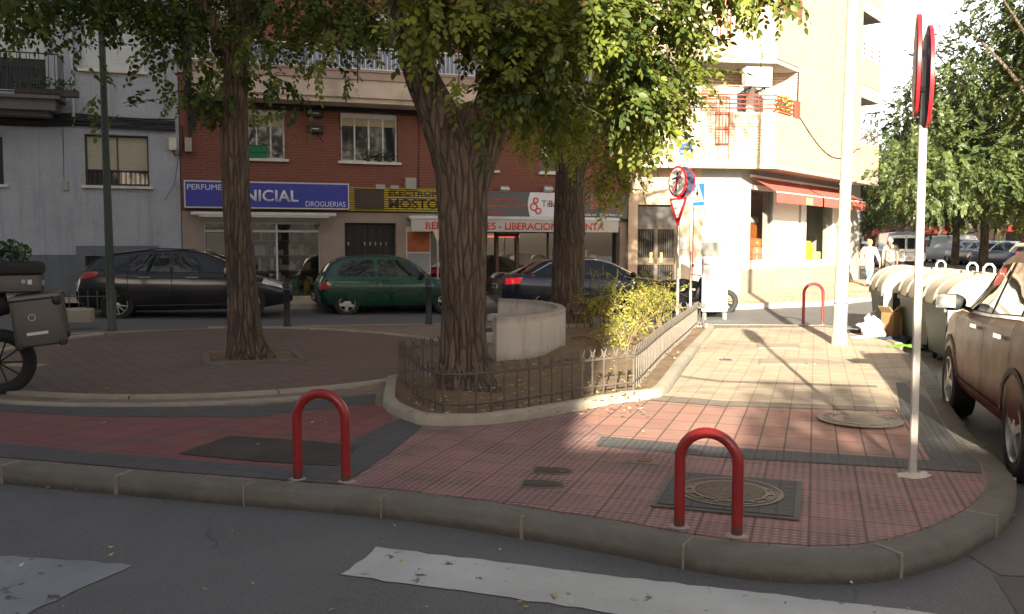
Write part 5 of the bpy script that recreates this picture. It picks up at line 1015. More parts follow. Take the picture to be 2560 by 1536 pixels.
# ------------------------------------------------------------------ red hoops
M_hoop = None
def hooppaint():
    t = NT('hoop_red_paint'); n = t.noise(6, 5, rough=.7); c = t.mix(n, (.22, .010, .014), (.32, .02, .02)); sz = t.N('ShaderNodeSeparateXYZ'); t.l.new(t.oc, sz.inputs[0]); zz = t.math('ADD', sz.outputs[2], t.math('MULTIPLY', t.noise(22, 5, rough=.7), .16)); c = t.mix(t.ramp(zz, [(.10, .9), (.16, 0.)]), c, (.09, .05, .035)); ch = t.ramp(t.noise(26, 6, rough=.75), [(.64, 0.), (.68, .9)]); c = t.mix(ch, c, (.10, .05, .04)); return t.set(c, t.math('MULTIPLY_ADD', n, .3, .22), 0, t.bump(t.noise(60, 4), .25, .001), Coat_Weight=.3, Coat_Roughness=.2)
M_hoop = hooppaint()
def hoop(pa, pb, top, r, label, grp='red tubular hoops'):
    a, b = G(*pa), G(*pb); m = (a+b)/2; W = (b-a).length/2; t = thing('hoop_barrier', label, 'hoop barrier', m, math.atan2((b-a).y, (b-a).x), grp)
    H = top; pts = [(-W, 0, -.05)]+[(-W, 0, (H-W)*k/4) for k in range(1, 4)]+[(-W*math.cos(math.pi*k/20), 0, H-W+W*math.sin(math.pi*k/20)) for k in range(21)]+[(W, 0, (H-W)*k/4) for k in (3, 2, 1)]+[(W, 0, -.05)]
    MB().tube(pts, r, 18).build('hoop', M_hoop, t, smooth=True)
    for s in (-1, 1): mb = MB(); mb.ell((s*W, 0, 0), (r*2.3, r*2., .012), 14, 6, .25, 3+s); mb.build('mortar_collar', M_concl, t, smooth=True)
    return t
hoop((745, 1199), (865, 1205), .60, .033, 'nearer left red hoop standing at the kerb beside the black cover'); hoop((1698, 1318), (1842, 1340), .56, .031, 'red hoop in front of the round manhole cover on the right'); hoop((2008, 812), (2056, 812), .83, .03, 'small far red hoop left of the thick lamp post')
# ------------------------------------------------------------------ bollards
for i, (px, py, tp, lb) in enumerate(((718, 817, 706, 'dark iron bollard between the left trunk and the green car'), (1072, 811, 698, 'dark iron bollard in front of the green car bonnet'))):
    g = G(px, py); h = Q(px, tp, g.y).z-g.z; t = thing('bollard', lb, 'bollard', g, 0, 'dark bollards at the back kerb'); MB().lathe((0, 0, 0), [(.075, 0), (.075, .03), (.062, .05), (.06, h*.82), (.064, h*.825), (.064, h*.86), (.06, h*.865), (.058, h*.97), (.045, h)], 18).build('post', mat('bollard_iron', (.03, .033, .04), .5, .3), t, smooth=True, ang=50)
    MB().lathe((0, 0, 0), [(.066, h*.832), (.066, h*.853)], 18).build('band', mat('band_grey', (.14, .15, .17), .4), t)
# ------------------------------------------------------------------ lamp posts and sign posts
def paintmetal(name, c, chip=(.5, .45, .35), k=.68):
    t = NT(name); n = t.noise(5, 5, rough=.7); cc = t.mix(n, sc3(c, .85), sc3(c, 1.15)); cc = t.mix(t.ramp(t.noise(14, 6, rough=.75), [(k, 0.), (k+.03, .8)]), cc, chip); return t.set(cc, .45, .1, t.bump(t.noise(50, 4), .2, .001))
M_lampg = paintmetal('pale_green_paint', (.44, .44, .30)); M_lampd = paintmetal('dark_green_paint', (.035, .055, .045), (.12, .12, .1), .72)
g = G(2105, 864); Yl = g.y+.12; tp = Q(2132, 0, Yl); lean = (tp.x-g.x)/(tp.z-g.z); t = thing('lamp_post', 'thick pale green lamp post on the sunlit pavement', 'lamp post', (g.x, Yl, g.z)); zc_ = Q(2111, 560, Yl).z-g.z; r0 = 32/2/F*Yl*1.02; H = 9.
def shaft(prof, t, m, name='shaft', lean=0., n=24):
    mb = MB(); vs = []
    for r, z in prof:
        for j in range(n): a = 2*math.pi*j/n; vs.append((r*math.cos(a)+lean*z, r*math.sin(a), z))
    mb.add(vs, [(i*n+j, i*n+(j+1) % n, (i+1)*n+(j+1) % n, (i+1)*n+j) for i in range(len(prof)-1) for j in range(n)]+[tuple(range(n))[::-1], tuple((len(prof)-1)*n+j for j in range(n))]); return mb.build(name, m, t, smooth=True, ang=40)
shaft([(.125, 0), (.125, .17), (.115, .19), (.108, .2), (.105, .6), (.104, zc_-.06), (.125, zc_-.04), (.125, zc_), (.098, zc_+.03), (.09, zc_+.1), (.085, zc_+2), (.07, H)], t, M_lampg, lean=lean)
MB().tube([(lean*H, 0, H-.05), (lean*H, -.1, H+.5), (lean*H, -.6, H+.8), (lean*H, -1.4, H+.9)], .04, 8).build('arm', M_lampg, t, smooth=True); MB().ell((lean*H, -1.8, H+.9), (.16, .4, .1)).build('lantern', M_alu, t, smooth=True)
for zz, c_ in ((.62, (.5, .6, .72)), (.66, (.1, .2, .4)), (zc_+.62, (.5, .6, .65))): shaft([(.109 if zz < 1 else .096, zz), (.109 if zz < 1 else .096, zz+.03)], t, mat('tape_%d' % int(zz*100), c_, .5), 'sticker_band', lean)
g = G(275, 828); Yl = g.y+.08; t = thing('lamp_post', 'slim dark green lamp post in front of the black car', 'lamp post', (g.x, Yl, g.z)); tp = Q(254, 80, Yl); lean = (tp.x-g.x)/(tp.z-g.z)
shaft([(.085, 0), (.085, .06), (.072, .08), (.07, .9), (.062, 2.6), (.055, 4), (.045, 8)], t, M_lampd, lean=lean); MB().tube([(lean*8, 0, 7.9), (lean*8, -.3, 8.4), (lean*8, -1, 8.5)], .03, 8).build('arm', M_lampd, t); MB().ell((lean*8, -1.3, 8.5), (.14, .35, .1)).build('lantern', M_alu, t, smooth=True)
M_sw = mat('sign_white', (.7, .7, .7), .4, var=.03); M_sr = mat('sign_red', (.55, .02, .03), .4, var=.05); M_sb = mat('sign_blue', (.02, .14, .42), .4, var=.05); M_sk = mat('sign_black', (.01, .01, .012), .5); M_sback = mat('sign_back_grey', (.05, .06, .1), .5, .2)
def disc(t, c, r, rz, name='sign_disc', ring=.14, face=None):
    """round sign facing local -y turned by rz"""
    e = MB(); e.lathe((0, 0, 0), [(r, .0), (r, .02), (r*.97, .025)], 40, 'Y'); o = e.build(name, M_sr, t, smooth=True, ang=30); o.location = c; o.rotation_euler = (0, 0, rz)
    MB().lathe((0, 0, 0), [(0, .0275), (r*(1-ring), .0275)], 40, 'Y').build('sign_face', face or M_sw, o); MB().lathe((0, 0, 0), [(r*.985, -.004), (0, -.0045)], 40, 'Y').build('sign_back', M_sback, o); return o
# near right pole with two discs seen nearly edge-on
g = G(2281, 1192); Yp = g.y; tp = Q(2315, 75, Yp); t = thing('sign_post', 'tall pale sign post with two round signs seen edge-on, beside the red car', 'sign post', g); H = tp.z-g.z; lean = (tp.x-g.x)/H
mb = MB(); mb.M = Matrix.Shear('XY', 4, (lean, 0)) if False else Matrix(((1, 0, lean, 0), (0, 1, 0, 0), (0, 0, 1, 0), (0, 0, 0, 1))); mb.rbox((0, 0, H/2-.03), (.052, .03, H), .008); mb.build('pole', mat('white_galvanised', (.50, .48, .44), .45, .3, var=.12, vs=12, dirt=.2), t, smooth=True, ang=40)
mb = MB(); mb.ell((0, 0, .0), (.10, .07, .03), 16, 8, .5, 9); mb.ell((.07, -.02, .01), (.04, .03, .03), 10, 6, .5, 4); mb.build('plaster_footing', mat('pale_mortar', (.55, .52, .45), .9), t, smooth=True)
zc_ = (Q(2310, 180, Yp).z-g.z)
disc(t, (lean*zc_-.055, -.03, zc_+.03), .34, R(-112)); disc(t, (lean*zc_+.025, .03, zc_-.035), .345, R(69.5))
mb = MB()
for dz in (-.12, .12): mb.box((lean*zc_-.015, 0, zc_+dz), (.1, .05, .035))
mb.build('clamp', M_metal, t)
# pole in the bed: no-entry-turn disc over a yield triangle
g = G(1693, 812); Yp = g.y; t = thing('sign_post', 'sign post with a round no-pedestrians sign above a yield triangle at the bed', 'sign post', g); H = Q(1700, 425, Yp).z-g.z; MB().cyl((0, 0, -.05), (0, 0, H), .03, 12).build('pole', M_metal, t, smooth=True)
c = Q(1696, 455, Yp); rd = 39/F*Yp; o = disc(t, (c.x-g.x-.02, -.06, c.z-g.z), rd, R(-66)); lx = MB(); lx.xz([(-rd*.5, -rd*.55), (-rd*.4, -rd*.6), (rd*.55, rd*.5), (rd*.45, rd*.58)], -.032, -.029); lx.build('slash', M_sr, o)
lx = MB(); lx.xz([(-rd*.15, -rd*.6), (-rd*.02, -rd*.6), (rd*.12, rd*.05), (0, rd*.35), (-rd*.12, rd*.1)], -.0315, -.0285); lx.lathe((.02, .0, rd*.48), [(0, .0285), (rd*.11, .0285), (rd*.11, .031), (0, .031)], 14, 'Y'); lx.xz([(-rd*.5, rd*.25), (rd*.5, rd*.32), (rd*.5, rd*.2), (-rd*.5, rd*.13)], -.0312, -.0286); lx.build('pictogram', M_sk, o)
disc(t, (c.x-g.x+.09, .08, c.z-g.z+.0), rd, R(180-48), ring=.14)
zt_, zb_ = Q(1696, 495, Yp).z-g.z, Q(1696, 565, Yp).z-g.z; w2 = 36/F*Yp
tri = lambda k: [(-w2*k, zt_-(1-k)*.12), (0, zb_+(1-k)*.38), (w2*k, zt_-(1-k)*.12)]
def rtri(k): return [(-w2*k, zt_-(1-k)*.16-.0), (-w2*k*.96, zt_-(1-k)*.16-.05*k), (-.02*k, zb_+(1-k)*.55), (.02*k, zb_+(1-k)*.55), (w2*k*.96, zt_-(1-k)*.16-.05*k), (w2*k, zt_-(1-k)*.16)]
o = MB().xz(rtri(1.), -.02, 0).build('yield_triangle', M_sr, t); MB().xz(rtri(.72), -.024, -.021).build('sign_face', M_sw, o); o.location = (c.x-g.x, -.04, 0); o.rotation_euler = (0, 0, R(-66))
# pedestrian crossing sign
g = G(1750, 800); g = Vector((g.x, g.y+1.2, g.z)); Yp = g.y; t = thing('sign_post', 'sign post with a square blue pedestrian crossing sign beside the yield triangle', 'sign post', g); x0, z1 = Q(1727, 458, Yp).x-g.x, Q(1727, 458, Yp).z-g.z; x1, z0 = Q(1761, 517, Yp).x-g.x, Q(1761, 517, Yp).z-g.z; H = z1
MB().cyl((.03, 0, -.05), (.03, 0, H), .03, 12).build('pole', M_metal, t, smooth=True); w_, h_ = (z1-z0)*.95, z1-z0
o = MB().rbox((0, 0, 0), (w_*1.0, .02, h_), .009).build('sign_plate', M_sw, t); o.location = ((x0+x1)/2, -.05, (z0+z1)/2); o.rotation_euler = (0, 0, R(-66)); a, b = w_*.5, h_*.5
MB().b2(-a, a, -.014, -.0105, -b*.92, b*.92).build('sign_face', M_sb, o); MB().xz([(-a*.9, -b*.62), (a*.9, -b*.62), (a*.1, b*.86), (-a*.1, b*.86)], -.0175, -.0145).build('white_triangle', M_sw, o)
lx = MB(); lx.lathe((0, 0, b*.42), [(0, .0178), (b*.1, .0178), (b*.1, .02), (0, .02)], 14, 'Y')
for P in ([(-.2, .05), (-.12, .3), (.1, .3), (.14, .05), (.05, -.1), (-.1, -.1)], [(-.12, -.08), (.0, -.08), (-.16, -.5), (-.28, -.5)], [(.0, -.08), (.1, -.08), (.26, -.5), (.14, -.5)], [(-.12, .28), (-.3, -.0), (-.24, -.04), (-.06, .2)], [(.1, .28), (.28, .04), (.23, 0), (.06, .2)]): lx.xz([(p[0]*b, p[1]*b) for p in P], -.02, -.018)
for k in range(6): x = -a*.75+k*a*.28; lx.xz([(x, -b*.6), (x+a*.12, -b*.6), (x+a*.16, -b*.42), (x+a*.06, -b*.42)], -.0198, -.0179)
lx.build('pictogram', M_sk, o)
# yield sign and pole half hidden left of the big trunk, at the shop pavement
g = PB.O+PB.u*PB.s(1094, 1.4)+PB.n*1.4; g.z = gz(g.x, g.y); t = thing('sign_post', 'thin post with a small cream triangle seen beside the thick trunk', 'sign post', g); z1, z0 = Q(1090, 582, g.y).z, Q(1090, 612, g.y).z; MB().cyl((0, 0, 0), (0, 0, z1), .025, 8).build('pole', M_metal, t); MB().xz([(-.13, z1), (.13, z1), (.01, z0-.02), (-.01, z0-.02)], -.045, -.03).build('yield_triangle', mat('cream_sign', (.6, .5, .3), .5), t)
# ------------------------------------------------------------------ covers let into the paving
M_cast = mat('cast_iron', (.09, .08, .075), .55, .4, var=.3, vs=30, bs=50, dirt=.4); M_castg = mat('worn_cast_iron', (.26, .22, .17), .6, .3, var=.3, vs=30, bs=60)
M_mort = mat('dirty_mortar', (.22, .17, .14), .9, var=.3, vs=14, bs=60, dirt=.5)
def cover(px, py, r, label, m, cells=True, text=None, sq=None, z=.006):
    g = G(px, py); t = thing('manhole_cover', label, 'manhole cover', (g.x, g.y, g.z+z+.004), PAVE, None)
    if sq:
        MB().b2(-sq-.035, sq+.035, -sq-.035, sq+.035, 0, .008).build('concrete_surround', M_conc, t); MB().b2(-sq, sq, -sq, sq, .008, .014).build('tile_surround', paver('dark_grey_setts', (.075, .08, .09), (.1, .1), joint=.9, rot=0), t); b = .014
    else: b = 0
    mb = MB(); mb.lathe((0, 0, b), [(r, 0), (r, .006), (r*.93, .006), (r*.93, .002), (r*.88, .002), (r*.88, .006), (r*.86, .006), (r*.85, .002), (0, .002)], 48, cap=False); mb.build('frame', m, t)
    mb = MB(); k = r*.66; mb.lathe((0, 0, b+.0025), [(k+.02, 0), (k+.02, .005), (k, .005), (k, 0)], 48, cap=False)
    if cells:
        n = 9
        for i in range(-n, n+1):
            x = k*i/n; L = math.sqrt(max(0, k*k-x*x)); 
            if L > .02: mb.box((x*math.cos(.6), x*math.sin(.6), b+.004), (.009, 2*L, .004), rz=.6); mb.box((-x*math.sin(.6), x*math.cos(.6), b+.0045), (2*L, .009, .004), rz=.6)
        for i in range(14): a = .45*i; mb.box((r*.76*math.cos(a), r*.76*math.sin(a), b+.004), (.03, .03, .004), rz=a)
    else:
        for i in range(28): a = 2*math.pi*i/28; mb.box((r*.77*math.cos(a), r*.77*math.sin(a), b+.004), (.05, .012, .004), rz=a)
        for i in range(-2, 3): mb.box((0, i*.07, b+.004), (.3, .018, .004))
    mb.build('raised_pattern', m, t); return t
cover(1824, 1239, .335, 'round cast-iron manhole cover in a dark square behind the red hoop', M_cast, True, sq=.40); cover(2150, 1055, .37, 'large round worn manhole cover on the sunlit pink paving', M_castg, False, z=.018)
for (px, py, lb) in ((1385, 1180, 'upper half-oval dark hatch in the pink studded paving'), (1360, 1214, 'lower half-oval dark hatch with broken mortar round it')):
    g = G(px, py); t = thing('utility_hatch', lb, 'hatch', (g.x, g.y, g.z+.006), R(-8), 'pair of half-oval hatches'); pl = [(.13*math.cos(a), .075*math.sin(a)) for a in [R(-90+180*k/12) for k in range(13)]]+[(-.14, .075), (-.14, -.075)]; MB().prism([(x*1.15, y*1.25) for x, y in pl], 0, .004).build('mortar', M_mort, t); mb = MB().prism(pl, .004, .009)
    for i in range(9): mb.box((-.11+i*.026, 0, .0105), (.009, .11, .003))
    mb.build('lid', M_cast, t)
for (x0, x1, y0, y1, lb) in ((1893, 2000, 861, 873, 'farther narrow slot cover in the sunlit pavement'), (1897, 2020, 899, 914, 'nearer narrow slot cover in the sunlit pavement')):
    pts = [G(*p) for p in ((x0, y1), (x1, y1), (x1-4, y0), (x0-2, y0))]; c = sum(pts, Vector())/4; t = thing('slot_cover', lb, 'slot cover', c, 0, 'slot covers in the pavement'); P2 = [((p-c).x, (p-c).y) for p in pts]; MB().prism(P2, .0, .012).build('plate', M_castg, t); MB().prism([(p[0]*.9, p[1]*.8) for p in P2], .012, .015).build('insert', mat('slot_insert', (.3, .25, .19), .8), t)
g = G(1612, 1154); t = thing('utility_hatch', 'small square brass tap cover above the red hoop', 'hatch', (g.x, g.y, g.z+.004), PAVE); MB().b2(-.12, .12, -.1, .08, 0, .004).build('mortar', M_mort, t); MB().b2(-.05, .05, -.05, .05, .004, .01).build('lid', mat('rusty_lid', (.20, .10, .06), .7, .3), t)
# ------------------------------------------------------------------ vehicles
M_tyre = mat('tyre_rubber', (.02, .02, .02), .85, bs=60, bd=.003); M_rim = mat('silver_rim', (.5, .5, .48), .35, .7, var=.1); M_arch = mat('wheel_arch_dark', (.008, .008, .008), .95); M_cglass = glassmat('car_glass', (.015, .02, .022), rough=.03)
M_plast = mat('black_plastic', (.02, .02, .022), .6); M_tail = mat('tail_lamp', (.35, .01, .015), .15, var=.3, vs=30, Coat_Weight=.8); M_headl = mat('head_lamp', (.55, .58, .6), .1, .3, var=.3, vs=25, Coat_Weight=.8); M_chrome = mat('chrome', (.75, .75, .75), .15, 1., var=.03); M_plate = mat('number_plate', (.65, .65, .62), .5); M_orange = mat('amber_lamp', (.5, .15, .02), .2)
M_hand = mat('dull_handle', (.12, .12, .125), .3, .6)
class Car:
    def __init__(s, name, label, cat, loc, heading, spec, paint, group=None):
        """spec: stations (x, zbot, zbelt, zroof, halfwidth, roof halfwidth), front at +x; heading = angle of +x"""
        s.t = thing(name, label, cat, loc, heading, group); s.sp = np.array(spec['st'], float); s.paint = paint; X = s.sp[:, 0]
        s.x0, s.x1 = X[0], X[-1]; n = spec.get('n', 64); xs = np.linspace(s.x0, s.x1, n); D = np.stack([np.interp(xs, X, s.sp[:, k]) for k in range(1, 6)], 1)
        k = np.array([1, 2, 1.])/4
        for _ in range(spec.get('smooth', 2)): P = np.pad(D, ((1, 1), (0, 0)), 'edge'); D = P[:-2]*k[0]+P[1:-1]*k[1]+P[2:]*k[2]; D[0] = D[0]; 
        s.xs = xs; s.D = D; s.tum = spec.get('belly', .975)
        secs = [s.section(*d) for d in D]; m = len(secs[0]); mb = MB(); vs = []; full = []
        for x, sec in zip(xs, secs):
            ring = [(x, -y, z) for y, z in sec]+[(x, y, z) for y, z in sec[-2:0:-1]]; vs += ring
        r = len(ring); fs = [(i*r+j, (i+1)*r+j, (i+1)*r+(j+1) % r, i*r+(j+1) % r) for i in range(n-1) for j in range(r)]; fs += [tuple(range(r)), tuple((n-1)*r+j for j in range(r))[::-1]]
        mb.add(vs, [f for f in fs]); b = mb.build('body', paint, s.t, smooth=True, ang=38); bm = bmesh.new(); bm.from_mesh(b.data); bmesh.ops.recalc_face_normals(bm, faces=bm.faces[:]); bm.to_mesh(b.data); bm.free()
        s.body = b; s.wheels = spec['wheels']; s.rw = spec.get('rw', .31); W = D[:, 3].max(); s.W = W
        if spec.get('arch', True):
            for wx in s.wheels:
                for sg in (-1, 1):
                    c = MB().cyl((wx, sg*(W+.1), s.rw), (wx, sg*(W-.30), s.rw), s.rw+.055, 36).build('cutter', M_arch); c.parent = s.t; md = b.modifiers.new('b', 'BOOLEAN'); md.operation = 'DIFFERENCE'; md.object = c; md.solver = 'EXACT'; md.material_mode = 'TRANSFER'
            dg = bpy.context.evaluated_depsgraph_get(); me = bpy.data.meshes.new_from_object(b.evaluated_get(dg)); cs = [m_.object for m_ in b.modifiers]; b.modifiers.clear(); b.data = me
            for c in cs: bpy.data.objects.remove(c)
            b.data.name = 'body'; b.data.set_sharp_from_angle(angle=R(38))
        s.mkwheels(spec.get('rim', 'ten'))
    def section(s, zbot, zb, zr, w, wr):
        g = max(zr-zb-.05, 0.); pts = [(0, zbot), (w*.80, zbot), (w*.93, zbot+.05), (w*.985, zbot+.16), (w, zbot+(zb-zbot)*.45), (w*.995, zbot+(zb-zbot)*.7), (w*s.tum, zb-.05), (w*.945, zb-.005)]
        wt = wr if g > 0 else w*.8
        for t in (.0, .33, .66, 1.): pts.append((w*.93+(wt-w*.93)*t**1.1, zb+.008+g*t+(.0 if g else .012*t)))
        zt = pts[-1][1]; pts += [(wt*.93, zt+.028*min(1, g*4)+.006), (wt*.6, zt+.04*min(1, g*4)+.016), (0, zt+.05*min(1, g*4)+.022)]; return pts
    def at(s, x): return s.section(*[np.interp(x, s.xs, s.D[:, k]) for k in range(5)])
    def side(s, x, z, sg=-1, off=.006):
        sec = s.at(x); pts = sec[1:13]; zz = [p[1] for p in pts]; yy = [p[0] for p in pts]; return (x, sg*(np.interp(z, zz, yy)+off), z)
    def top(s, x, y, off=.008):
        sec = s.at(x); pts = sec[8:][::-1]; z = np.interp(abs(y), [p[0] for p in pts], [p[1] for p in pts]); return (x, y, z+off)
    def patch(s, poly, name, m, parent=None, sg=(-1, 1), off=.006, sub=3, thick=0.):
        out = []
        for g in sg:
            bm = bmesh.new(); f = bm.faces.new([bm.verts.new((p[0], 0, p[1])) for p in poly]); bmesh.ops.triangulate(bm, faces=bm.faces[:])
            for _ in range(sub): 
                le = [e for e in bm.edges if e.calc_length() > .09]
                if le: bmesh.ops.subdivide_edges(bm, edges=le, cuts=1); bmesh.ops.triangulate(bm, faces=[q for q in bm.faces if len(q.verts) > 3])
            for v in bm.verts: v.co = Vector(s.side(v.co.x, v.co.z, g, off))
            me = bpy.data.meshes.new(name); bmesh.ops.recalc_face_normals(bm, faces=bm.faces[:]); bm.to_mesh(me); bm.free(); me.materials.append(m); me.polygons.foreach_set('use_smooth', [True]*len(me.polygons))
            o = bpy.data.objects.new(name, me); COL.objects.link(o); o.parent = parent or s.t; out.append(o)
        return out
    def strip(s, pts, name, m, wd=.012, sg=(-1,), off=.007, parent=None):
        for g in sg:
            mb = MB(); P = []
            for a, b in zip(pts, pts[1:]):
                k = max(1, int(math.hypot(b[0]-a[0], b[1]-a[1])/.06)); P += [(a[0]+(b[0]-a[0])*i/k, a[1]+(b[1]-a[1])*i/k) for i in range(k)]
            P.append(pts[-1]); vs = []
            for i, p in enumerate(P):
                q0, q1 = P[max(0, i-1)], P[min(len(P)-1, i+1)]; dx, dz = q1[0]-q0[0], q1[1]-q0[1]; l = math.hypot(dx, dz) or 1; nx, nz = -dz/l*wd/2, dx/l*wd/2; vs += [s.side(p[0]+nx, p[1]+nz, g, off), s.side(p[0]-nx, p[1]-nz, g, off)]
            mb.add(vs, [(2*i, 2*i+1, 2*i+3, 2*i+2) for i in range(len(P)-1)]); mb.build(name, m, parent or s.t)
    def toppatch(s, xa, xb, ka, kb, name, m, n=10, off=.008, inset=.93):
        """pane lying on the top surface between stations xa (lower edge) and xb"""
        vs = []; 
        for i in range(n+1):
            x = xa+(xb-xa)*i/n; hw = s.at(x)[11][0]*inset*(ka+(kb-ka)*i/n)
            for j in range(n+1): y = hw*(2*j/n-1); vs.append(s.top(x, y, off))
        me = MB().add(vs, [(i*(n+1)+j, i*(n+1)+j+1, (i+1)*(n+1)+j+1, (i+1)*(n+1)+j) for i in range(n) for j in range(n)]).build(name, m, s.t, smooth=True); return me
    def mkwheels(s, kind):
        proto = None
        for wx in s.wheels:
            for g in (-1, 1):
                if proto is None:
                    r = s.rw; w = MB().lathe((0, 0, 0), [(r*.62, .0), (r*.66, .012), (r*.9, .02), (r*.985, .005), (r, -.03), (r, -.15), (r*.97, -.19), (r*.6, -.2)], 36, 'Y', cap=False).build('wheel', M_tyre, s.t, smooth=True, ang=50)
                    mb = MB(); k = r*.64; mb.lathe((0, 0, 0), [(k, .014), (k*.96, .016), (k*.92, -.01), (k*.9, -.05)], 36, 'Y', cap=False)
                    nsp = {'ten': 10, 'five': 5, 'star': 5, 'seven': 7}[kind]
                    for q in range(nsp):
                        a = 2*math.pi*q/nsp; wd = {'ten': .022, 'five': .05, 'star': .075, 'seven': .04}[kind]; c, sn = math.cos(a), math.sin(a); p0, p1 = r*.12, k*.95; mb.add([(c*p0-sn*wd*.6, -.012, sn*p0+c*wd*.6), (c*p0+sn*wd*.6, -.012, sn*p0-c*wd*.6), (c*p1+sn*wd*(.35 if kind == 'star' else .5), -.004, sn*p1-c*wd*(.35 if kind == 'star' else .5)), (c*p1-sn*wd*(.35 if kind == 'star' else .5), -.004, sn*p1+c*wd*(.35 if kind == 'star' else .5)),
                                 (c*p0-sn*wd*.6, .03, sn*p0+c*wd*.6), (c*p0+sn*wd*.6, .03, sn*p0-c*wd*.6), (c*p1+sn*wd*.5, .03, sn*p1-c*wd*.5), (c*p1-sn*wd*.5, .03, sn*p1+c*wd*.5)], [(0, 1, 2, 3), (0, 3, 7, 4), (1, 5, 6, 2), (3, 2, 6, 7)])
                    mb.lathe((0, 0, 0), [(0, .02), (r*.13, .018), (r*.18, .008), (r*.18, -.02)], 16, 'Y', cap=False)
                    if kind == 'star': mb.lathe((0, 0, 0), [(0, .013), (r*.3, .011), (r*.31, -.02)], 20, 'Y', cap=False)
                    ri = mb.build('rim', M_rim, w, smooth=True, ang=30); MB().lathe((0, 0, 0), [(0, -.055), (k*.97, -.055)], 24, 'Y', cap=False).build('brake_disc', M_arch, w); proto = w
                else: w = copy_tree(proto, s.t)
                w.location = (wx, g*(s.W-.025), s.rw); w.rotation_euler = (0, (wx*3.1) % 1, 0 if g < 0 else math.pi)
def add_plate(c, x, z, rear=True, txt='4821 FBK', tilt=0):
    sg = -1 if rear else 1; o = MB().box((x, 0, z), (.015, .52, .115)).build('number_plate', M_plate, c.t); l = lettering('plate_letters', txt, M_sk, o, 0, 0, 0, .075, .42); l.rotation_euler = (0, 0, R(-90) if rear else R(90)); l.location = (x+sg*.0085, .21 if rear else -.21, z-.037)
def mirror(c, x, z, sg, m, size=1.): 
    p = c.side(x, z, sg, 0); mb = MB(); mb.ell((x+.02, p[1]+sg*.13*size, z+.05), (.07*size, .11*size, .075*size), 14, 8); o = mb.build('mirror', m, c.t, smooth=True); MB().tube([(x+.03, p[1]-sg*.04, z-.02), (x+.02, p[1]+sg*.10, z+.02)], .02, 6).build('mirror_arm', M_plast, o); return o
hatch_spec = dict(rw=.30, wheels=(-1.15, 1.24), st=[(-1.80, .42, .62, .64, .66, .5), (-1.76, .30, .80, .84, .74, .58), (-1.70, .26, .92, .97, .77, .60), (-1.5, .22, .93, 1.22, .79, .58), (-1.25, .2, .92, 1.37, .80, .57), (-.6, .19, .90, 1.43, .80, .57), (.0, .19, .89, 1.42, .80, .57), (.3, .19, .885, 1.36, .80, .56), (.62, .19, .88, 1.17, .80, .58), (.95, .19, .87, .93, .80, .62), (1.25, .2, .80, .81, .79, .62), (1.6, .22, .70, .71, .75, .6), (1.80, .26, .66, .67, .71, .55), (1.87, .34, .60, .61, .66, .5)])
# green hatchback
def place(px, py, hd, dz=0): g = G(px, py, ROAD); return g
ZB = PB.a
Pg = carpaint('green_car_paint', (.003, .055, .036), .3, .25)
gs = G(945, 790, ROAD+.0); cpos = Vector((gs.x+.15, gs.y+.95, gz(gs.x, gs.y)+ROAD)); 
c = Car('hatchback_car', 'small bottle-green three-door hatchback parked before the dark street door', 'car', cpos, PB.a, dict(hatch_spec, rim='star'), Pg)
c.patch([(-1.30, .95), (-1.36, 1.0), (-1.22, 1.27), (-1.12, 1.31), (-.50, 1.335), (-.47, .95)], 'side_window', M_cglass); c.patch([(-.40, .945), (-.40, 1.335), (.12, 1.33), (.32, 1.25), (.78, .93)], 'side_window', M_cglass)
c.toppatch(.92, .34, .9, .85, 'windshield', M_cglass); c.toppatch(-1.69, -1.34, .85, .85, 'rear_window', M_cglass)
c.strip([(-.43, .93), (-.43, .34), (-.40, .3), (.70, .3), (.80, .45), (.80, .9)], 'door_seam', M_arch, .012); c.strip([(-1.6, .60), (1.55, .60)], 'rubbing_strip', mat('dark_green_plastic', (.01, .03, .025), .6), .07, (-1, 1), .012); c.strip([(-.32, .84), (-.16, .84)], 'door_handle', M_plast, .035, (-1,), .02)
c.patch([(-1.775, .62), (-1.77, .80), (-1.58, .82), (-1.56, .66)], 'tail_lamp', M_tail, off=.01); c.patch([(1.5, .60), (1.55, .68), (1.72, .63), (1.74, .55)], 'headlight', M_headl, off=.01)
for sg in (-1, 1): mirror(c, .62, .92, sg, M_plast)
mb = MB(); mb.rbox((-1.79, 0, .42), (.14, 1.42, .22), .06); mb.build('bumper', M_plast, c.t, smooth=True); mb = MB(); mb.rbox((1.82, 0, .42), (.14, 1.3, .2), .06); mb.build('bumper', M_plast, c.t, smooth=True); add_plate(c, -1.87, .45)
# black hatchback/wagon on the left
wagon = dict(rw=.325, wheels=(-1.36, 1.30), rim='ten', st=[(-2.15, .45, .75, .77, .70, .5), (-2.12, .34, .92, .96, .80, .58), (-2.02, .27, 1.04, 1.10, .86, .62), (-1.80, .22, 1.03, 1.26, .89, .60), (-1.4, .19, 1.0, 1.38, .90, .60), (-.8, .18, .97, 1.46, .90, .62), (-.1, .18, .95, 1.47, .90, .62), (.3, .18, .935, 1.42, .90, .61), (.75, .18, .93, 1.24, .90, .62), (1.2, .18, .92, .98, .90, .66), (1.55, .2, .85, .86, .88, .68), (1.9, .24, .73, .74, .82, .62), (2.14, .28, .68, .69, .76, .56), (2.22, .36, .60, .61, .68, .5)])
gl = G(478, 797, ROAD); cpos = Vector((gl.x-.35, gl.y+.8, gz(gl.x, gl.y)+ROAD)); Pb = carpaint('black_car_paint', (.006, .007, .011), .2, .2)
c = Car('estate_car', 'long black five-door car parked in front of the white building', 'car', cpos, PB.a, wagon, Pb)
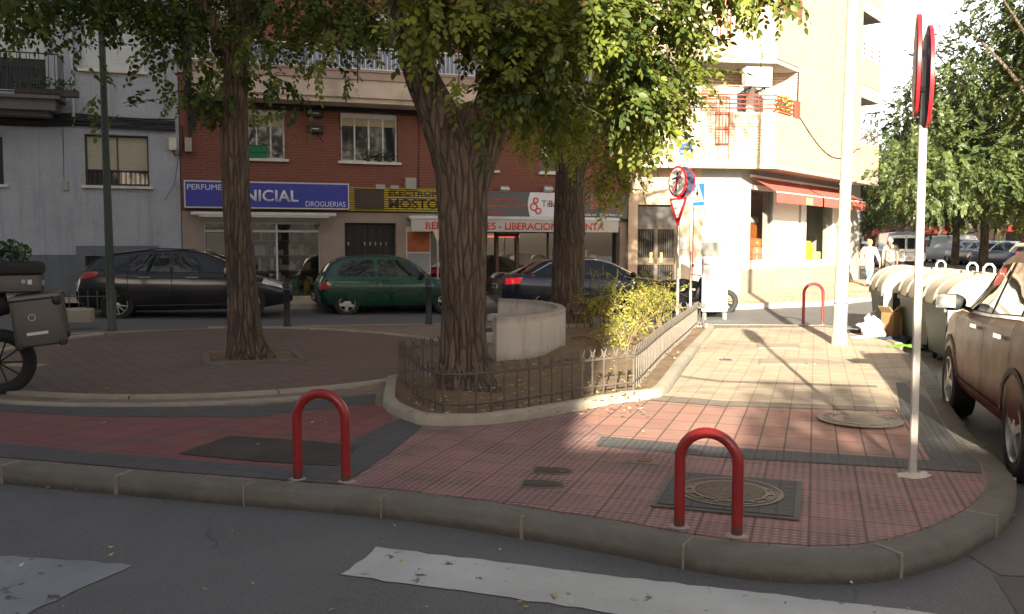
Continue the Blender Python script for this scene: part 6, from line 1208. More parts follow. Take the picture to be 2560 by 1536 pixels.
c.patch([(-1.78, 1.06), (-1.55, 1.25), (-1.30, 1.33), (-1.20, 1.34), (-1.18, 1.04)], 'side_window', M_cglass); c.patch([(-1.12, 1.035), (-1.12, 1.345), (-.75, 1.38), (-.34, 1.385), (-.32, 1.0)], 'side_window', M_cglass); c.patch([(-.25, .995), (-.25, 1.385), (.15, 1.36), (.5, 1.26), (1.0, .97)], 'side_window', M_cglass)
c.toppatch(1.16, .35, .9, .86, 'windshield', M_cglass); c.toppatch(-2.02, -1.6, .85, .85, 'rear_window', M_cglass)
for x in (-1.15, -.285): c.strip([(x, 1.0), (x-.0, .4), (x+.05, .27)], 'door_seam', M_arch)
c.strip([(.95, .95), (.98, .6), (.9, .27), (-1.0, .27)], 'door_seam', M_arch); c.strip([(-.95, .9), (-.7, .895)], 'door_handle', M_hand, .018, (-1,), .02); c.strip([(.0, .885), (.25, .88)], 'door_handle', M_hand, .018, (-1,), .02); c.strip([(-1.0, .3), (1.0, .3)], 'sill_trim', mat('dull_silver', (.2, .2, .2), .4, .6), .015, (-1,), .012)
c.patch([(-2.08, .86), (-2.05, 1.0), (-1.68, 1.03), (-1.75, .92)], 'tail_lamp', M_tail, off=.01); c.strip([(-2.06, .86), (-2.09, .72), (-2.13, .62)], 'light_strip', M_headl, .03, (-1,), .012); c.patch([(1.55, .74), (1.6, .84), (1.98, .7), (2.0, .62)], 'headlight', M_headl, off=.01)
for sg in (-1, 1): mirror(c, .82, .97, sg, M_alu)
mb = MB(); mb.tube([(-1.6, -.55, 1.36), (-.5, -.58, 1.5), (.2, -.57, 1.47)], .013, 6); mb.build('roof_rail', M_plast, c.t); add_plate(c, -2.16, .6)
# dark blue saloon on the right
saloon = dict(rw=.325, wheels=(-1.36, 1.38), rim='seven', st=[(-2.33, .45, .80, .81, .66, .5), (-2.30, .34, .97, .98, .78, .6), (-2.2, .27, 1.03, 1.04, .84, .64), (-1.9, .22, 1.01, 1.04, .88, .64), (-1.6, .19, .99, 1.14, .89, .62), (-1.1, .18, .97, 1.36, .90, .60), (-.5, .18, .95, 1.43, .90, .60), (.1, .18, .94, 1.42, .90, .60), (.5, .18, .93, 1.33, .90, .60), (.95, .18, .92, 1.13, .90, .62), (1.35, .18, .90, .94, .90, .66), (1.75, .2, .82, .83, .87, .66), (2.1, .24, .70, .71, .80, .6), (2.28, .28, .66, .67, .75, .55), (2.35, .36, .58, .59, .68, .48)])
Pn = carpaint('navy_car_paint', (.012, .016, .035), .35, .2); gr = G(1452, 792, ROAD); cpos = Vector((gr.x+.15, gr.y+1.0, gz(gr.x, gr.y)+ROAD))
c = Car('saloon_car', 'dark blue saloon with lit red tail lamp behind the curved bench', 'car', cpos, PB.a-R(3), saloon, Pn)
c.patch([(-1.62, 1.03), (-1.35, 1.17), (-1.12, 1.27), (-1.06, 1.0)], 'side_window', M_cglass); c.patch([(-1.0, 1.0), (-1.05, 1.29), (-.5, 1.36), (-.22, 1.36), (-.2, .98)], 'side_window', M_cglass); c.patch([(-.13, .975), (-.13, 1.36), (.1, 1.355), (.5, 1.26), (1.15, .96)], 'side_window', M_cglass)
c.toppatch(1.32, .52, .9, .86, 'windshield', M_cglass); c.toppatch(-1.8, -1.1, .88, .85, 'rear_window', M_cglass)
c.strip([(-1.60, 1.05), (-1.1, 1.30), (-.5, 1.385), (.1, 1.38), (.5, 1.285), (1.15, .99)], 'window_trim', M_chrome, .018, (-1, 1), .01)
for x in (-1.02, -.165): c.strip([(x, .97), (x, .4), (x+.05, .27)], 'door_seam', M_arch)
c.strip([(1.05, .93), (1.05, .5), (1.0, .27)], 'door_seam', M_arch); c.strip([(-.85, .86), (-.62, .855)], 'door_handle', M_hand, .018, (-1,), .02); c.strip([(.1, .845), (.35, .84)], 'door_handle', M_hand, .018, (-1,), .02)
c.patch([(-2.27, .80), (-2.25, .95), (-1.85, .97), (-1.95, .82)], 'tail_lamp', mat('lit_tail_lamp', (.6, .012, .03), .2, Emission_Color=(.8, .01, .02, 1), Emission_Strength=.12), off=.01); c.patch([(1.75, .72), (1.8, .8), (2.2, .66), (2.22, .58)], 'headlight', M_headl, off=.01)
for sg in (-1, 1): mirror(c, .95, .96, sg, Pn)
add_plate(c, -2.34, .74); mb = MB(); [mb.box((-2.32, sg*.55, .87), (.05, .3, .13)) for sg in (-1, 1)]; mb.build('tail_lamp', M_tail, c.t)
# red crossover at the right edge, seen from behind its far front wing
suv = dict(rw=.35, wheels=(-1.32, 1.33), rim='five', n=90, st=[(-2.22, .55, .85, .87, .70, .5), (-2.18, .42, 1.0, 1.04, .82, .6), (-2.05, .36, 1.12, 1.2, .89, .64), (-1.8, .31, 1.14, 1.42, .92, .64), (-1.4, .28, 1.13, 1.56, .925, .64), (-.8, .27, 1.09, 1.63, .925, .65), (-.1, .27, 1.06, 1.64, .925, .65), (.35, .27, 1.045, 1.58, .925, .64), (.8, .27, 1.04, 1.36, .92, .66), (1.22, .27, 1.03, 1.10, .915, .70), (1.6, .28, .99, 1.0, .90, .72), (1.95, .32, .90, .91, .85, .66), (2.12, .38, .78, .79, .76, .56), (2.2, .48, .62, .63, .66, .45)])
Pr = mat('deep_red_car_paint', (.11, .008, .007), .34, .0, var=.1, dirt=.15, Specular_IOR_Level=.13); hd = R(90-17); c = Car('crossover_car', 'glossy deep red crossover parked half out of frame at the right edge', 'car', (4.95, 7.40, ROAD), hd, suv, Pr)
c.patch([(-1.85, 1.18), (-1.55, 1.40), (-1.25, 1.47), (-1.2, 1.17)], 'side_window', M_cglass); c.patch([(-1.13, 1.165), (-1.13, 1.475), (-.8, 1.52), (-.3, 1.53), (-.28, 1.12)], 'side_window', M_cglass); c.patch([(-.2, 1.115), (-.2, 1.53), (.2, 1.50), (.6, 1.37), (1.08, 1.08)], 'side_window', M_cglass)
c.strip([(-1.9, 1.155), (-1.2, 1.145), (-.2, 1.095), (1.08, 1.06)], 'window_trim', M_chrome, .022, (-1, 1), .01); c.toppatch(1.2, .42, .9, .86, 'windshield', M_cglass); c.toppatch(-2.03, -1.7, .85, .85, 'rear_window', M_cglass)
for x in (-1.16, -.24): c.strip([(x, 1.12), (x, .6), (x+.06, .42)], 'door_seam', M_arch, .012, (-1, 1))
c.strip([(1.0, 1.05), (1.02, .7), (.85, .42)], 'door_seam', M_arch, .012, (-1, 1)); c.strip([(-1.0, .38), (1.0, .38)], 'sill_cladding', M_plast, .14, (-1, 1), .008)
for x in (-.95, -.02): c.strip([(x, .985), (x+.26, .98)], 'door_handle', M_chrome, .032, (-1, 1), .03)
for wx in suv['wheels']: c.strip([(wx+.43*math.cos(a), .35+.43*math.sin(a)) for a in [math.pi*k/14 for k in range(15)]], 'arch_cladding', M_plast, .05, (-1, 1), .008)
c.patch([(1.72, .82), (1.75, .93), (2.1, .80), (2.1, .72)], 'headlight', M_headl, off=.01)
for sg in (-1, 1):
    mi = mirror(c, .86, 1.09, sg, M_plast, 1.1); MB().box((.765, sg*1.05, 1.155), (.02, .17, .12)).build('mirror_glass', M_chrome, mi)
c.t.scale = (1, 1, 1.04); mb = MB(); [mb.tube([(-1.7, sg*.60, 1.58), (-.8, sg*.62, 1.68), (.1, sg*.61, 1.67), (.35, sg*.60, 1.62)], .018, 8) for sg in (1,)]; mb.build('roof_rail', M_chrome, c.t, smooth=True)
# far cars and vans
def farcar(px, Y, az, spec, col, name, label, h=0, grp='cars parked along the far avenue', metal=.3):
    x = (px-1280)/F*Y; sp = dict(spec, arch=False, n=40); c = Car(name, label, 'van' if 'van' in name else 'car', (x, Y, gz(x, Y)+ROAD), R(90-az), sp, carpaint('paint_'+label.replace(' ', '_')[:40], col, metal), grp); return c
def dress(c, k=1):
    c.patch([(-1.5, 1.0), (-1.4, 1.3), (.2, 1.36), (.75, 1.03)], 'side_window', M_cglass); c.toppatch(-2.02, -1.62, .9, .85, 'rear_window', M_cglass); c.toppatch(1.15, .4, .9, .85, 'windshield', M_cglass)
    for sg in (-1, 1): MB().box((-2.1, sg*.62, .88), (.12, .22, .14)).build('tail_lamp', M_tail, c.t)
    MB().box((-2.16, 0, .72), (.02, .5, .11)).build('number_plate', M_plate, c.t)
for (px, Y, az, col, lb) in ((2322, 62, 5, (.03, .035, .04), 'dark grey car parked left of the small white van'), (2398, 60, 12, (.05, .1, .25), 'blue car just right of the small white van'), (2424, 54, 6, (.04, .08, .2), 'dark blue car between the blue car and the black one'), (2454, 52, 6, (.012, .012, .015), 'black parked car in the middle of the far row'), (2490, 50, 4, (.16, .2, .26), 'silver-blue parked estate in the far row'), (2524, 48, 4, (.03, .06, .16), 'navy parked car second from the right edge'), (2566, 47, 4, (.12, .02, .03), 'dark red parked car cut by the right edge'), (2142, 50, 24, (.55, .57, .6), 'white car half hidden beyond the brick corner')):
    dress(farcar(px, Y, az, wagon, col, 'parked_car', lb))
vanspec = dict(rw=.34, wheels=(-1.5, 1.6), rim='seven', smooth=1, st=[(-2.4, .45, 1.0, 1.75, .90, .76), (-2.38, .3, 1.08, 1.92, .94, .80), (-2.0, .25, 1.1, 1.96, .95, .81), (.9, .22, 1.1, 1.96, .95, .80), (1.3, .22, 1.1, 1.85, .94, .78), (1.9, .22, 1.1, 1.25, .92, .76), (2.3, .26, .9, .92, .84, .6), (2.4, .35, .7, .72, .74, .5)])
def van(px, Y, az, label, k=1., wins=True):
    c = farcar(px, Y, az, vanspec, (.62, .64, .66), 'van', label, grp=None); c.t.scale = (k, k, k); c.t['category'] = 'van'
    def rear(poly, name, m, off=.0): 
        mb = MB(); mb.add([(-2.405-off, y, z) for y, z in poly], [tuple(range(len(poly)))]); return mb.build(name, m, c.t)
    for sg in (-1, 1):
        rear([(sg*.05, 1.12), (sg*.05, 1.66), (sg*.66, 1.66), (sg*.78, 1.12)], 'rear_window', M_cglass, .012 if wins else .012); rear([(sg*.80, .95), (sg*.80, 1.6), (sg*.88, 1.55), (sg*.92, .95)], 'tail_lamp', M_tail, .02)
    rear([(-.008, .5), (-.008, 1.75), (.008, 1.75), (.008, .5)], 'door_seam', M_arch, .01); rear([(-.26, .62), (-.26, .73), (.26, .73), (.26, .62)], 'number_plate', M_plate, .02); MB().rbox((-2.40, 0, .42), (.16, 1.8, .2), .05).build('bumper', M_plast, c.t)
    c.patch([(.6, 1.15), (.6, 1.7), (1.3, 1.65), (1.75, 1.18)], 'side_window', M_cglass)
    return c
v = van(2243, 46, 15, 'big white van with tall rear windows beyond the two walkers'); MB().lathe((-2.42, .55, .95), [(0, -.0), (.09, 0)], 16, 'X').build('round_badge', mat('olive_badge', (.1, .12, .05)), v.t); l = lettering('lettering', 'JBC Floristas', mat('dark_lettering', (.08, .08, .09)), v.t, 0, 0, 0, .12, .75); l.rotation_euler = (0, 0, R(-90)); l.location = (-2.42, .3, .89)
v = van(2362, 58, -8, 'small white box van parked among the far cars', .9)
# ------------------------------------------------------------------ touring motorcycle with cases at the left edge
g = G(0, 985); mt = thing('motorcycle', 'black touring motorcycle with aluminium side case and grey top case at the left edge', 'motorcycle', (g.x, g.y, g.z), R(205))
# local +x = front (pointing left in the picture), rear wheel at the origin
M_case = mat('scuffed_aluminium_case', (.085, .078, .07), .5, .4, var=.2, vs=5, dirt=.3); M_caseb = mat('grey_top_case', (.045, .043, .045), .6)
def bike_wheel(x, r, par):
    w = MB(); w.tube([(r*.88*math.cos(2*math.pi*k/36), 0, r*.88*math.sin(2*math.pi*k/36)) for k in range(36)], .07, 10, close=True); o = w.build('wheel', M_tyre, par, smooth=True); o.location = (x, 0, r); mb = MB()
    mb.tube([(r*.72*math.cos(2*math.pi*k/36), 0, r*.72*math.sin(2*math.pi*k/36)) for k in range(36)], .02, 6, close=True)
    for k in range(10): a = math.pi*k/5; mb.cyl((0, 0, 0), (r*.72*math.cos(a), 0, r*.72*math.sin(a)), .009, 5)
    mb.build('rim', mat('dark_rim', (.015, .015, .015), .5, .2), o, smooth=True); return o
bike_wheel(0, .34, mt); bike_wheel(1.5, .34, mt)
mb = MB(); mb.tube([(.0, .0, .34), (.45, 0, .45), (.75, 0, .5), (1.0, 0, .75), (1.12, 0, .95)], [.05, .07, .14, .12, .06], 10); mb.rbox((.72, 0, .42), (.5, .4, .36), .1); mb.build('frame', M_plast, mt, smooth=True); MB().ell((.88, 0, .86), (.32, .19, .16)).build('tank', Pb, mt, smooth=True)
MB().tube([(-.1, 0, .98), (.25, 0, .93), (.6, 0, .92)], [.12, .15, .11], 12).build('seat', M_tyre, mt, smooth=True); mb = MB(); [mb.tube([(1.5, s_*.11, .34), (1.2, s_*.11, 1.02)], .028, 8) for s_ in (-1, 1)]; mb.build('fork', M_metal, mt); mb = MB(); mb.tube([(1.02, -.42, 1.12), (1.12, -.2, 1.14), (1.16, 0, 1.08), (1.12, .2, 1.14), (1.02, .42, 1.12)], .015, 8); mb.build('handlebar', M_plast, mt)
MB().tube([(-.40, 0, .60), (-.25, 0, 1.0), (.2, 0, .84)], [.04, .09, .08], 8).build('mudguard', M_plast, mt, smooth=True)
def ncase(name, c, d, m, tilt=0): 
    o = MB().rbox((0, 0, 0), d, .035, seg=3).build(name, m, mt, smooth=True, ang=35); o.location = c; o.rotation_euler = (0, R(tilt), 0); return o
for s_, nm in ((1, 1), (-1, 0)):
    o = ncase('side_case', (-.42, s_*.40, .80), (.48, .24, .50), M_case, 6); MB().rbox((0, 0, .265), (.50, .26, .055), .03).build('lid', mat('case_lid', (.13, .12, .11), .45, .5, dirt=.3), o); 
    for a, b in ((-1, -1), (1, -1), (1, 1), (-1, 1)): MB().rbox((a*.205, b*.095, -.23), (.08, .08, .07), .02).build('corner_guard', M_plast, o)
    mb = MB(); mb.lathe((.05, s_*.1215, .06), [(.035, -.0), (.03, 0), (.03, .001), (.035, .001)], 20, 'Y', cap=False); mb.box((.02, s_*.1215, -.11), (.2, .003, .03)); mb.build('sticker', M_lett, o)
    MB().ell((-.20, s_*.1, .21), (.05, .05, .055)).build('buckle', M_plast, o)
o = ncase('top_case', (-.22, 0, 1.20), (.46, .50, .20), M_case, 0); o.rotation_euler = (0, 0, 0); MB().rbox((.0, 0, .16), (.50, .54, .15), .06).build('cover_net', M_tyre, o); mb = MB(); mb.b2(-.234, -.231, .0, .05, -.03, .03); mb.b2(-.234, -.231, .1, .15, -.02, .03); mb.b2(-.234, -.231, -.2, -.14, -.05, .02); mb.build('sticker', M_lett, o)
mb = MB(); mb.lathe((-.06, .252, .02), [(.0, -.0), (.022, 0)], 16, 'Y'); mb.b2(-.14, -.1, .251, .254, -.01, .04); mb.build('sticker', M_lett, o)
MB().cyl((-.30, 0, .62), (-.36, .0, .62), .04, 12).build('tail_lamp', M_tail, mt)
mb = MB(); leafy(mb, (0, 0, .1), (.28, .22, .12), 260, .07, 44); tb = mt.matrix_basis @ Vector((-.12, 0, 1.43)); tag(mb.build('plant_cutting', M_leafd, loc=tb), 'leafy green cutting lying on the motorcycle top case', 'plant')
# dark bike at the corner and the delivery scooter hidden behind the white board
def motorbike(loc, hd, label, col, k=1., box=False):
    t = thing('motorbike', label, 'motorbike', loc, hd); bike_wheel(0, .29, t); bike_wheel(1.3, .29, t); MB().tube([(.05, 0, .35), (.3, 0, .5), (.65, 0, .38), (.95, 0, .42), (1.12, 0, .9)], [.09, .16, .12, .1, .08], 12).build('fairing', col, t, smooth=True); MB().tube([(-.2, 0, .75), (.15, 0, .76), (.55, 0, .72)], [.07, .13, .1], 12).build('seat', M_tyre, t, smooth=True)
    mb = MB(); [mb.tube([(1.3, s_*.08, .29), (1.1, s_*.08, .95)], .022, 8) for s_ in (-1, 1)]; mb.build('fork', M_metal, t); MB().tube([(.95, -.34, 1.03), (1.05, 0, .98), (.95, .34, 1.03)], .014, 8).build('handlebar', M_plast, t); mb = MB(); [mb.tube([(1.0, s_*.25, 1.02), (1.02, s_*.32, 1.2)], .006, 5) for s_ in (-1, 1)]; [mb.ell((1.02, s_*.34, 1.23), (.015, .07, .045)) for s_ in (-1, 1)]; mb.build('mirror', M_plast, t, smooth=True)
    MB().tube([(.2, -.15, .3), (-.25, -.16, .38)], .045, 8).build('exhaust', M_chrome, t, smooth=True); MB().ell((1.15, 0, .85), (.1, .12, .12)).build('headlight', M_headl, t, smooth=True)
    if box: MB().rbox((-.2, 0, 1.0), (.42, .42, .4), .05).build('delivery_box', M_alu, t)
    return t
g = G(1650, 775, ROAD); Yb = 21.5; motorbike(((1652-1280)/F*Yb, Yb, gz(3, Yb)+ROAD), R(15), 'black motorbike parked at the corner behind the yield sign pole', mat('black_fairing', (.012, .012, .014), .25, .2)); motorbike(((1690-1280)/F*22.3, 22.3, gz(4, 22)+ROAD), R(5), 'scooter whose handlebar and wheel stick out behind the white board', mat('dark_fairing', (.03, .03, .03), .4))
# white advertising board on wheels
Yb = 20.6; a = Q(1754, 752, Yb); b = Q(1818, 752, Yb); zt_ = Q(1786, 643, Yb).z; zb_ = gz(4.5, Yb)+ROAD; t = thing('advertising_board', 'bright white wheeled advertising board standing in front of the scooter', 'advertising board', ((a.x+b.x)/2, Yb, zb_), R(4)); w_ = (b.x-a.x); h_ = zt_-zb_
MB().rbox((0, 0, h_*.44+.1), (w_, .12, h_*.76), .03).build('panel', M_sw, t, smooth=True, ang=35); MB().rbox((0, 0, h_-.09), (w_*1.03, .2, .18), .05).build('header', M_sw, t, smooth=True, ang=35); mb = MB(); [mb.b2(x-.02, x+.02, -.08, .08, 0, .16) for x in (-w_*.4, w_*.4)]; mb.build('leg', M_alu, t)
lettering('lettering', 'MENU DEL DIA', mat('pale_grey_letter', (.35, .35, .38)), t, -w_*.3, -.062, h_*.62, .04, w_*.6); lettering('lettering', 'TAPAS', mat('pale_grey_letter', (.35, .35, .38)), t, -w_*.38, -.062, h_*.42, .05, w_*.4); mb = MB(); [mb.b2(-w_*.36+.0, -w_*.05, -.063, -.061, h_*.22+k, h_*.22+k+.014) for k in (0, .11)]; mb.b2(-w_*.36, -w_*.33, -.063, -.061, h_*.22, h_*.22+.12); mb.b2(-w_*.08, -w_*.05, -.063, -.061, h_*.22, h_*.22+.12); mb.build('frame_mark', M_sk, t)
# ------------------------------------------------------------------ waste containers and rubbish
M_cgrn = mat('dark_green_container', (.035, .06, .055), .55, var=.2, dirt=.4); M_clid = mat('beige_container_lid', (.55, .52, .42), .5, var=.1, dirt=.3)
def container(px, Y, label, W=1.15, L=1.45, H=1.32):
    x = (px-1280)/F*Y; t = thing('waste_container', label, 'waste container', (x, Y, gz(x, Y)+ROAD), R(90-14), 'waste containers at the kerb')
    mb = MB(); mb.add([(sx*L/2*(.94 if z < .3 else 1), sy*W/2*(.86 if z < .3 else 1), z) for z in (.12, .82) for sx, sy in ((-1, -1), (1, -1), (1, 1), (-1, 1))], [(3, 2, 1, 0), (4, 5, 6, 7), (0, 1, 5, 4), (1, 2, 6, 5), (2, 3, 7, 6), (3, 0, 4, 7)]); mb.b2(-L/2-.03, L/2+.03, -W/2-.03, W/2+.03, .80, .86); 
    for sx in (-1, 1):
        for k in range(5): mb.b2(sx*L/2-.02, sx*L/2+.02, -W/2+.12+k*.22, -W/2+.15+k*.22, .25, .78)
    mb.build('bin', M_cgrn, t); mb = MB(); n = 16; pr = [(W/2*math.cos(math.pi*k/n), .86+(H-.86)*math.sin(math.pi*k/n)**.8) for k in range(n+1)]
    vs = [(-L/2, y, z) for y, z in pr]+[(L/2, y, z) for y, z in pr]; m = n+1; mb.add(vs, [(i, i+1, m+i+1, m+i) for i in range(n)]+[tuple(range(m))[::-1], tuple(range(m, 2*m)), (0, m, 2*m-1, m-1)]); mb.build('lid', M_clid, t, smooth=True, ang=35)
    mb = MB()
    for sx in (-L/2-.015, 0, L/2+.015): mb.tube([(sx, y*1.015, .86+(z-.86)*1.03) for y, z in pr], .022, 6)
    mb.build('lid_rib', mat('brown_lid_rib', (.22, .19, .13), .6), t)
    for sx in ((-.45, .45) if 'nearest' in label else (.45,) if 'middle' in label else ()): MB().tube([(sx, -.1, H-.02), (sx, -.1, H+.10), (sx, -.06, H+.15), (sx, .0, H+.15), (sx, .04, H+.1), (sx, .04, H-.02)], .016, 6).build('lifting_loop', M_clid, t, smooth=True)
    for sy in (-1, 1): MB().rbox((-L/2-.05, sy*(W/2-.09), .5), (.08, .16, .75), .02).build('end_post', M_cgrn if sy < 0 else M_clid, t)
    mb = MB(); [mb.cyl((sx*L*.38, sy*W*.36, .07), (sx*L*.38, sy*W*.36+.05, .07), .07, 12) for sx in (-1, 1) for sy in (-1, 1)]; mb.build('castor', M_tyre, t); return t
container(2445, 12.9, 'nearest waste container with a cream dome lid beside the red car'); container(2362, 14.9, 'middle waste container partly behind the pale sign post'); container(2272, 16.9, 'farthest waste container with a torn bag leaning on it')
def at(px, py, dz=.0): return G(px, py, dz)
def bag(px, py, r, m, label, seed, name='rubbish_bag', cat='rubbish bag', grp='rubbish bags left by the containers', kn=True):
    g = at(px, py); t = thing(name, label, cat, g, 0, grp); MB().ell((0, 0, r[2]*.85), r, 20, 12, .5, seed).build('bag', m, t, smooth=True)
    if kn: MB().tube([(0, 0, r[2]*1.55), (.02, 0, r[2]*1.8), (.05, .02, r[2]*2.0)], [.05, .02, .05], 8).build('knot', m, t)
    return t
wbag = mat('white_plastic_bag', (.75, .74, .72), .35, var=.1, vs=5, bs=12, bd=.02); kbag = mat('dark_bag', (.03, .035, .045), .45, bs=12, bd=.02)
bag(2178, 843, (.23, .19, .17), wbag, 'white plastic rubbish bag, nearest of the heap by the thick lamp post', 1); bag(2186, 818, (.2, .17, .16), wbag, 'upper white plastic bag sitting behind the nearest white bag', 2); bag(2258, 800, (.24, .22, .40), kbag, 'tall dark bag leaning against the farthest container', 3)
M_card = mat('brown_cardboard', (.26, .16, .07), .85, var=.15, vs=4); g = at(2235, 838); t = thing('cardboard_box', 'open brown cardboard box between the white bags and the containers', 'box', g, R(20)); MB().box((0, 0, .22), (.34, .3, .42), rx=R(4)).build('box', M_card, t); mb = MB(); mb.box((-.2, 0, .46), (.02, .28, .15), ry=R(-40)); mb.box((.2, 0, .46), (.02, .28, .15), ry=R(40)); mb.box((0, -.18, .47), (.32, .02, .14), rx=R(45)); mb.build('flap', M_card, t); MB().b2(-.03, .03, -.158, -.153, .02, .4).build('tape', mat('tape', (.4, .3, .15)), t)
def cloth(px, py, rx, ry, h, col, label, seed, cat='cloth'):
    g = at(px, py); n = 18; vs = []; 
    for i in range(n+1):
        for j in range(n+1):
            u, v = i/n*2-1, j/n*2-1; rr_ = math.hypot(u, v); q = 1+.3*mn.noise(Vector((u*2, v*2, seed))); vs.append((u*rx*q, v*ry*q, max(.004, h*(1-rr_**2)*.6+h*.7*mn.noise(Vector((u*3, v*3, seed*2)))+.01)))
    o = MB().add(vs, [(i*(n+1)+j, (i+1)*(n+1)+j, (i+1)*(n+1)+j+1, i*(n+1)+j+1) for i in range(n) for j in range(n)]).build('discarded_cloth', mat('cloth_'+label[:12], col, .9, var=.2), loc=g, smooth=True); tag(o, label, cat, 'clothes strewn by the containers'); return o
cloth(2135, 832, .30, .22, .06, (.03, .035, .05), 'dark blue cloth lying just right of the lamp post base', 1); cloth(2240, 848, .32, .16, .07, (.03, .035, .06), 'navy cloth on the paving in front of the cardboard box', 2); cloth(2228, 838, .16, .08, .08, (.45, .03, .06), 'crimson cloth between the white bag and the box', 3); cloth(2262, 868, .28, .12, .05, (.10, .22, .02), 'bright green cloth at the kerb before the containers', 4); cloth(2150, 846, .14, .1, .05, (.4, .4, .45), 'pale grey rag left of the white bag', 5)
g = at(1815, 902); t = cloth(1815, 902, .09, .05, .03, (.05, .05, .06), 'small dark rag alone on the sunlit pavement', 7)
# stone block, low railing and paper on the left
g = at(195, 806); t = thing('stone_block', 'pale concrete block by the slim lamp post at the left', 'block', g, R(14)); MB().rbox((0, 0, .12), (.52, .3, .26), .03).build('block', M_concl, t)
mb = MB(); g = at(178, 800); t = thing('iron_fence', 'short dark iron railing behind the concrete block at the left', 'fence', (g.x, g.y+.5, g.z), R(10))
for k in range(8): MB().box((-.6+k*.17, 0, .28), (.016, .016, .5)).build('picket', M_fence, t)
MB().b2(-.65, .65, -.008, .008, .40, .42).build('rail', M_fence, t)
g = at(60, 915); o = MB().box((0, 0, .008), (.55, .28, .006), rz=R(-8)).build('cardboard_sheet', mat('tan_sheet', (.32, .24, .16), .9)); o.location = g; tag(o, 'flat tan cardboard sheet on the plaza beside the motorcycle wheel', 'cardboard')
# ------------------------------------------------------------------ two people walking away
def skinbody(chains, name, m, par, sub=2):
    """chains: lists of (point, rx, ry); first vertex of the first chain is the root; equal points are shared"""
    V = []; E = []; Rr = []; idx = {}
    for ch in chains:
        prev = None
        for p, r in ch:
            k = tuple(round(c, 4) for c in p)
            if k not in idx: idx[k] = len(V); V.append(p); Rr.append(r)
            if prev is not None and prev != idx[k]: E.append((prev, idx[k]))
            prev = idx[k]
    me = bpy.data.meshes.new(name); me.from_pydata(V, E, []); o = bpy.data.objects.new(name, me); COL.objects.link(o); md = o.modifiers.new('s', 'SKIN'); sv = me.skin_vertices[0].data
    for i, r in enumerate(Rr): sv[i].radius = (r, r) if not hasattr(r, '__len__') else r
    sv[0].use_root = True; md.use_smooth_shade = True; sb = o.modifiers.new('d', 'SUBSURF'); sb.levels = sb.render_levels = sub
    dg = bpy.context.evaluated_depsgraph_get(); m2 = bpy.data.meshes.new_from_object(o.evaluated_get(dg)); bpy.data.objects.remove(o); m2.materials.clear(); m2.materials.append(m); m2.polygons.foreach_set('use_smooth', [True]*len(m2.polygons)); o = bpy.data.objects.new(name, m2); COL.objects.link(o); o.parent = par; return o
M_skin = mat('skin', (.42, .24, .16), .6, var=.08)
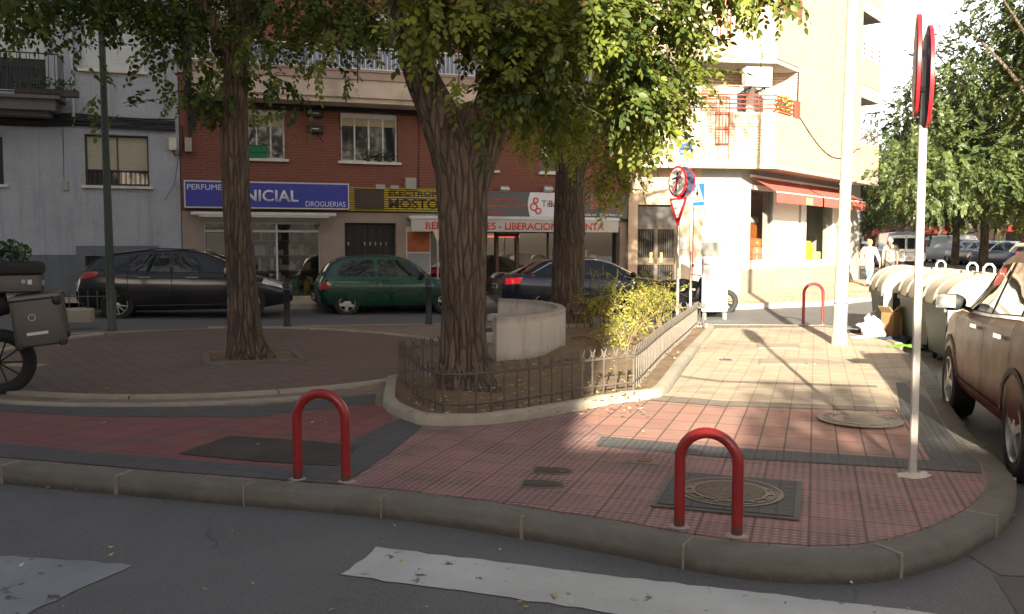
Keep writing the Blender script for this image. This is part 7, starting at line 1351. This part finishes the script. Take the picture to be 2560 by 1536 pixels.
def person(loc, heading, label, H, top, legs, shoes, hair, stride=.3, skirt=None, armsw=.2, bulk=1., bun=True, topm_long=.0):
    """facing local +y; +x is the right hand"""
    k = H/1.7; t = thing('person', label, 'person', loc, heading); v = lambda x, y, z: (x*k, y*k, z*k); b = bulk*k
    hipz, shz = .92, 1.40; LK = v(-.10, stride*.32, .50); LA = v(-.10, stride*.42, .09); RK = v(.10, -stride*.1, .49); RA = v(.10, -stride*.85, .14)
    # bare body: head, neck, hands, ankles in one skin
    armL = [v(-.19, 0, shz-.02), v(-.235, -armsw*.45, 1.13), v(-.25, -armsw*.3, .90)]; armR = [v(.19, 0, shz-.02), v(.245, armsw*.35, 1.13), v(.25, armsw*.8, .90)]
    hl = lambda w_, s_: [((w_[0], w_[1], w_[2]), .026*k), ((w_[0]+s_*.005, w_[1]+.01, w_[2]-.05*k), .03*k), ((w_[0], w_[1]+.02, w_[2]-.10*k), .026*k), ((w_[0], w_[1]+.03, w_[2]-.15*k), .010*k)]
    body = skinbody([[(v(0, 0, .95), .11*b), (v(0, 0, 1.15), .105*b), (v(0, 0, 1.33), .11*b), (v(0, -.0, 1.43), .06*k), (v(0, .01, 1.49), .05*k), (v(0, .025, 1.545), .07*k), (v(0, .02, 1.62), .088*k), (v(0, .015, 1.685), .055*k)],
        [(v(0, 0, 1.33), .11*b), (armL[0], .05*b), (armL[1], .04*k), *hl(armL[2], -1)], [(v(0, 0, 1.33), .11*b), (armR[0], .05*b), (armR[1], .04*k), *hl(armR[2], 1)],
        [(v(0, 0, .95), .11*b), (v(-.09, 0, .86), .08*b), (LK, .052*k), (LA, .035*k), (v(-.10, stride*.42+.12, .04), .03*k)], [(v(0, 0, .95), .11*b), (v(.09, 0, .86), .08*b), (RK, .052*k), (RA, .035*k), (v(.10, -stride*.85+.1, .03), .03*k)]], 'body', M_skin, t)
    for s_, w_ in ((-1, armL[2]), (1, armR[2])):      # fingers and thumb on each hand
        for f in range(4): x = w_[0]; y = w_[1]+(.012+f*.017)*k; z = w_[2]-.15*k; body_f = MB().tube([(x, y, z+.03*k), (x-s_*.006, y, z-.02*k), (x-s_*.018, y, z-(.05+.01*(f in (1, 2)))*k)], [.009*k, .008*k, .006*k], 6).build('finger', M_skin, t, smooth=True)
        MB().tube([(w_[0], w_[1]+.03*k, w_[2]-.07*k), (w_[0]-s_*.01, w_[1]+.06*k, w_[2]-.12*k)], [.011*k, .008*k], 6).build('thumb', M_skin, t, smooth=True)
    face = MB(); face.ell(v(0, .108, 1.60), (.012*k, .018*k, .02*k)); face.build('nose', M_skin, t, smooth=True); mb = MB(); [mb.ell(v(s_*.032, .095, 1.625), (.011*k, .008*k, .008*k)) for s_ in (-1, 1)]; mb.build('eye', M_sk, t, smooth=True); MB().ell(v(0, .095, 1.56), (.024*k, .008*k, .005*k)).build('mouth', mat('lips', (.3, .09, .08)), t)
    mb = MB(); [mb.ell(v(s_*.086, .01, 1.605), (.012*k, .02*k, .03*k)) for s_ in (-1, 1)]; mb.build('ear', M_skin, t, smooth=True)
    hb = MB(); hb.ell(v(0, .0, 1.645), (.095*k, .105*k, .088*k), 20, 12, .15, 2); hb.ell(v(0, -.03, 1.60), (.088*k, .08*k, .085*k), 18, 10, .1, 3)
    if bun: hb.ell(v(0, -.10, 1.70), (.05*k, .05*k, .045*k), 12, 8, .3, 4)
    hb.build('hair', hair, t, smooth=True)
    e = .028*k; skinbody([[(v(0, 0, .88-topm_long), (.165*b, .12*b)), (v(0, 0, 1.0), (.155*b, .11*b)), (v(0, 0, 1.18), (.165*b, .115*b)), (v(0, 0, 1.34), (.17*b, .11*b)), (v(0, 0, 1.44), (.08*k, .075*k))], [(v(0, 0, 1.34), (.17*b, .11*b)), (armL[0], .078*b), (armL[1], .062*k), ((armL[2][0], armL[2][1], armL[2][2]+.01), .05*k)], [(v(0, 0, 1.34), (.17*b, .11*b)), (armR[0], .078*b), (armR[1], .062*k), ((armR[2][0], armR[2][1], armR[2][2]+.01), .05*k)]], 'jacket', top, t)
    skinbody([[(v(0, 0, .93), (.135*b, .115*b)), (v(-.09, 0, .82), .095*b), (LK, .068*k), ((LA[0], LA[1], LA[2]+.03), .055*k)], [(v(0, 0, .93), (.135*b, .115*b)), (v(.09, 0, .82), .095*b), (RK, .068*k), ((RA[0], RA[1], RA[2]+.03), .055*k)]], 'trousers', legs, t)
    mb = MB(); mb.ell((LA[0], LA[1]+.06*k, .045*k), (.045*k, .13*k, .045*k)); mb.ell((RA[0], RA[1]+.06*k, .06*k), (.045*k, .13*k, .045*k)); mb.build('shoe', shoes, t, smooth=True); return t
gw_ = G(2172, 716); M_jean = mat('light_blue_jeans', (.25, .42, .52), .85, var=.15, vs=8)
pw = person(gw_, R(-48), 'woman in white blouse and light jeans walking with a tan shoulder bag', 1.62, mat('white_blouse', (.78, .74, .76), .8), M_jean, mat('dark_shoe', (.03, .02, .03), .5), mat('ginger_hair', (.40, .19, .07), .7, var=.3, vs=20), .42, armsw=.35)
gm = G(2224, 713); person(gm+Vector((.25, .6, 0)), R(-20), 'grey-haired man in a brown-grey jacket walking beside the woman', 1.70, mat('brown_grey_jacket', (.20, .18, .15), .9), mat('dark_trousers', (.06, .06, .055), .9), M_plast, mat('white_hair', (.65, .64, .62), .7), .3, bulk=1.12, bun=False)
t = thing('handbag', 'tan shoulder bag hanging at the left hip of the woman', 'handbag', gw_+Vector((-.34, -.12, .98)), R(-30)); MB().rbox((0, 0, -.12), (.34, .14, .28), .05).build('bag', mat('tan_leather', (.35, .22, .10), .6), t, smooth=True); MB().tube([(-.12, 0, .0), (-.03, .03, .28), (.08, .06, .44), (.12, .02, .25), (.13, 0, 0)], .01, 6).build('strap', mat('tan_leather', (.35, .22, .10)), t)
